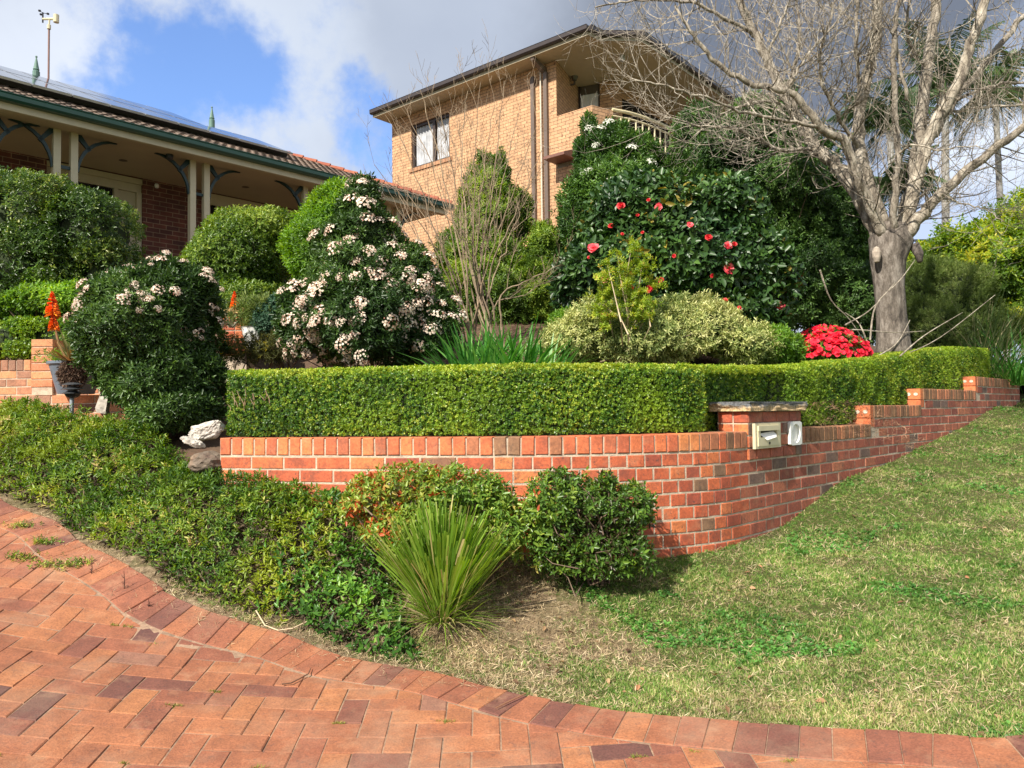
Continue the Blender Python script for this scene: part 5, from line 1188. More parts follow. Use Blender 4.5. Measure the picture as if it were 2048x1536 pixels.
# posts (pairs) and brackets
PD = .42
def post(s, zb): 
    m1 = MB(); m1.box(hl(s-.05, PD-.05, zb), e3*.1, n3_*.1, UP*(SOF-zb-.002)); return m1.build('post', M_TRIM, house, bevel=.008)
def bracket(s, sg):
    """curved timber bracket with its open triangle"""
    z = SOF-.004; w_ = .045; L = .56; Hh = .58
    out_ = []
    C = lambda t: (L*(1-math.cos(t)), -Hh*math.cos(t)*1.)  # quarter curve from post to beam
    inner_, outer_ = [], []
    for t in np.linspace(0, math.pi/2, 9):
        a = .0+L*(1-math.cos(t)); b = -Hh*(1-math.sin(t)); th = .035+.02*math.sin(2*t)
        nx, nz_ = math.cos(t)*.0+.7, -.7
        outer_.append((a+.012+th*.5*.7, b-th*.5*.7*.9)); inner_.append((a+.012-th*.5*.7, b+th*.5*.7*.9))
    pts = [(min(max(a, .0), L+.05), min(b, 0)) for a, b in outer_+inner_[::-1]]
    f = lambda a, b: hl(s+sg*(.05+a), PD-w_/2, z+b)
    m1 = MB()
    for i in range(8):
        q = [outer_[i], outer_[i+1], inner_[i+1], inner_[i]]; q = [(max(a, 0), min(b, 0)) for a, b in q]
        m1.prism([f(*v) for v in q], n3_*w_)
    m1.prism([f(*v) for v in ((0, 0), (.055, 0), (.2, -.20), (.165, -.235), (0, -.06))], n3_*w_)
    m1.build('bracket', M_GREENB, house)
zb1 = ZF+.9
for xa, xb in ((-60, -25), (109, 144), (383, 411), (610, 632), (777, 796)):
    a, b = hs_px(xa, PD), hs_px(xb, PD); zb = zb1 if xa == 383 else ZF
    post(a, zb); post(b, zb); bracket(a, -1); bracket(b, 1)
    m1 = MB(); m1.box(hl(a+.05, PD-.015, SOF-.58), e3*(b-a-.1), n3_*.03, UP*.05); m1.build('tie_rail', M_GREENB, house)
a, b = hs_px(372, PD), hs_px(430, PD); mb = MB(); wallo(mb, hl(0, PD-.2, 0), e3, a, b, 2.6, zb1-.06, [], inward=n3_); o = hl(a, PD-.2, 0); mb.poly([o+n3_*.4+UP*2.6, o+UP*2.6, o+UP*(zb1-.06), o+n3_*.4+UP*(zb1-.06)], uv=[(0, 2.6), (.4, 2.6), (.4, zb1-.06), (0, zb1-.06)]); mb.build('brick_pier', walltex('pier brick', (.42, .15, .07), (.30, .10, .06), (.45, .36, .26)), house)
mb = MB(); mb.box(hl(a-.03, PD-.23, zb1-.058), e3*(b-a+.06), n3_*.46, UP*.055); mb.build('pier_cap', P('sandstone', (.50, .36, .2), .9, var=.3), house, bevel=.01)
# downlights, sensor, camera
for x, y in ((244, 313), (491, 370)):
    s = hs_px(x, 1.2); c = hl(s, 1.2, SOF-.004); m1 = MB(); m1.lathe([(0, -.004), (.05, -.004), (.07, 0)], c, 16); m1.build('downlight', P('bronze ring', (.10, .07, .04), .5), house)
s = hs_px(338, .35); c = hl(s, .35, SOF-.003); m1 = MB(); m1.lathe([(0, -.09), (.03, -.09), (.055, -.05), (.06, 0)], c, 12); m1.build('sensor_lamp', M_BLACK, house)
s = hs_px(313, WD-.08); c = hl(s, WD-.06, SOF-.10); m1 = MB(); m1.lathe([(0, -.05), (.03, -.045), (.04, 0), (.03, .03), (0, .035)], c, 12); m1.build('security_camera', M_WHITEP, house)
# roof
PT_ = math.tan(R_(24)); RD = 4.6; zr = HZ+.0
slope = unit(n3_+UP*PT_); rn = unit(np.cross(e3, slope)); rn = rn if rn[2] > 0 else -rn
mb = MB()
R1 = hl(HL-RD+.1, RD, zr+RD*PT_); R0 = hl(s0, RD, zr+RD*PT_)
mb.poly([hl(s0, -.05, zr-.03), hl(HL+.1, -.05, zr-.03), R1, R0]); mb.poly([hl(HL+.1, -.05, zr-.03), hl(HL+.1, 2*RD, zr-.03), R1]); mb.poly([hl(s0, 2*RD, zr-.03), R0, R1, hl(HL+.1, 2*RD, zr-.03)]); mb.build('roof', M_TILE, house)
mb = MB(); row = .31; tw = .30
for k in range(16):
    d0 = -.06+k*row*math.cos(math.atan(PT_)); z0_ = zr+d0*PT_
    nmax = int((HL+.1-max(d0, 0)-s0)/tw)
    for i in range(nmax):
        a = s0+i*tw+(.15 if k % 2 else 0); 
        if a+tw > HL+.1-max(d0, 0): continue
        r = random.random(); o = hl(a, d0, z0_)
        pts = []
        for j in range(7):
            t = j/6; hgt = .012+.022*abs(math.sin(t*math.pi*2))+.004; pts.append((a+tw*t*.995, hgt))
        for (p0, h0), (p1, h1) in zip(pts[:-1], pts[1:]):
            A = hl(p0, d0, z0_)+rn*(h0+.02); B_ = hl(p1, d0, z0_)+rn*(h1+.02); C_ = B_+slope*(row+.02)-rn*.02; D_ = A+slope*(row+.02)-rn*.02
            mb.poly([A, B_, C_, D_], r); mb.poly([A-rn*.03, B_-rn*.03, B_, A], r)
roof = house.children[-1]
t_ = mb.build('tiles', M_TILE, house)
mb = MB()
for i in range(22):     # hip tiles
    A = hl(HL+.08, -.04, zr)+(R1-hl(HL+.08, -.04, zr))*(i/22); B_ = hl(HL+.08, -.04, zr)+(R1-hl(HL+.08, -.04, zr))*((i+1.1)/22); mb.tube([A+UP*.03, B_+UP*.015], [.075, .06], 8, random.random())
mb.build('hip_tiles', M_TILEO, house); mb = MB()
for i in range(30):
    A = R0+(R1-R0)*(i/30); B_ = R0+(R1-R0)*((i+1.05)/30); mb.tube([A+UP*.04, B_+UP*.02], [.11, .09], 8, random.random())
mb.build('ridge_tiles', M_TILE, house)
sp0 = hs_px(-40, 1.0); sp1 = hs_px(573, .95); npn = 9; pwid = (sp1-sp0)/npn
for i in range(npn):
    for rowi, (da, ln) in enumerate(((.75, 1.55), (2.25, 1.55))):
        if rowi == 1 and i > 6: continue
        o = hl(sp0+i*pwid+.01, da, zr+da*PT_)+rn*.15
        mb = MB(); mb.box(o, e3*(pwid-.02), slope*ln, rn*.035); fr_ = mb.build('solar_panel', M_ALU, house)
        mb = MB(); mb.box(o+e3*.02+slope*.02+rn*.036, e3*(pwid-.06), slope*(ln-.04), rn*.002); mb.build('cells', M_PANEL, fr_)
mb = MB()
for da in (.95, 1.9): mb.box(hl(sp0, da, zr+da*PT_)+rn*.06, e3*(sp1-sp0), slope*.05, rn*.085)
mb.build('panel_rail', P('black rail', (.02, .02, .02), .5), house)
# finials and weather mast
M_FIN = P('green finial', (.10, .19, .15), .5)
for (x, yb, yt) in ((67, 160, 114), (423, 262, 219)):
    s = hs_px(x, RD); z0_ = zr+RD*PT_; q = hl(s, RD, z0_); hh = px(x, yt, q[1])[2]-q[2]; hh = max(hh, .55)
    f_ = MB(); f_.lathe([(.065, 0), (.065, hh*.42), (.045, hh*.46), (.06, hh*.49), (.05, hh*.53), (.012, hh*.93), (.022, hh*.95), (.018, hh*.99), (0, hh)], q, 12); f_.build('finial', M_FIN, house)
s = hs_px(92, RD-.6); q = hl(s, RD-.6, zr+(RD-.6)*PT_); tp = px(98, 52, q[1]); tp2 = px(99, 38, q[1])
wm = empty('weather_station', q, 'small white weather station with spinning cups on a thin rusty mast above the roof', 'weather station')
mb = MB(); mb.tube([q, tp], .018, 8); mb.build('mast', P('rusty mast', (.22, .12, .10), .6), wm)
mb = MB(); mb.tube([tp-UP*.06, tp+UP*.02], .035, 8); mb.tube([tp, tp2], .015, 8); mb.tube([tp2-[.13, 0, .0], tp2+[.12, 0, 0]], .022, 8); mb.lathe([(0, -.07), (.05, -.07), (.05, .08), (0, .09)], tp2+[.13, 0, 0], 12); mb.build('sensor_body', M_CREAM, wm)
mb = MB(); cc = tp2+[-.13, 0, .08]; mb.tube([cc-UP*.15, cc+UP*.05], .014, 6)
for k in range(3):
    u = k*2.09+.4; d = np.array([math.cos(u), math.sin(u), 0]); mb.tube([cc+UP*.04, cc+UP*.04+d*.07], .006, 5); mb.lathe([(0, -.02), (.025, -.012), (.025, .012), (0, .02)], cc+UP*.04+d*.085, 8)
mb.build('anemometer', M_BLACK, wm)

# ------------------------------------------------------------------ two storey tan brick house
M_TAN = walltex('tan brick', (.55, .325, .175), (.45, .25, .13), (.13, .075, .042), bias=-.2, grain=.14, marks=.85, ms=.0065)
M_BRTRIM = P('brown frame', (.045, .03, .025), .5, bump=0)
M_GUT = P('dark brown gutter', (.045, .035, .032), .35, bump=.03)
M_PIPE = P('brown downpipe', (.13, .095, .075), .5, bump=.03)
M_FAS = P('beige fascia', (.40, .34, .23), .55, var=.05, bump=.03); M_SOF2 = P('beige soffit', (.46, .40, .27), .6, var=.05, bump=.03)
M_CURT = P('white curtain', (.42, .43, .45), .8, var=.25, scale=5, bump=.2, bscale=8)
gP = np.array([1.9, 18.0]); ge_ = unit([-.77, .64]); gn = np.array([-ge_[1], -ge_[0]])*np.array([1, 1]); gn = np.array([.64, .77]); gn = unit(gn-ge_*np.dot(gn, ge_))
g3e = np.array([*ge_, 0]); g3n = np.array([*gn, 0]); NZ = px(1184, 70, 18.0)[2]
def gl_(s, d, z): q = gP+ge_*s+gn*d; return np.array([q[0], q[1], z])
gs = lambda x, d: hs_px(x, d, gP, ge_, gn)
gz = lambda x, y, d: hz_px(x, y, d, gP, ge_, gn)
hN = empty('brick_house', (*gl_(4, 4, 3)[:2], 3.), 'two storey tan brick house with balcony and dark brown gutter on the rise behind', 'house')
W2 = .55; sl0 = gs(750, 0); swl = gs(787, W2); swb = gs(1120, W2)
# eave outline (plan) : E1 (left), E2 (corner), E3, E4, E5
E1 = gl_(sl0, 0, 0)[:2]; E2 = gP.copy(); E3 = np.array([.1205*18.3, 18.3])+0; E4 = np.array([px(1281, 70, 18.35)[0], 18.35]); E5 = np.array([px(1411, 163, 21.0)[0], 21.0]); E6 = E5+unit(E5-E4)*6; E7 = E6+ge_*12; E8 = E1+gn*9
OUT = [E1, E2, E3, E4, E5, E6, E7, E8]
mb = MB(); mb.poly([(*q, NZ+.005) for q in OUT][::-1]); mb.poly([(*q, NZ+.03) for q in OUT]); mb.build('soffit', M_SOF2, hN)
mf, mg = MB(), MB()
for A, B_ in zip(OUT[:5], OUT[1:6]):
    t = unit(B_-A); n_ = np.array([t[1], -t[0]]); n_ = n_ if True else -n_
    cen = np.array([2., 23]); n_ = n_ if np.dot(n_, A-cen) > 0 else -n_
    A3, t3, nn3 = np.array([*A, 0]), np.array([*t, 0]), np.array([*n_, 0]); L = np.linalg.norm(B_-A)
    mf.box(A3+UP*(NZ-.01), t3*(L+.01), nn3*.03, UP*.20); 
    mg.prism([A3-t3*.03+nn3*a+UP*(NZ+b) for a, b in ((.03, .19), (.03, .07), (.11, .07), (.14, .10), (.14, .19), (.15, .2), (.12, .2))], t3*(L+.09))
mf.build('fascia', M_FAS, hN); mg.build('gutter', M_GUT, hN)
cen = np.array([4.5, 24.5]); mb = MB(); apex = np.array([*cen, NZ+2.0])
for A, B_ in zip(OUT, OUT[1:]+OUT[:1]): mb.poly([(*A, NZ+.17), (*B_, NZ+.17), apex])
mb.build('roof', P('dark roof tile', (.10, .08, .07), .85, var=.3, scale=6, bump=.3, bscale=12), hN)
# main wall
ZG = 2.6; Wo = gl_(0, W2, 0)
wz = (gs(903, W2), gs(826, W2)); wzb, wzt = gz(865, 326, W2), gz(865, 238, W2)
swe = gs(1192, W2); ppt = px(1192, 210, gl_(swe, W2, 0)[1])[2]; bzf = ppt-1.15
mb = MB(); wallo(mb, Wo, g3e, swb, swl, ZG, NZ+.004, [(wz[0], wz[1], wzb, wzt)], inward=g3n, depth=.12)
wallo(mb, Wo, g3e, swe, swb, ZG, ppt-.0, [], inward=g3n)
A = gl_(swl, W2, 0); mb.poly([A+UP*ZG, A+g3n*9+UP*ZG, A+g3n*9+UP*NZ, A+UP*NZ], uv=[(0, ZG), (9, ZG), (9, NZ), (0, NZ)])
mb.build('wall', M_TAN, hN)
# parapet return and thickness
def vwall(mb_, A, B_, z0, z1, u0=0.):
    L = np.linalg.norm(np.array(B_)-A); mb_.poly([(*A, z0), (*B_, z0), (*B_, z1), (*A, z1)], uv=[(u0, z0), (u0+L, z0), (u0+L, z1), (u0, z1)])
Bc = gl_(swb, W2, 0)[:2]; Pe = gl_(swe, W2, 0)[:2]
Pr = px(1226, 217, 18.95); Pr = np.array([Pr[0], 18.95])
Cc = np.array([px(1154, 130, 20.9)[0], 20.9]); Dc = np.array([px(1226, 130, 20.5)[0], 20.5]); De = np.array([px(1243, 140, 20.9)[0], 20.9]); Ee = np.array([px(1420, 160, 25.0)[0], 25.0])
mb = MB(); vwall(mb, Bc, Cc, bzf, NZ+.004)
# recessed wall with the narrow window
t = unit(Dc-Cc); L = np.linalg.norm(Dc-Cc); inn = np.array([-t[1], t[0], 0]); inn = inn if inn[1] > 0 else -inn
def sx(x, A, t): u = px(x, 700, 1.); u = u[0]/u[1]; return (u*A[1]-A[0])/(t[0]-u*t[1])
a, b = sx(1163, Cc, t), sx(1208, Cc, t); wt = px(1185, 153, (Cc+t*a)[1])[2]
wallo(mb, np.array([*Cc, 0]), np.array([*t, 0]), 0, L, bzf, NZ+.004, [(a, b, bzf+.3, wt)], inward=inn, depth=.1)
vwall(mb, Dc, De, bzf, NZ+.004); mb.build('upper_wall', M_TAN, hN)
C3 = np.array([*Cc, 0]); t3 = np.array([*t, 0])
mb = MB(); 
M_PANEU = P('pale window pane', (.75, .76, .78), .6, var=.15, scale=3, bump=0)  # plain pale grey for the main pane
for q0, q1, z0, z1 in ((a, a+.06, bzf+.3, wt), (b-.06, b, bzf+.3, wt), (a+.06, b-.06, wt-.07, wt)): mb.box(C3+t3*q0+inn*.05+UP*z0, t3*(q1-q0), inn*.05, UP*(z1-z0))
wn_o = mb.build('upper_window', M_BRTRIM, hN)
mb = MB(); mb.box(C3+t3*(a+.06)+inn*.09+UP*(bzf+.3), t3*(b-a-.12), inn*.01, UP*(wt-.07-bzf-.3)); mb.build('pane', M_PANEU, wn_o)
mb = MB(); zb_ = wt-(wt-bzf-.3)*.2; mb.box(C3+t3*(a+.06)+inn*.08+UP*zb_, t3*(b-a-.12), inn*.009, UP*(wt-.07-zb_)); mb.build('upper_sash', P('dark sash glass', (.12, .10, .09), .1, bump=0), wn_o)  # top strip of the pane in a darker tone
# dark sliding door beyond
t = unit(Ee-De); mb = MB(); vwall(mb, De+t*2.6, Ee, bzf, NZ+.004); vwall(mb, De, De+t*2.6, NZ-.35, NZ+.004); mb.build('side_wall', M_TAN, hN)
mb = MB(); mb.poly([(*De, bzf), (*(De+t*2.6), bzf), (*(De+t*2.6), NZ-.35), (*De, NZ-.35)]); mb.build('balcony_door', M_GLASS, hN)
# parapet
mb = MB(); vwall(mb, Pr, Pe, ZG+2.6, ppt); pin = .11
inn2 = unit(np.array([Cc[0]-Bc[0], Cc[1]-Bc[1]])); mb.poly([(*Bc, ppt), (*Pe, ppt), (*(Pe+inn2*.0+gn*pin), ppt), (*(Bc+gn*pin), ppt)], uv=[(0, 0), (1, 0), (1, .1), (0, .1)])
vwall(mb, Bc+gn*pin, Pe+gn*pin, bzf, ppt); mb.build('parapet', M_TAN, hN)
# balcony slab and curved rail
RP = [(1226, 18.95), (1262, 19.2), (1301, 19.65), (1340, 20.3), (1359, 20.9), (1372, 21.8), (1376, 23.)]
RP = [np.array([px(x, 300, Y)[0], Y]) for x, Y in RP]; rl = Path(catmull(RP, 8))
mb = MB(); sl = [tuple(Bc), tuple(Pe)]+[tuple(rl.at(s)) for s in np.linspace(0, rl.L, 14)]+[tuple(Ee), tuple(De), tuple(Dc), tuple(Cc)]
mb.prism([(*q, bzf-.2) for q in sl], UP*.19); mb.build('balcony_slab', M_FAS, hN)
mb = MB(); n_ = int(rl.L/.24); mb.tube([(*rl.at(s), ppt+.02) for s in np.linspace(0, rl.L, 30)], .045, 8); mb.tube([(*rl.at(s), ppt-.14) for s in np.linspace(0, rl.L, 30)], .025, 6); mb.tube([(*rl.at(s), bzf+.08) for s in np.linspace(0, rl.L, 30)], .025, 6)
rail = mb.build('balcony_rail', P('cream rail', (.62, .54, .33), .5, bump=0), hN)
for k in range(1, n_):
    m1 = MB(); q = rl.at(k*rl.L/n_); m1.tube([(*q, bzf+.08), (*q, ppt-.14)], .022, 6); m1.build('baluster', rail.data.materials[0], rail)
mb = MB(); vwall(mb, rl.at(0), rl.at(rl.L*.33), ZG+1, bzf-.2); vwall(mb, rl.at(rl.L*.33), rl.at(rl.L*.66), ZG+1, bzf-.2, 1); vwall(mb, rl.at(rl.L*.66), rl.at(rl.L), ZG+1, bzf-.2, 2); mb.build('lower_wall', M_TAN, hN)
# big window
z0_, z1_ = wzb, wzt; mb = MB()
s_a, s_b = wz; mid_ = gs(869, W2)
for a, b, c, d in ((s_a, s_a+.07, z0_, z1_), (s_b-.07, s_b, z0_, z1_), (s_a+.07, s_b-.07, z1_-.07, z1_), (s_a+.07, s_b-.07, z0_, z0_+.06), (mid_-.05, mid_+.05, z0_+.06, z1_-.07)): mb.box(gl_(a, W2+.05, c), g3e*(b-a), g3n*.05, UP*(d-c))
wo_ = mb.build('window', M_BRTRIM, hN)
for a, b in ((s_a+.07, mid_-.05), (mid_+.05, s_b-.07)):
    m1 = MB(); K = 26
    for k in range(K):     # gathered curtain
        u0, u1 = k/K, (k+1)/K; w0, w1 = .02*math.sin(u0*40), .02*math.sin(u1*40)
        m1.poly([gl_(a+(b-a)*u0, W2+.13+w0, z0_+.06), gl_(a+(b-a)*u1, W2+.13+w1, z0_+.06), gl_(a+(b-a)*u1, W2+.13+w1, z1_-.07), gl_(a+(b-a)*u0, W2+.13+w0, z1_-.07)])
    m1.build('curtain', M_CURT, wo_)
mb = MB()
for k in range(14): L = (s_b-s_a+.2)/14; mb.box(gl_(s_a-.1+k*L, W2-.035, z0_-.11), g3e*(L-.01), g3n*.15, UP*.105, random.uniform(.2, .9))
mb.build('sill', brickmat('sill brick', [(0, (.30, .15, .08)), (1, (.5, .27, .14))], spots=.3), wo_)
# downpipes, conduit, lights
for x, w_, nm in ((1072, .11, 'downpipe'), (1098, .11, 'downpipe'), (1089, .035, 'conduit')):
    s = gs(x, W2-.06); m1 = MB(); zt_ = NZ-.25 if nm == 'downpipe' else NZ-.1; m1.box(gl_(s-w_/2, W2-.09, ZG), g3e*w_, g3n*(.085 if nm == 'downpipe' else .03), UP*(zt_-ZG)); m1.build(nm, M_PIPE if nm == 'downpipe' else P('pale conduit', (.55, .48, .38), .6), hN)
s = gs(1098, W2); m1 = MB(); m1.prism([gl_(s-.055, -.06, NZ+.12), gl_(s-.055, .02, NZ-.08), gl_(s-.055, W2-.09, NZ-.26), gl_(s-.055, W2-.005, NZ-.26), gl_(s-.055, W2-.005, NZ-.12), gl_(s-.055, .08, NZ-.012), gl_(s-.055, .05, NZ+.12)], g3e*.11); m1.build('spout', M_PIPE, hN)
q = np.array([*(Bc*.35+Cc*.65), 0]); q[2] = px(1140, 155, q[1])[2]; nq = unit(np.array([(Cc-Bc)[1], -(Cc-Bc)[0], 0])); m1 = MB(); q = q+nq*.12; m1.tube([q-nq*.12-UP*.2, q-UP*.2, q-UP*.1], .03, 8); m1.lathe([(0, -.1), (.06, -.1), (.1, .0), (.07, .1), (0, .13)], q, 12); m1.build('wall_lamp', P('lamp glass', (.10, .08, .07), .2), hN)
q = px(1244, 98, 19.1); q[2] = NZ-.0; m1 = MB(); m1.lathe([(0, -.15), (.05, -.14), (.08, -.08), (.06, 0)], q, 12); m1.build('dome_camera', P('grey dome', (.45, .46, .48), .3), hN)
# tiled canopy over the lower door
a, b = gs(1118, W2), gs(1160, W2); zc = gz(1130, 325, W2); mb = MB(); mb.prism([gl_(b, W2-.02, zc+.25), gl_(b, W2-.55, zc+.05), gl_(b, W2-.55, zc-.02), gl_(b, W2-.02, zc-.02)], g3e*(a-b)); mb.build('canopy', P('brown canopy tile', (.16, .07, .05), .6), hN)

# far red roofed house on the right
q = px(1875, 505, 48); fh = empty('distant_house', (q[0], q[1], q[2]-4), 'distant house with orange tiled roof showing over the right bushes', 'house')
mb = MB(); x0, y0, z0_ = q; zt_ = px(1875, 480, 48)[2]; mb.poly([(x0-2.3, y0, z0_), (x0+6, y0, z0_+.0), (x0+6, y0+3, zt_+.5), (x0+.3, y0+3, zt_)]); mb.poly([(x0-2.3, y0, z0_), (x0+.3, y0+3, zt_), (x0-2.3, y0+6, z0_)]); mb.poly([(x0+6, y0+6, z0_), (x0-2.3, y0+6, z0_), (x0+.3, y0+3, zt_), (x0+6, y0+3, zt_+.5)]); mb.build('roof', M_TILEO, fh)
mb = MB(); mb.bbox((x0-1.9, y0+.4, z0_-4), (x0+5.5, y0+5.6, z0_-.02)); mb.build('wall', M_TAN, fh)
mb = MB(); mb.box((x0-.4, y0+.7, z0_+.45), (3.4, 0, 0), (0, 1.6, .85), (0, -.03, .05)); mb.build('solar_panel', M_PANEL, fh)
# ------------------------------------------------------------------ bare tree
def barkmat():
    m, t, b = mat('grey bark'); n = t.nodes; l = t.links
    co = n.new('ShaderNodeTexCoord'); mp = n.new('ShaderNodeMapping'); mp.inputs['Scale'].default_value = (1, 1, .35); l.new(co.outputs['Object'], mp.inputs[0])
    n1 = n.new('ShaderNodeTexNoise'); n1.inputs['Scale'].default_value = 14; n1.inputs['Detail'].default_value = 9; n1.inputs['Roughness'].default_value = .7; l.new(mp.outputs[0], n1.inputs['Vector'])
    at_ = n.new('ShaderNodeAttribute'); at_.attribute_name = 'r'
    r1 = ramp(n, [(.36, (.035, .028, .024)), (.5, (.12, .098, .082)), (.66, (.27, .235, .205))]); r2 = ramp(n, [(.36, (.13, .105, .08)), (.5, (.40, .345, .265)), (.62, (.62, .555, .45))])
    l.new(n1.outputs['Fac'], r1.inputs[0]); l.new(n1.outputs['Fac'], r2.inputs[0]); mx = n.new('ShaderNodeMix'); mx.data_type = 'RGBA'; l.new(at_.outputs['Fac'], mx.inputs[0]); l.new(r1.outputs[0], mx.inputs[6]); l.new(r2.outputs[0], mx.inputs[7])
    l.new(mx.outputs[2], b.inputs['Base Color']); b.inputs['Roughness'].default_value = .9
    bp = n.new('ShaderNodeBump'); bp.inputs['Strength'].default_value = 1.; bp.inputs['Distance'].default_value = .05; l.new(n1.outputs['Fac'], bp.inputs['Height']); l.new(bp.outputs[0], b.inputs['Normal'])
    return m
M_BARK = barkmat()
TY = 8.9
tb_ = px(1785, 735, TY); tb_[2] = hb(tb_[0], tb_[1])-.05
tree = empty('bare_tree', tb_, 'big leafless tree with pale grey spreading limbs behind the right end of the hedge', 'tree')
trunk, limb, twig = MB(), MB(), MB()
def tp_(x, y, dy=0): return px(x, y, TY+dy)
W = lambda w_, Y=TY: w_/2*Y/FPX
tk = [tb_, tp_(1787, 690), tp_(1783, 630), tp_(1778, 570), tp_(1776, 520), tp_(1782, 480), tp_(1786, 450)]
trunk.tube([tk[0], *tk[1:]], [W(80), W(64), W(56), W(57), W(67), W(84), W(60)], 22, .15)
# burl and pruned scars
def knob(c, r_, k=.3):
    V0 = len(limb.v); limb.lathe([(0, -r_), (r_*.8, -r_*.6), (r_, 0), (r_*.75, r_*.6), (0, r_)], c, 10, k)
for (x, y, dy, w_) in ((1812, 474, -.05, 20), (1762, 474, -.05, 20), (1828, 400, -.05, 16)): knob(tp_(x, y, dy*.7), W(w_*1.4), .2)
trunk.tube([tp_(1828, 490, -.1), tp_(1838, 508, -.14), tp_(1840, 524, -.16)], [W(20), W(18), W(10)], 8, .0)
LIMBS = [
 ([(1764, 490, 0), (1738, 430, .05), (1708, 382, .1), (1673, 332, .2), (1632, 297, .3), (1605, 250, .4), (1567, 191, .45), (1533, 116, .5), (1509, 68, .5), (1485, 15, .5), (1462, -40, .5), (1450, -110, .5)], 40, 15),
 ([(1765, 470, -.1), (1735, 400, -.2), (1712, 350, -.3), (1693, 290, -.4), (1642, 253, -.5), (1587, 191, -.6), (1491, 164, -.7), (1423, 116, -.8), (1379, 58, -.9), (1350, 10, -.9)], 30, 5),
 ([(1770, 465, 0), (1735, 360, 0), (1720, 300, .05), (1716, 239, .1), (1734, 154, .1), (1752, 68, .15), (1755, -5, .2), (1750, -90, .2)], 34, 20),
 ([(1785, 460, -.15), (1790, 400, -.25), (1796, 308, -.3), (1789, 205, -.3), (1789, 102, -.35), (1792, 34, -.4), (1800, -60, -.4)], 18, 9),
 ([(1800, 465, .05), (1822, 380, .1), (1843, 250, .2), (1854, 137, .2), (1869, 34, .3), (1878, -70, .3)], 38, 20),
 ([(1805, 460, -.05), (1830, 370, -.1), (1860, 270, -.1), (1912, 178, -.2), (1938, 102, -.25), (1965, 17, -.3), (1985, -70, -.3)], 36, 17),
 ([(1812, 470, -.1), (1845, 425, -.2), (1881, 388, -.3), (1963, 318, -.5), (2048, 255, -.7), (2130, 190, -.9)], 34, 12),
 ([(1870, 270, -.1), (1908, 205, .1), (1980, 116, .2), (2048, 30, .3), (2100, -40, .3)], 20, 11),
 ([(1573, 188, -.6), (1597, 137, -.6), (1640, 80, -.6), (1690, 20, -.6), (1720, -30, -.6)], 8, 3),
 ([(1717, 245, .1), (1716, 150, -.05), (1713, 60, -.1), (1714, -20, -.1)], 10, 7),
 ([(1812, 200, -.3), (1800, 130, -.3), (1790, 60, -.35)], 9, 6),
 ([(1632, 297, .3), (1560, 300, .1), (1519, 280, 0), (1468, 256, -.2), (1400, 250, -.3), (1330, 235, -.4)], 11, 3),
 ([(1642, 253, -.5), (1560, 240, -.7), (1480, 222, -.9), (1400, 190, -1.1), (1320, 170, -1.2), (1270, 160, -1.2)], 9, 3),
 ([(1509, 68, .5), (1440, 30, .3), (1380, 5, .2), (1300, 0, .1), (1230, 8, .1), (1190, 15, 0)], 11, 3),
 ([(1843, 250, .2), (1900, 225, 0), (1960, 215, -.2), (2048, 210, -.4), (2120, 215, -.5)], 9, 4),
 ([(1881, 388, -.3), (1930, 410, -.6), (1970, 420, -.7), (2010, 445, -.8)], 5, 2),
 ([(1908, 205, .1), (1990, 170, -.3), (2048, 165, -.4), (2100, 140, -.4)], 9, 4),
 ([(1605, 250, .4), (1560, 210, .2), (1510, 205, 0), (1450, 225, -.2), (1390, 270, -.3)], 8, 3),
 ([(1720, 300, .05), (1680, 240, -.2), (1650, 180, -.4), (1640, 120, -.5), (1655, 50, -.5), (1680, -20, -.5)], 12, 5),
 ([(1567, 191, .45), (1590, 130, .6), (1600, 60, .7), (1590, -20, .8)], 12, 6),
 ([(1796, 308, -.3), (1830, 290, -.6), (1880, 300, -.8), (1930, 290, -1.0), (1990, 300, -1.1)], 6, 2),
 ([(1533, 116, .5), (1560, 50, .3), (1585, -10, .2)], 9, 5),
 ([(1854, 137, .2), (1820, 90, 0), (1815, 30, -.1), (1830, -30, -.2)], 9, 5)]
spawn = []
for pts, w0, w1 in LIMBS:
    p = np.array([tp_(*q) for q in pts]); p = catmull(p, 5); w_ = np.linspace(w0*.78, w1*.86, len(p))*(1+.035*np.sin(np.arange(len(p))*1.9)); p[1:-1] += rng.normal(0, .009, (len(p)-2, 3))
    limb.tube(p, [W(a) for a in w_], 10 if w0 > 15 else 6, random.uniform(.5, .95))
    for k in range(2, len(p)):
        for _ in range(2 if w0 < 15 else 1):
            if random.random() < (.75 if w0 < 15 else .62): spawn.append((p[k], p[k]-p[k-2], W(w_[k])))
def grow(p, d, rad, L, lev):
    """a twig that swings outwards and then curls up, with side twigs"""
    n_ = 5 if lev < 2 else 3; pts = [p]; d = unit(d); seg = L/n_; c = rng.normal(0, .22, 3)
    for i in range(n_):
        d = unit(d+c*.5+rng.normal(0, .13, 3)+UP*(.10+.16*i/n_)); pts.append(pts[-1]+d*seg)
    twig.tube(pts, list(np.linspace(rad, max(rad*.3, .0011), n_+1)), 5 if lev == 0 else 3, random.uniform(.4, 1), cap=False)
    if lev < 3:
        for i in range(1, n_+1):
            for _ in range((3 if lev == 0 else 2) if i < n_ or lev < 2 else 1):
                if random.random() < (.46 if lev < 2 else .30):
                    s_ = unit(np.cross(d, rng.normal(size=3))); a = .75
                    grow(pts[i], unit(pts[i]-pts[i-1])*.65+s_*a+UP*.15, max(rad*.5, .0013), L*random.uniform(.38, .62), lev+1)
for (p, d, r_) in spawn:
    s_ = unit(np.cross(unit(d), rng.normal(size=3))); grow(p, unit(d)*.5+s_, min(r_*.45, .010), random.uniform(.35, .85)*(1 if random.random() < .75 else 1.5), 1)
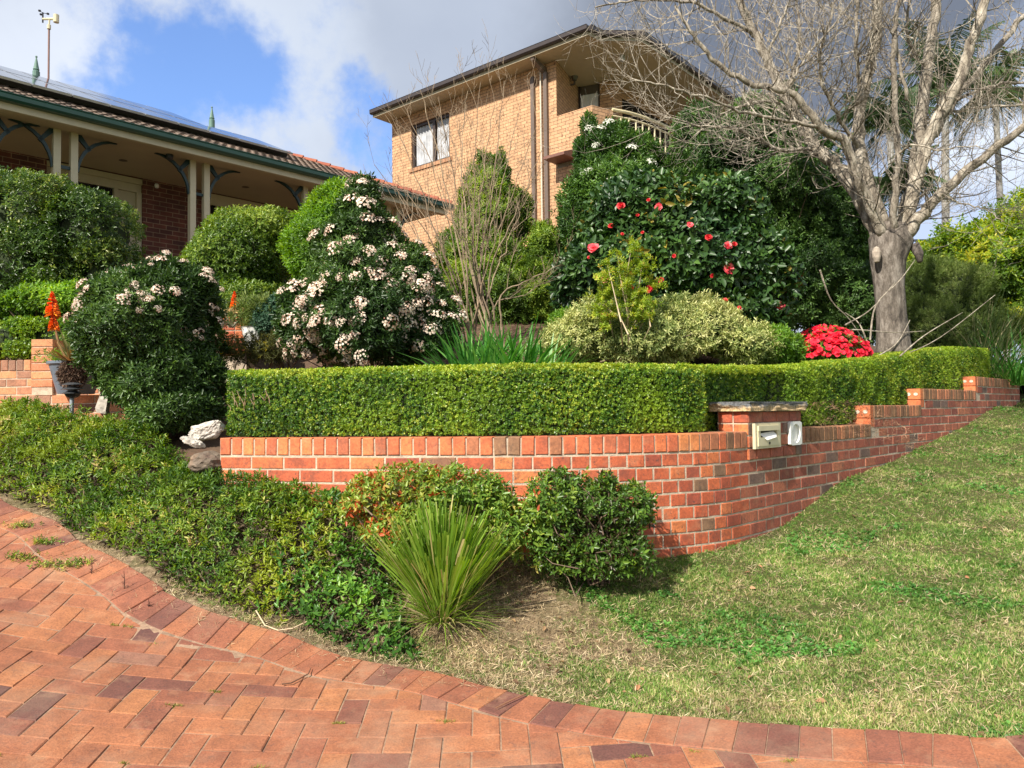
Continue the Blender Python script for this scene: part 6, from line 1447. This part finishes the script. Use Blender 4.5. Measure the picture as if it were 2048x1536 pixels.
trunk.build('trunk', M_BARK, tree, smooth=True); limb.build('limbs', M_BARK, tree, smooth=True); twig.build('crown', M_BARK, tree)
# pale scar on the trunk
m1 = MB(); c = tp_(1753, 508, -.17); m1.lathe([(0, -.10), (.03, -.09), (.045, -.04), (.048, .02), (.032, .07), (0, .09)], c, 14); m1.build('pruning_scar', P('pale wood', (.36, .30, .24), .9, var=.4, scale=20), tree)
# bare suckers arching over the hedge
sp = empty('bare_sapling', tb_+[.1, -.6, 0], 'thin pale bare shoots arching over the hedge in front of the big bare tree', 'sapling'); mb = MB()
for pts in ([(1700, 730), (1760, 718), (1800, 712), (1880, 675), (1990, 590)], [(1800, 712), (1850, 670), (1925, 625)], [(1662, 660), (1720, 660), (1790, 665), (1850, 662)], [(1640, 540), (1662, 600), (1700, 640), (1740, 700)], [(1690, 650), (1740, 620), (1790, 565)], [(1745, 715), (1720, 650), (1690, 625)], [(1740, 680), (1752, 610), (1800, 560), (1830, 520)], [(1730, 725), (1790, 690), (1820, 640)]):
    q = [px(x, y, 8.1+.1*i) for i, (x, y) in enumerate(pts)]; q = catmull(np.array(q), 4); mb.tube(q, list(np.linspace(.010, .003, len(q))), 5, .9)
mb.tube([px(1715, 740, 8.1)-UP*.3, px(1700, 730, 8.1)], .012, 5, .8)
mb.build('shoots', M_BARK, sp)
# ------------------------------------------------------------------ bare many stemmed shrub
cm = px(960, 720, 7.4); cm[2] = hb(cm[0], cm[1])-.02
cs = empty('bare_shrub', cm, 'leafless many stemmed shrub fanning out between the pink shrub and camellia', 'shrub'); limb, twig = MB(), MB()
def grow2(p, d, rad, L, lev):
    n_ = 4; pts = [p]; d = unit(d)
    for i in range(n_): d = unit(d+rng.normal(0, .09, 3)+UP*.10); pts.append(pts[-1]+d*L/n_)
    twig.tube(pts, list(np.linspace(rad, .0012, n_+1)), 3, random.uniform(.3, .9), cap=False)
    if lev < 2:
        for i in range(1, n_+1):
            for _ in range(2):
                if random.random() < .38: grow2(pts[i], unit(pts[i]-pts[i-1])+unit(np.cross(d, rng.normal(size=3)))*.7, max(rad*.55, .0013), L*random.uniform(.35, .55), lev+1)
for (x1, y1, x2, y2, x3, y3) in ((900, 560, 830, 430, 748, 330), (905, 560, 850, 400, 790, 250), (915, 540, 870, 350, 800, 200), (925, 530, 880, 330, 840, 180), (930, 520, 905, 330, 880, 215), (940, 520, 925, 320, 935, 180), (950, 520, 950, 330, 960, 165), (955, 520, 970, 340, 990, 190), (962, 520, 985, 380, 1010, 160), (968, 530, 1005, 370, 1040, 210), (972, 540, 1020, 400, 1072, 250), (978, 560, 1030, 430, 1085, 300), (885, 560, 830, 460, 790, 360), (940, 540, 900, 420, 850, 290), (950, 540, 940, 400, 900, 270), (960, 540, 975, 420, 1000, 280), (1000, 600, 1060, 560, 1120, 530), (990, 610, 1050, 590, 1100, 560), (900, 600, 860, 520, 800, 420), (975, 590, 1010, 500, 1040, 420), (920, 580, 880, 480, 860, 380), (935, 560, 930, 460, 920, 350)):
    dy = random.uniform(-.5, .5); q = [cm+[random.uniform(-.20, .22)+(x1-945)*.0016, random.uniform(-.15, .15), 0], px(x1, y1, 7.4+dy*.3), px(x2, y2, 7.4+dy*.7), px(x3, y3, 7.4+dy)]
    q = catmull(np.array(q), 6); q[1:] += rng.normal(0, .008, (len(q)-1, 3)); r0 = random.uniform(.0075, .013); rr = np.linspace(r0, .0028, len(q)); limb.tube(q, list(rr), 6, random.uniform(.4, 1))
    for k in range(6, len(q)):
        if random.random() < .5: grow2(q[k], unit(q[k]-q[k-1])+unit(np.cross(q[k]-q[k-1], rng.normal(size=3)))*.5, rr[k]*.6, random.uniform(.25, .5), 0)
M_BARK2 = brickmat('brown stem bark', [(0, (.13, .09, .06)), (1, (.34, .26, .17))], spots=.3, rough=.9); limb.build('stems', M_BARK2, cs); twig.build('twigs', M_BARK2, cs)
# ------------------------------------------------------------------ palms far behind
L_PALM = G('palm leaflet', [(0, (.03, .06, .02)), (.7, (.07, .12, .035)), (1, (.30, .28, .07))], .4, .25)
def palm(label, xb, xt, yc, Y, R, n, droop, tr, seed, tint=None, half=0.):
    random.seed(seed); top = px(xt, yc, Y); bt = px(xb, 560, Y); bt[2] = 1.5
    root = empty('palm_tree', bt, label, 'palm tree', 'palm trees behind the bare tree')
    mb = MB(); nn = 14; mb.tube([bt+(top-bt)*k/nn for k in range(nn+1)], [tr*(1.15-.2*k/nn+.03*(k % 2)) for k in range(nn+1)], 12, .5); mb.build('trunk', P('palm trunk', (.30, .29, .27), .9, var=.25, scale=9, bump=.3), root, smooth=True)
    V, F, rr = [], [], []; b = 0; rc = MB()
    for i in range(n):
        az_ = i*2.399+random.uniform(-.2, .2); el = R_(random.uniform(-35, 75)); d = np.array([math.cos(az_)*math.cos(el), math.sin(az_)*math.cos(el), math.sin(el)]); q = top.copy(); sp_ = R*random.uniform(.8, 1.1)/14; pts = [q.copy()]
        for k in range(14): d = unit(d-UP*droop*(.35+k/14)); q = q+d*sp_; pts.append(q.copy())
        rc.tube(pts, list(np.linspace(.035, .006, 15)), 4, .5); cc = random.random()*.7+(.3 if el < -.2 else 0)
        for k in range(1, 15):
            for sg in (-1, 1):
                for f in (0, .25, .5, .75):
                    p0 = pts[k-1]+(pts[k]-pts[k-1])*f; t = unit(pts[k]-pts[k-1]); s_ = unit(np.cross(t, UP))*sg; L = R*.36*math.sin(math.pi*min(.97, .12+k/16))*random.uniform(.8, 1.1); d2 = unit(s_+t*.5-UP*random.uniform(.5, 1.1)); w_ = t*.008
                    V += [p0-w_, p0+w_, p0+d2*L*.6+w_*.9, p0+d2*L-UP*.05, ]; F.append([b, b+1, b+2, b+3]); b += 4; rr.append(np.clip(cc+random.gauss(0, .1), 0, 1))
    npmesh('fronds', V, F, L_PALM, root, r=np.array(rr)); rc.build('frond_stalks', L_PALM, root)
palm('tall palm with a slim pale trunk right of the bare tree trunk', 1885, 1890, 150, 21, 2.1, 20, .085, .095, 1)
palm('palm with drooping yellowish fronds seen through the bare branches', 1788, 1780, 245, 19, 1.7, 16, .13, .08, 2)
palm('short dark palm low behind the bare tree limbs', 1780, 1790, 365, 18, 1.4, 18, .10, .09, 3)
palm('wispy palm at the upper right behind the bare limbs', 2010, 1990, 180, 22, 1.9, 16, .12, .08, 4)
random.seed(11)
# ------------------------------------------------------------------ left garden: brick edging, pots, aloe, lamp, ornament
M_BR3 = brickmat('garden wall brick', [(0, (.26, .14, .09)), (.5, (.48, .19, .09)), (1, (.58, .27, .12))], spots=.35)
def smallwall(name, label, cat, pts, top, courses, cap=True, th=.22, capmode='edge', Lb_=.24):
    pa = Path(catmull(np.array(pts), 10)); c0 = pa.at(pa.L/2); root = empty(name, (*c0, top-courses*CO), label, cat); m1, m2, m3 = MB(), MB(), MB()
    def fr(s): p = pa.at(s); t = pa.tan(s); return np.array([*p, 0]), np.array([*t, 0]), np.array([t[1], -t[0], 0])
    z = top
    if cap:
        n_ = int(pa.L/.0865)
        for k in range(n_): p, t, n_3 = fr((k+.5)*pa.L/n_); brick(m2, p+UP*(top-CAPH/2+random.uniform(-.002, .002))+n_3*random.uniform(.002, .006), t, UP, n_3, pa.L/n_-.01, CAPH-.004, th, random.random(), .005)
        z = top-CAPH; m2.build('coping', M_BR3, root)
    for k in range(courses):
        s_ = -(.12 if k % 2 else 0)
        while s_ < pa.L:
            a, b = max(s_, 0), min(s_+Lb_, pa.L)
            if b-a > .04: p, t, n_3 = fr((a+b)/2); brick(m1, p+UP*(z-CO*(k+.5))+n_3*random.uniform(-.002, .002), t, UP, n_3, b-a-.01, CO-.011, th*.9 if not cap else .1, random.random())
            s_ += Lb_
    m1.build('brick_course', M_BR3, root)
    for a, b in zip(np.linspace(0, pa.L, 30)[:-1], np.linspace(0, pa.L, 30)[1:]):
        (A, _, na), (B_, _, nb_) = fr(a), fr(b); zt_ = UP*(top-.012); zl = UP*(top-courses*CO-.15-(CAPH if cap else 0)); fa, fb, ba, bb = A-na*.006, B_-nb_*.006, A-na*(th-.01), B_-nb_*(th-.01)
        m3.poly([fa+zl, fb+zl, fb+zt_, fa+zt_]); m3.poly([fa+zt_, fb+zt_, bb+zt_, ba+zt_])
    m3.build('mortar', M_MORT, root); return root
gw = [px(x, 720, Y)[:2] for x, Y in ((-90, 8.35), (0, 8.3), (70, 8.25), (200, 8.15))]
smallwall('garden_wall', 'low brown brick garden wall with on edge coping at the far left', 'wall', gw, px(30, 720, 8.3)[2], 4)
c = px(86, 712, 8.2); pr_ = empty('brick_pier', (c[0], c[1], 2.), 'short orange brick pier standing at the end of the left garden wall', 'pier'); m1 = MB()
zt_ = px(86, 678, 8.2)[2]
for k in range(6): brick(m1, np.array([c[0], c[1]-.02, zt_-CO*(k+.5)]), np.array([1., 0, 0]), UP, np.array([0, -1., 0]), .235-.006, CO-.011, .22, random.uniform(.5, 1))
m1.build('bricks', M_BR3, pr_); m1 = MB(); m1.bbox((c[0]-.108, c[1]-.012, zt_-.6), (c[0]+.108, c[1]+.19, zt_-.012)); m1.build('mortar', M_MORT, pr_)
st1 = [px(x, y, Y)[:2] for x, y, Y in ((-80, 792, 7.55), (0, 792, 7.5), (100, 792, 7.45), (230, 792, 7.3), (290, 792, 7.2))]; zs1 = px(60, 791, 7.5)[2]
smallwall('upper_step', 'upper curved red brick step under the urn', 'step', st1, zs1, 3, cap=False, th=.75)
st2 = [px(x, y, Y)[:2] for x, y, Y in ((-80, 815, 6.95), (0, 815, 6.9), (90, 815, 6.95), (160, 812, 7.1))]; zs2 = px(30, 817, 6.9)[2]
smallwall('lower_step', 'lower curved red brick step at the left edge', 'step', st2, zs2, 3, cap=False, th=.5)
# big tapered pot
M_POT = P('blue grey glazed pot', (.13, .16, .20), .35, var=.15, bump=.1)
c = px(152, 785, 7.35); c[2] = zs1+.005; kk = 7.35/FPX
po = empty('tall_pot', c, 'tall tapered blue grey pot on the brick step behind the aloe', 'pot'); hpt = px(152, 724, 7.35)[2]-c[2]
m1 = MB(); m1.lathe([(0, 0), (33*kk, 0), (48*kk, hpt*.9), (52*kk, hpt*.92), (52*kk, hpt), (47*kk, hpt), (45*kk, hpt*.9), (0, hpt*.88)], c, 28); m1.build('pot_body', M_POT, po, smooth=False)
m1 = MB(); m1.lathe([(0, hpt*.89), (45*kk, hpt*.885)], c, 16); m1.build('soil', M_MULCH, po)
n = 260; p = c+np.c_[rng.normal(0, .13, n), rng.normal(0, .1, n), np.full(n, hpt)+rng.uniform(0, .10, n)]
scatter('trailing_leaves', T_OV, p, rng.normal(0, .6, p.shape)+[0, 0, 1], .03, L_LIGHT, po)
# aloe with orange spike in hanging-root basket; louvred lamp below
ca_ = px(142, 722, 7.0); al = empty('aloe', (ca_[0], ca_[1], px(142, 770, 7.0)[2]), 'aloe with tall orange flower spike and shaggy dry roots at the left', 'aloe')
blades('aloe_leaves', 60, ca_-UP*.0, .06, .30, .028, G('aloe leaf', [(0, (.12, .14, .04)), (.6, (.26, .25, .08)), (1, (.42, .22, .09))], .5, .15), (15, 80), .2, al, cut=False)
n = 1500; d_ = rng.normal(size=(n, 3)); d_ /= np.linalg.norm(d_, axis=1, keepdims=True); p = px(144, 748, 7.02)+d_*[.12, .10, .13]*rng.uniform(.6, 1, (n, 1))
scatter('dry_roots', T_NEED, p, d_+[0, 0, -.8]+rng.normal(0, .4, p.shape), .022, G('dry root', [(0, (.04, .022, .014)), (.7, (.16, .09, .06)), (1, (.36, .26, .18))], .95, 0), al)
def spike(root, pts, Y, wid, segs_, n_=170):
    q = [px(x, y, Y) for x, y in pts]; m1 = MB(); m1.tube(q, list(np.linspace(.012, .006, len(q))), 6); m1.build('flower_stalk', P('aloe stalk', (.28, .14, .06), .7), root)
    V, F, rr = [], [], []; b = 0
    for (x0, y0, x1, y1, w_) in segs_:
        A, B_ = px(x0, y0, Y), px(x1, y1, Y)
        for i in range(n_):
            t = random.random(); c = A+(B_-A)*t; u = random.uniform(0, 6.28); rad = w_*Y/FPX*(1-.85*t**1.5); d = np.array([math.cos(u), math.sin(u), 0]); e = c+d*rad+UP*(-.02+.05*t); s_ = np.cross(d, UP)*.0065
            V += [c+UP*.012-s_*.6, c+UP*.012+s_*.6, e+s_*.7, e-s_*.7]; F.append([b, b+1, b+2, b+3]); rr.append(np.clip(t*-.6+.85+random.gauss(0, .12), 0, 1)); b += 4
            V += [c+UP*.012-UP*.006, c+UP*.012+UP*.006, e+UP*.005, e-UP*.005]; F.append([b, b+1, b+2, b+3]); rr.append(rr[-1]); b += 4
    npmesh('flower_spike', V, F, M_ALOE, root, r=np.array(rr))
spike(al, [(135, 720), (118, 690), (109, 650), (104, 592)], 7.0, 14, [(106, 632, 104, 589, 15), (108, 658, 106, 630, 11)])
lm_c = px(145, 770, 6.75); gl0 = px(143, 822, 6.75); la = empty('garden_lamp', gl0, 'black louvred garden lamp on a short post below the aloe', 'garden lamp'); k = 6.75/FPX
m1 = MB(); m1.tube([gl0-UP*.25, px(144, 795, 6.75)], .018, 10); m1.build('post', P('weathered metal', (.30, .33, .36), .5), la)
for i, (y, w_) in enumerate(((768, 19), (777, 21), (785, 18))):
    q = px(145, y, 6.75); m1 = MB(); m1.lathe([(w_*k*.6, -.012), (w_*k, -.010), (w_*k*1.0, -.004), (w_*k*.5, .012), (0, .014)], q, 20); m1.build('louvre', P('charcoal enamel', (.05, .055, .06), .3), la)
m1 = MB(); m1.lathe([(0, 0), (.05, .02), (.07, .05), (.04, .055), (.04, .11), (0, .115)], px(145, 798, 6.75), 18); m1.build('lamp_body', M_BLACK, la)
# second aloe on a stone capped pier, white pot
c = px(478, 650, 7.9); pr2 = empty('capped_pier', (c[0], c[1], 1.9), 'red brick pier with mossy sandstone cap between the two flowering bushes', 'pier'); m1 = MB(); zt_ = px(478, 630, 7.9)[2]; w2 = 24*7.9/FPX
for k in range(5):
    for sg in (-1, 1): brick(m1, np.array([c[0]+sg*w2*.5, c[1]-w2, zt_-CO*(k+.5)]), np.array([1., 0, 0]), UP, np.array([0, -1., 0]), w2-.008, CO-.011, .1, random.uniform(.3, 1))
    brick(m1, np.array([c[0]-w2, c[1]-w2*.5, zt_-CO*(k+.5)]), np.array([0, -1., 0]), UP, np.array([-1., 0, 0]), w2-.01, CO-.011, .1, random.uniform(.3, 1))
    brick(m1, np.array([c[0]+w2, c[1]-w2*.5, zt_-CO*(k+.5)]), np.array([0, 1., 0]), UP, np.array([1., 0, 0]), w2-.01, CO-.011, .1, random.uniform(.3, 1))
m1.build('bricks', M_BRICK, pr2); m1 = MB(); m1.bbox((c[0]-w2+.008, c[1]-w2+.008, zt_-.8), (c[0]+w2-.008, c[1]+w2, zt_-.004)); m1.build('mortar', M_MORT, pr2)
me = rough_slab(np.array([c[0]-w2-.03, c[1]-w2-.03, zt_]), (2*w2+.06, 0, 0), (0, 2*w2+.06, 0), (0, 0, .055), 1, 1, .012); me.materials.append(P('mossy sandstone', (.36, .25, .10), .95, var=.5, scale=18)); link(bpy.data.objects.new('stone_cap', me), pr2)
al2 = empty('small_aloe', px(468, 640, 7.8), 'small aloe with an orange flower spike in front of the capped pier', 'aloe')
blades('aloe_leaves', 26, px(462, 655, 7.55), .05, .22, .02, G('grey aloe leaf', [(0, (.12, .12, .08)), (1, (.34, .32, .22))], .6, .1), (10, 70), .3, al2, cut=False)
spike(al2, [(464, 655), (468, 620), (470, 590)], 7.6, 8, [(469, 613, 469, 588, 9)], 110)
c = px(512, 690, 7.5); c[2] = px(512, 700, 7.5)[2]; wp2 = empty('white_pot', c, 'white tapered pot half hidden behind the yellow flowering plant', 'pot'); kk = 7.5/FPX; hh = px(512, 655, 7.5)[2]-c[2]
m1 = MB(); m1.lathe([(0, 0), (18*kk, 0), (28*kk, hh*.95), (30*kk, hh), (27*kk, hh), (25*kk, hh*.9), (0, hh*.85)], c, 24); m1.build('pot_body', M_WHITEP, wp2)
n = 420; p = c+np.c_[rng.normal(0, .10, n), rng.normal(0, .08, n), hh+rng.uniform(0, .28, n)]; scatter('foliage', T_NEED, p, rng.normal(0, .4, p.shape)+[0, 0, 1], .05, L_FERN, wp2)
# timber stump
m1 = MB(); q = px(203, 830, 6.4); m1.prism([px(190, 816, 6.4), px(211, 822, 6.4), px(216, 792, 6.45), px(200, 789, 6.45)], (0, .06, 0)); m1.prism([px(193, 825, 6.4), px(213, 828, 6.4), px(211, 822, 6.4), px(190, 816, 6.4)], (0, .06, 0)); tag(m1.build('timber_stake', P('weathered timber', (.36, .32, .27), .95, var=.5, scale=30)), 'weathered grey timber stake leaning at the foot of the round bush', 'stake')
# rock and carved pale ornament at the left end of the wall
from mathutils import noise as mn
def rock(name, c, sz, mat_, label, cat, seed=0, sub=4):
    bm = bmesh.new(); bmesh.ops.create_icosphere(bm, subdivisions=sub, radius=1)
    for v in bm.verts: d = v.co.normalized(); k = 1+.22*mn.fractal(d*1.6+Vector((seed, 0, 0)), 1, 2, 5); v.co = Vector((d.x*sz[0]*k+c[0], d.y*sz[1]*k+c[1], d.z*sz[2]*k+c[2]))
    me = bpy.data.meshes.new(name); bm.to_mesh(me); bm.free(); me.materials.append(mat_); o = bpy.data.objects.new(name, me); link(o); return tag(o, label, cat)
M_ROCK = brickmat('brown rock', [(0, (.14, .11, .08)), (1, (.14, .11, .08))], spots=.6, rough=.95, nscale=20)
rock('rock', px(412, 925, 5.28), (.12, .11, .075), M_ROCK, 'brown weathered rock beside the left end of the brick wall', 'rock', 3)
M_PALE = P('pale carved stone', (.50, .46, .40), .9, var=.4, scale=25, bump=.9, bscale=60)
orn = px(408, 862, 5.42); on = empty('carved_stone', orn, 'pale weathered carved stone between the ground cover and the left end of the hedge', 'stone')
def slabrock(name, c, ax, up, sz, seed):
    ax = unit(ax); up = unit(up-ax*np.dot(up, ax)); sd_ = np.cross(ax, up); bm = bmesh.new(); bmesh.ops.create_icosphere(bm, subdivisions=5, radius=1)
    for v in bm.verts:
        d = v.co.normalized(); k = 1+.20*mn.fractal(d*1.8+Vector((seed, 0, 0)), 1, 2, 5)+.025*math.sin(d.x*26)*math.sin(d.z*22)
        q = np.sign([d.x, d.y, d.z])*np.abs([d.x, d.y, d.z])**.75
        v.co = Vector(tuple(c+ax*q[0]*sz[0]*k+sd_*q[1]*sz[1]*k+up*q[2]*sz[2]*k))
    me = bpy.data.meshes.new(name); bm.to_mesh(me); bm.free(); me.materials.append(M_PALE); link(bpy.data.objects.new(name, me), on)
slabrock('slab', px(414, 862, 5.45), np.array([.9, .2, .28]), UP, (.115, .07, .062), 2)
slabrock('broken_edge', px(385, 884, 5.33), np.array([.9, 0, -.35]), UP, (.075, .05, .024), 7)
